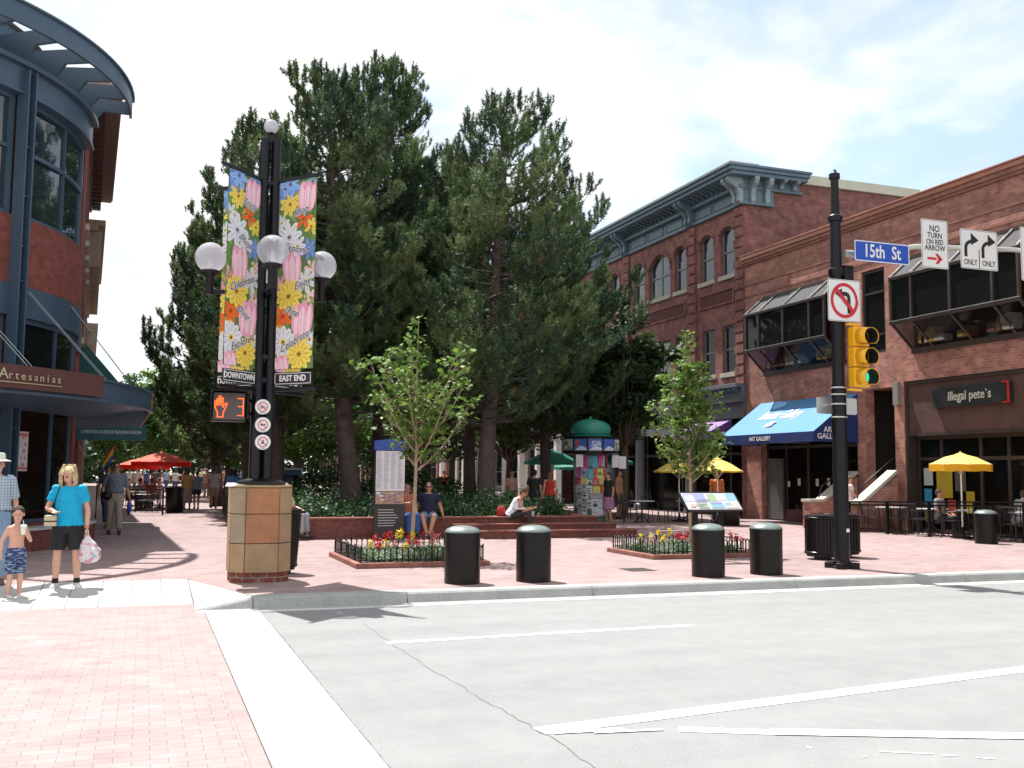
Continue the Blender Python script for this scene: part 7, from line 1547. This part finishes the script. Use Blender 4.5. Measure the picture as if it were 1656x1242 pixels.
c0 = wpt(wm, (.32, -.02, .70)); t = thing('water_bottle', c0, 'blue bottle carried in the walking man\'s hand', 'bottle'); b = MB(); b.lathe([(.05, -.18), (.062, -.16), (.062, .0), (.05, .03), (.022, .06), (.022, .09), (0, .09)], n=14); b.build('bottle', M('bottle_blue', (.02, .05, .3), .25), t, local=True); b = MB(); b.tube([(0, 0, .08), (.0, 0, .14)], .012, 6); b.build('loop', BLACK, t, local=True)
g2 = gz(171, 852); person((g2.x, g2.y, 0), face(g2, .3), 1.70, 'companion in dark jeans walking just behind the stout man', shirt=(.05, .06, .09), pants=(.02, .035, .10), leg=2, hair=(.04, .02, .012), pose='walk', skin=1, vox=.014, shoes=(.5, .5, .5))
# --- couple and others walking away down the mall
PP = [((302, 826), 1.66, dict(shirt=(.42, .26, .10), skirt=((.24, .20, .19), 1.35), hair=(.05, .03, .02), female=True, skin=2, fat=1.08, shoes=(.1, .06, .04)), 'woman in a tan top and grey skirt walking away with a teal bag', 3.1),
      ((317, 825), 1.60, dict(shirt=(.16, .22, .34), pants=(.02, .02, .03), leg=.6, hair=(.05, .03, .02), female=True, skin=1), 'companion in a blue top and black shorts beside the tan-topped woman', 3.2),
      ((345, 824), 1.74, dict(shirt=(.62, .55, .58), pants=(.38, .30, .20), leg=.95, hair=(.10, .07, .05), skin=1, hat=('cap', (.15, .18, .25))), 'man in a white shirt and khaki shorts walking away down the mall', 3.14)]
for (px, py), H, kw_, lb, r_ in PP:
    g = gz(px, py); person((g.x, g.y, 0), face(g, r_), H, lb, pose='walk', vox=.02, **kw_)
g = gz(288, 826); q = dep(287, 802, 41); b = MB(); b.lathe([(.02, .16), (.1, .05), (.13, -.12), (.08, -.2), (0, -.2)], q, 12); tag(b.build('teal_bag', M('teal_plastic', (.02, .35, .33), .5)), 'teal bag carried by the woman in the tan top', 'bag')
g = gz(376, 838); person((g.x, g.y, 0), face(g, 2.9), 1.68, 'person with dark curly hair and a blue top behind the stone pedestal', shirt=(.06, .14, .30), pants=(.02, .02, .03), leg=2, hair=(.012, .008, .006), skin=2, vox=.016, hairstyle='wavy')
# --- seated people on the planter wall
def seat(px, py, Y, seat_z, rot, H, lb, **k):
    q = onY(px, py, Y); return person((q.x, Y, seat_z-.455*H/1.7), rot, H, lb, pose='sit', **k)
seat(467, 830, 24.15, .505, .9, 1.66, 'seated older man in a pale yellow shirt and grey cap on the wall end', shirt=(.50, .46, .24), pants=(.28, .30, .34), leg=2, hair=(.3, .28, .25), hat=('cap', (.30, .27, .24)), vox=.014, torso_lean=-.18, sleeve=.7)
nv = seat(693, 830, 24.12, .505, -.30, 1.78, 'man in a navy polo shirt and denim shorts sitting on the planter wall', shirt=(.012, .012, .045), pants=(.14, .22, .38), leg=.55, hair=(.06, .035, .02), vox=.010, shades=True, skin=1, sleeve=.6, hat=None, fat=1.08,
     J=dict(elL=(-.28, .06, .70), wrL=(-.30, .02, .49), elR=(.28, .06, .70), wrR=(.34, .0, .49), kneeL=(-.13, -.42, .49), kneeR=(.15, -.42, .49), ankL=(-.02, -.50, .10), ankR=(.05, -.47, .09)))
seat(657, 832, 24.12, .505, .15, 1.70, 'person in an orange top and blue jeans sitting between the kiosk and the young trunk', shirt=(.38, .12, .06), pants=(.03, .08, .26), leg=2, hair=(.05, .03, .02), vox=.014, skin=1, J=dict(elL=(-.27, -.1, .75), wrL=(-.1, -.25, .8)))
seat(826, 832, 24.12, .505, 1.15, 1.66, 'reader in a white tank top and dark trousers bent over on the planter wall', shirt=(.62, .64, .70), pants=(.035, .045, .045), leg=2, hair=(.10, .045, .02), vox=.010, tank=True, skin=1, torso_lean=.52, head=(0, .6), shoes=(.05, .04, .04),
     J=dict(wrL=(-.10, -.56, .66), elL=(-.20, -.34, .60), wrR=(.10, -.56, .68), elR=(.22, -.32, .62), kneeL=(-.12, -.46, .58), kneeR=(.14, -.46, .56), ankL=(-.1, -.50, .14), ankR=(.12, -.52, .14)))
q = onY(838, 822, 23.9); b = MB(); b.box((q.x-.10, 23.72, q.z-.02), (q.x+.14, 23.92, q.z+.015)); tag(b.build('open_book', M('book_paper', (.6, .6, .6), .8)), 'open white book lying in the seated reader\'s lap', 'book')
q = onY(809, 830, 24.2); S = PB(); S.loft([((q.x+.03, 24.22, .51), (1, 0, 0), (0, 1, 0), .11, .07), ((q.x+.03, 24.22, .66), (1, 0, 0), (0, 1, 0), .11, .08), ((q.x+.03, 24.22, .76), (1, 0, 0), (0, 1, 0), .07, .05)]); o = thing('red_backpack', (0, 0, 0), 'red backpack on the wall behind the seated reader', 'bag'); S.mesh('bag_body', .02, M('bag_red', (.40, .015, .02), .7), o, 1)
q = onY(861, 832, 24.15); b = MB(); b.lathe([(.04, .507), (.05, .62), (.0, .621)], (q.x, 24.15, 0), 12); tag(b.build('paper_cup', WHITE), 'white paper cup standing on the planter wall beside the reader', 'cup')
# --- standing people around the planter and cafes
ST = [((889, 838), 33.5, 1.66, 3.3, dict(shirt=(.55, .04, .02), pants=(.03, .04, .10), leg=2, hair=(.22, .11, .05), hairstyle='long', female=True, tank=True), 'woman with long light brown hair and a red top seen from behind'),
      ((864, 842), 31.5, 1.72, 2.9, dict(shirt=(.012, .012, .014), pants=(.02, .02, .03), leg=2, hair=(.02, .012, .01), skin=1), 'dark-haired person in black behind the planter left of the red top'),
      ((827, 845), 36, 1.70, .3, dict(shirt=None, pants=(.2, .17, .12), leg=.9, hair=(.12, .05, .02), skin=0), 'bare-chested red-haired man beyond the planter shrubs'),
      ((984, 838), 32.3, 1.66, -.9, dict(shirt=(.02, .015, .02), skirt=((.32, .16, .28), 1.0), hair=(.02, .012, .01), female=True, skin=1), 'woman in a black top and mauve skirt right of the poster column'),
      ((1001, 836), 36, 1.74, 1.2, dict(shirt=(.35, .2, .12), pants=(.1, .08, .07), leg=.9, hair=(.1, .06, .03), skin=1), 'man in a rust shirt further behind the mauve skirt'),
      ((679, 818), 44, 1.68, .2, dict(shirt=(.62, .55, .5), pants=(.2, .2, .25), leg=2, hair=(.1, .05, .02), skin=0), 'person in a white shirt seen above the man in navy'),
      ((690, 818), 46, 1.72, -.3, dict(shirt=(.6, .5, .42), pants=(.1, .1, .1), leg=2, hair=(.06, .03, .02), skin=1), 'second pale-shirted person close behind the first under the trees'),
      ((718, 822), 44, 1.70, .6, dict(shirt=(.65, .16, .05), pants=(.02, .02, .03), leg=2, hair=(.05, .03, .02), skin=1), 'person in an orange top between the pine trunks'),
      ((1160, 838), 33.6, 1.7, .2, dict(shirt=(.50, .12, .03), pants=(.05, .05, .05), leg=2, hair=(.05, .03, .02), skin=1), 'person in an orange top beneath the yellow gallery parasol')]
for (px, py), D, H, rt_, kw_, lb in ST:
    q = dep(px, py, D); person((q.x, q.y, 0), face(q, rt_), H, lb, vox=.017, **kw_)
q = onY(1345, 835, 25.0); person((20.05, 25.05, .35), 1.2, 1.68, 'person in white sitting on the stair beside the signal pole', pose='sit', shirt=(.68, .58, .55), pants=(.62, .58, .55), leg=2, hair=(.2, .1, .05), vox=.015, skin=0, J=None)
# far crowd on the left and under the parasols
rr = random.Random(31); PLW = ['leftmost behind the red parasols', 'behind the left parasol pole', 'left of the front red parasol pole', 'right of the front red parasol pole', 'above the round bin of the red cafe', 'just left of the tan-topped woman', 'between the couple and the man in shorts', 'left beside the man in khaki shorts', 'right beside the man in khaki shorts', 'midway to the stone pedestal', 'close to the pedestal edge', 'last before the lamp post', 'between the shorts and skirt walkers', 'under the rainbow flag']; CL = [(.6, .6, .6), (.55, .5, .4), (.3, .05, .04), (.05, .1, .25), (.6, .55, .2), (.1, .1, .1), (.5, .3, .25), (.25, .35, .45), (.45, .12, .08)]
CWS = ['white', 'cream', 'dark red', 'navy', 'yellow', 'black', 'dusty pink', 'pale blue', 'brick red']
for k, px in enumerate((221, 236, 252, 268, 283, 296, 325, 334, 356, 362, 391, 399, 330, 208)):
    D = rr.uniform(52, 78); q = dep(px, 790, D); ci = (k*2+1) % 9
    person((q.x, q.y, 0), face(q, rr.choice([0, 3.1, 1.5, .4])), rr.uniform(1.6, 1.8), 'distant person in a %s top %s' % (CWS[ci], PLW[k]), pose='walk', shirt=CL[ci], pants=rr.choice([(.05, .06, .12), (.25, .2, .14), (.03, .03, .03)]), leg=rr.choice([.9, 2]), hair=rr.choice([(.03, .02, .01), (.2, .12, .06)]), vox=.03, skin=rr.choice([0, 1]), group='distant people down the mall')
# ================================================================== CAFE FURNITURE, PARASOLS, RAILINGS, SMALL THINGS
def parasol(x, y, zt, R, rise, mat, mv, label, n=8, grp=None, z0=0, vh=.14, tilt=0):
    t = thing('parasol', (x, y, z0), label, 'parasol', grp)
    c = Vector((x, y, 0)); P = [c+Vector((R*math.cos(2*math.pi*k/n+.3), R*math.sin(2*math.pi*k/n+.3), zt-rise)) for k in range(n)]; b = MB(); top = c+Vector((0, 0, zt))
    for k in range(n):
        a, d = P[k], P[(k+1) % n]; m1 = (top+a)/2+Vector((0, 0, .05)); m2 = (top+d)/2+Vector((0, 0, .05)); e = (a+d)/2+Vector((0, 0, .02))-(((a+d)/2)-c).normalized()*0
        b.add([top, m1, a, e, d, m2], [(0, 1, 2, 3, 4, 5)])
    o = b.build('canopy', mat, t, smooth=False); sm = o.modifiers.new('t', 'SOLIDIFY'); sm.thickness = .004
    b = MB()
    for k in range(n): a, d = P[k], P[(k+1) % n]; b.add([a, d, d-Vector((0, 0, vh)), (a+d)/2-Vector((0, 0, vh*.85)), a-Vector((0, 0, vh))], [(0, 1, 2, 3, 4)])
    b.build('valance', mv, t)
    b = MB(); b.lathe([(.02, zt-.02), (.15, zt-.035), (.0, zt+.03)], c, 8, sm=False); b.lathe([(.015, zt+.01), (.018, zt+.04), (0, zt+.06)], c, 8); b.build('top_vent', mat, t)
    b = MB(); b.tube([c+Vector((0, 0, z0)), top], .022, 10); b.build('pole', WHITE, t); b = MB()
    for k in range(n): b.tube([top-Vector((0, 0, .05)), P[k]-Vector((0, 0, .0))+Vector((0, 0, .012))], .009, 5); b.tube([c+Vector((0, 0, zt-rise-.25)), (top+P[k])/2], .008, 5)
    b.build('ribs', ALU, t); b = MB(); b.lathe([(.25, z0), (.25, z0+.05), (.05, z0+.09), (.03, z0+.3)], c, 14); b.build('base', BLACKM, t); return t
YC = M('parasol_yellow', (.92, .74, .22), .7, var=.04, trans=.4); YV = M('parasol_orange_yellow', (.82, .45, .02), .7, var=.04, trans=.45); RC_ = M('parasol_red', (.82, .16, .08), .7, var=.05, trans=.4); RV = M('parasol_deep_red', (.65, .02, .01), .7, trans=.35); GC = M('parasol_green', (.02, .25, .17), .7, trans=.35)
q = dep(1553, 733, 26.4); parasol(q.x, q.y, q.z, .80, .30, YC, YV, 'yellow octagonal parasol on a white pole on the grill patio', z0=.0, vh=.18)
q = dep(1160, 741, 32.5); parasol(q.x, q.y, q.z, .82, .42, YC, YV, 'yellow parasol at the gallery side, right of the young tree', vh=.04)
q = dep(1098, 743, 34.5); parasol(q.x, q.y, q.z, .86, .42, YC, YV, 'yellow parasol mostly hidden behind the young tree', vh=.04)
q = dep(262, 731, 42); parasol(q.x, q.y, q.z, 1.25, .42, RC_, RV, 'orange-red parasol in front at the left cafe', vh=.2)
q = dep(233, 740, 46); parasol(q.x, q.y, q.z, 1.2, .35, RC_, RV, 'orange-red parasol partly behind the front one at the left cafe', vh=.2)
for px, py, D, lb in ((893, 727, 44, 'green market umbrella farthest left behind the planter'), (938, 737, 47, 'green market umbrella in the middle behind the planter'), (975, 726, 42, 'green market umbrella just left of the poster column')):
    q = dep(px, py, D); parasol(q.x, q.y, q.z, 1.25, .55, GC, GC, lb, vh=.12, grp='green cafe umbrellas')
# metal cafe chairs and tables
CHM = M('dark_cafe_metal', (.035, .035, .035), .4, metal=.4); TBM = M('pale_table_top', (.45, .47, .46), .35)
def chair(x, y, rot, z=0):
    t = thing('cafe_chair', (x, y, z), None, 'chair', rotz=rot)
    b = MB(); b.box((-.21, -.21, .43), (.21, .21, .45)); b.build('seat', CHM, t, local=True, bevel=.01)
    b = MB()
    for k in range(5): b.tube([(-.17+.085*k, .21, .5), (-.17+.085*k, .27, .84)], .009, 5)
    b.tube([(-.21, .2, .45), (-.21, .28, .86), (.21, .28, .86), (.21, .2, .45)], .014, 6); b.build('backrest', CHM, t, local=True)
    for sx, sy in ((-1, -1), (1, -1), (-1, 1), (1, 1)): b = MB(); b.tube([(sx*.19, sy*.19, .44), (sx*.23, sy*.23, 0)], .013, 6); b.build('leg', CHM, t, local=True)
    for sx in (-1, 1): b = MB(); b.tube([(sx*.22, -.18, .45), (sx*.23, -.18, .65), (sx*.23, .22, .67)], .012, 6); b.build('armrest', CHM, t, local=True)
    return t
def table(x, y, z=0, r=.42):
    t = thing('cafe_table', (x, y, z), None, 'table'); b = MB(); b.lathe([(0, .70), (r, .70), (r+.005, .715), (r, .73), (0, .732)], n=24); b.build('table_top', TBM, t, local=True)
    b = MB(); b.tube([(0, 0, .03), (0, 0, .7)], .03, 8); b.build('pedestal_stem', CHM, t, local=True)
    for k in range(4): a = k*math.pi/2+.4; b = MB(); b.tube([(0, 0, .25), (math.cos(a)*.2, math.sin(a)*.2, .12), (math.cos(a)*.34, math.sin(a)*.34, .0)], .014, 6); b.build('foot', CHM, t, local=True)
    return t
c0 = chair(0, 0, 0); k0 = table(0, 0)
fence0, fence1 = Vector((19.15, 24.0, 0)), Vector((20.45, 18.6, 0)); first = True
spots = []
for k, (s, d) in enumerate(((.16, .75), (.40, .72), (.62, .68), (.88, .66))):
    p = fence0.lerp(fence1, s)+Vector((.97, .24, 0)).normalized()*d; spots.append((p, 'patio'))
def put(src, used=[]):
    if src not in used: used.append(src); return src
    return copy_tree(src)
POS = ['at the stair end', 'second from the stair', 'beside the yellow parasol', 'at the right edge']
for k, (p, w_) in enumerate(spots):
    tb = put(k0); tb.location = p; tb['label'] = 'round pale cafe table behind the patio railing, %s' % POS[k]; tb['group'] = 'patio tables'
    for q, a in enumerate((.3, 2.2, 4.1)):
        ch = put(c0); d = Vector((math.cos(a+k), math.sin(a+k), 0))*.55; ch.location = p+d; ch.rotation_euler = (0, 0, math.atan2(-d.x, d.y)+math.pi*0); ch['label'] = '%s dark cafe chair at the patio table %s' % (('right-hand', 'left-hand', 'near')[q], POS[k]); ch['group'] = 'patio chairs at the table '+POS[k]
RG = [((208, 828), 'left'), ((232, 828), 'left'), ((250, 829), 'left'), ((243, 826), 'left'), ((215, 824), 'left')]
for i, ((px, py), w_) in enumerate(RG):
    g = gz(px, py); ch = put(c0); ch.location = (g.x, g.y, 0); ch.rotation_euler = (0, 0, i*1.3); ch['label'] = '%s dark metal chair under the orange-red parasols' % ('leftmost', 'middle', 'rightmost', 'fourth', 'rearmost')[i]; ch['group'] = 'chairs under the red parasols'
for i, (px, py, D) in enumerate(((1020, 832, 33), (1052, 832, 34), (1078, 832, 33.5), (1010, 828, 36), (1092, 830, 35), (1135, 832, 33))):
    q = dep(px, py, D); ch = put(c0); ch.location = (q.x, q.y, 0); ch.rotation_euler = (0, 0, 1+i*1.1); ch['label'] = 'dark metal chair before the three-storey building, %s' % ('left of the cafe table', 'right of the left cafe table', 'left of the young trunk', 'rearmost by the grey column', 'directly behind the young trunk', 'right of the information board top')[i]; ch['group'] = 'chairs before the three-storey building'
for i, (px, D) in enumerate(((1038, 33.5), (1112, 34), (1165, 32.8))):
    q = dep(px, 830, D); tb = put(k0); tb.location = (q.x, q.y, 0); tb['label'] = ('cafe table at the left in the shade of the three-storey building', 'cafe table behind the young maple trunk', 'cafe table under the yellow gallery parasol')[i]
for i, (px, D) in enumerate(((222, 40.5), (246, 42))):
    q = dep(px, 830, D); tb = put(k0); tb.location = (q.x, q.y, 0); tb['label'] = ('cafe table at the left under the red parasols', 'cafe table under the middle of the front red parasol')[i]
# patio railing
def railing(name, a, c, label, h0=.86, h1=1.0, posts=(), z0=.12):
    t = thing(name, a, label, 'railing'); L_ = (c-a).length; d = (c-a)/L_
    Z = lambda s: h0+(h1-h0)*s/L_
    for z in (lambda s: Z(s), lambda s: Z(s)-.09, lambda s: z0): b = MB(); b.bar(a+Vector((0, 0, z(0))), a+d*L_+Vector((0, 0, z(L_))), .045, .04); b.build('rail', BLACKM, t)
    b = MB(); s = .0
    while s < L_: b.bar(a+d*s+Vector((0, 0, z0)), a+d*s+Vector((0, 0, Z(s)-.1)), .014, .014, upv=(0, 1, 0)); s += .34
    b.build('balusters', BLACKM, t)
    for s in posts: b = MB(); b.bar(a+d*s, a+d*s+Vector((0, 0, Z(s)+.02)), .065, .065, upv=(0, 1, 0)); b.build('post', BLACKM, t)
    return t
railing('patio_railing', fence0, fence1, 'long black metal railing around the grill patio', posts=(0.03, 1.3, 2.6, 3.9, 5.2))
a = gz(356, 832); c = gz(372, 862); railing('mall_railing', Vector((a.x+.1, a.y, 0)), Vector((c.x, c.y, 0)), 'short black railing beside the stone pedestal on the left', h0=.95, h1=.95, posts=(.03, 3, 6))
a = gz(205, 833); c = gz(264, 833); railing('cafe_railing', a, c, 'low railing in front of the chairs at the red parasol cafe', h0=1.0, h1=1.0, posts=(.05, 1.2), z0=.15)
# diner at the right edge
q = dep(1648, 850, 26.3); person((q.x, q.y, 0), 1.5, 1.75, 'seated diner in a grey t-shirt and shorts behind the railing at far right', pose='sit', shirt=(.35, .36, .38), pants=(.40, .36, .30), leg=.8, hair=(.1, .06, .04), vox=.014, skin=0, torso_lean=.3)
q = dep(1520, 838, 27.4); person((q.x, q.y, 0), .4, 1.7, 'diner in dark clothes sitting by the grill windows', pose='sit', shirt=(.25, .25, .28), pants=(.05, .05, .06), leg=2, hair=(.05, .03, .02), vox=.02, skin=1)
# diners under the red parasols
for i, (px, D, cw) in enumerate(((208, 41, (.6, .58, .55)), (226, 42, (.5, .5, .5)), (244, 41.5, (.35, .06, .05)), (256, 43, (.6, .6, .62)))):
    q = dep(px, 810, D); person((q.x, q.y, 0), 1.0+i*1.4, 1.7, ['diner in cream leftmost under the red parasols', 'diner in grey second under the red parasols', 'diner in dark red under the front red parasol', 'diner in white at the right end under the red parasols'][i], pose='sit', shirt=cw, pants=(.1, .1, .12), leg=2, hair=(.06, .04, .02), vox=.022, skin=i % 2)
# rainbow flag
g = dep(166, 760, 33); b0 = Vector((g.x, g.y, 0)); t = thing('rainbow_flag', b0, 'rainbow flag hanging from a slanted pole at the left shop front', 'flag')
z0, z1 = dep(166, 765, 33).z, dep(184, 720, 33).z; xr = dep(184, 720, 33).x
b = MB(); b.tube([(b0.x-.15, b0.y, z0-.3), (b0.x-.05, b0.y, z0+.25), (xr, b0.y, z1+.03)], .012, 6); b.tube([(b0.x-.15, b0.y, 0), (b0.x-.15, b0.y, z0-.28)], .02, 6); b.build('flag_pole', BLACK, t)
FC = [(.7, .02, .02), (.75, .2, .01), (.7, .5, .02), (.03, .25, .06), (.02, .05, .4), (.12, .02, .25)]
for k, c in enumerate(FC):
    b = MB(); za = lambda s, k_: z1-(z1-z0)*.55*(1-s)-.075*k_; n = 6
    for i in range(n): s0, s1 = i/n, (i+1)/n; X0_, X1_ = b0.x+(xr-b0.x)*s0, b0.x+(xr-b0.x)*s1; w_ = lambda s: b0.y+.02*math.sin(s*8); b.add([(X0_, w_(s0), za(s0, k)), (X1_, w_(s1), za(s1, k)), (X1_, w_(s1), za(s1, k+1)), (X0_, w_(s0), za(s0, k+1))], [(0, 1, 2, 3)])
    b.build('stripe', M('flag_stripe_%d' % k, c, .7, trans=.3), t)
# telephone booths behind the pedestal
for i, (px, lb) in enumerate(((470, 'blue and white telephone booth on the right behind the pedestal'), (448, 'blue and white telephone booth mostly hidden behind the lamp post'))):
    D = 36+i*.3; q = dep(px, 790, D); zt = dep(px, 757, D).z; w_ = .42; t = thing('telephone_booth', (q.x, q.y, 0), lb, 'phone booth', 'telephone booths'); b = MB()
    b.box((q.x-w_, q.y, 0), (q.x-w_+.06, q.y+.7, zt)); b.box((q.x+w_-.06, q.y, 0), (q.x+w_, q.y+.7, zt)); b.box((q.x-w_+.06, q.y, zt-.06), (q.x+w_-.06, q.y+.7, zt)); b.build('frame', WHITE, t)
    b = MB(); b.box((q.x-w_+.06, q.y+.6, .3), (q.x+w_-.06, q.y+.65, zt-.06)); b.build('back_panel', M('booth_dark', (.02, .02, .03), .5), t)
    b = MB(); b.box((q.x-w_+.06, q.y+.02, zt-.26), (q.x+w_-.06, q.y+.06, zt-.08)); b.build('header', M('booth_blue', (.03, .12, .25), .5), t)
    b = MB(); b.box((q.x-.15, q.y+.4, 1.0), (q.x+.15, q.y+.58, 1.5)); b.build('telephone', M('phone_grey', (.15, .15, .16), .4), t)
# slim lamp post further down the mall at left
q = dep(403, 790, 24); zt = dep(404, 470, 24).z; t = thing('slim_pole', (q.x, q.y, 0), 'thin pale grey pole close behind the banner lamp post', 'pole')
b = MB(); b.tube([(q.x, q.y, 0), (q.x, q.y, zt)], .028, 8); b.build('shaft', ALU, t); b = MB(); b.lathe([(.07, 0), (.07, .04), (.035, .06)], (q.x, q.y, 0), 10); b.build('foot', ALU, t)
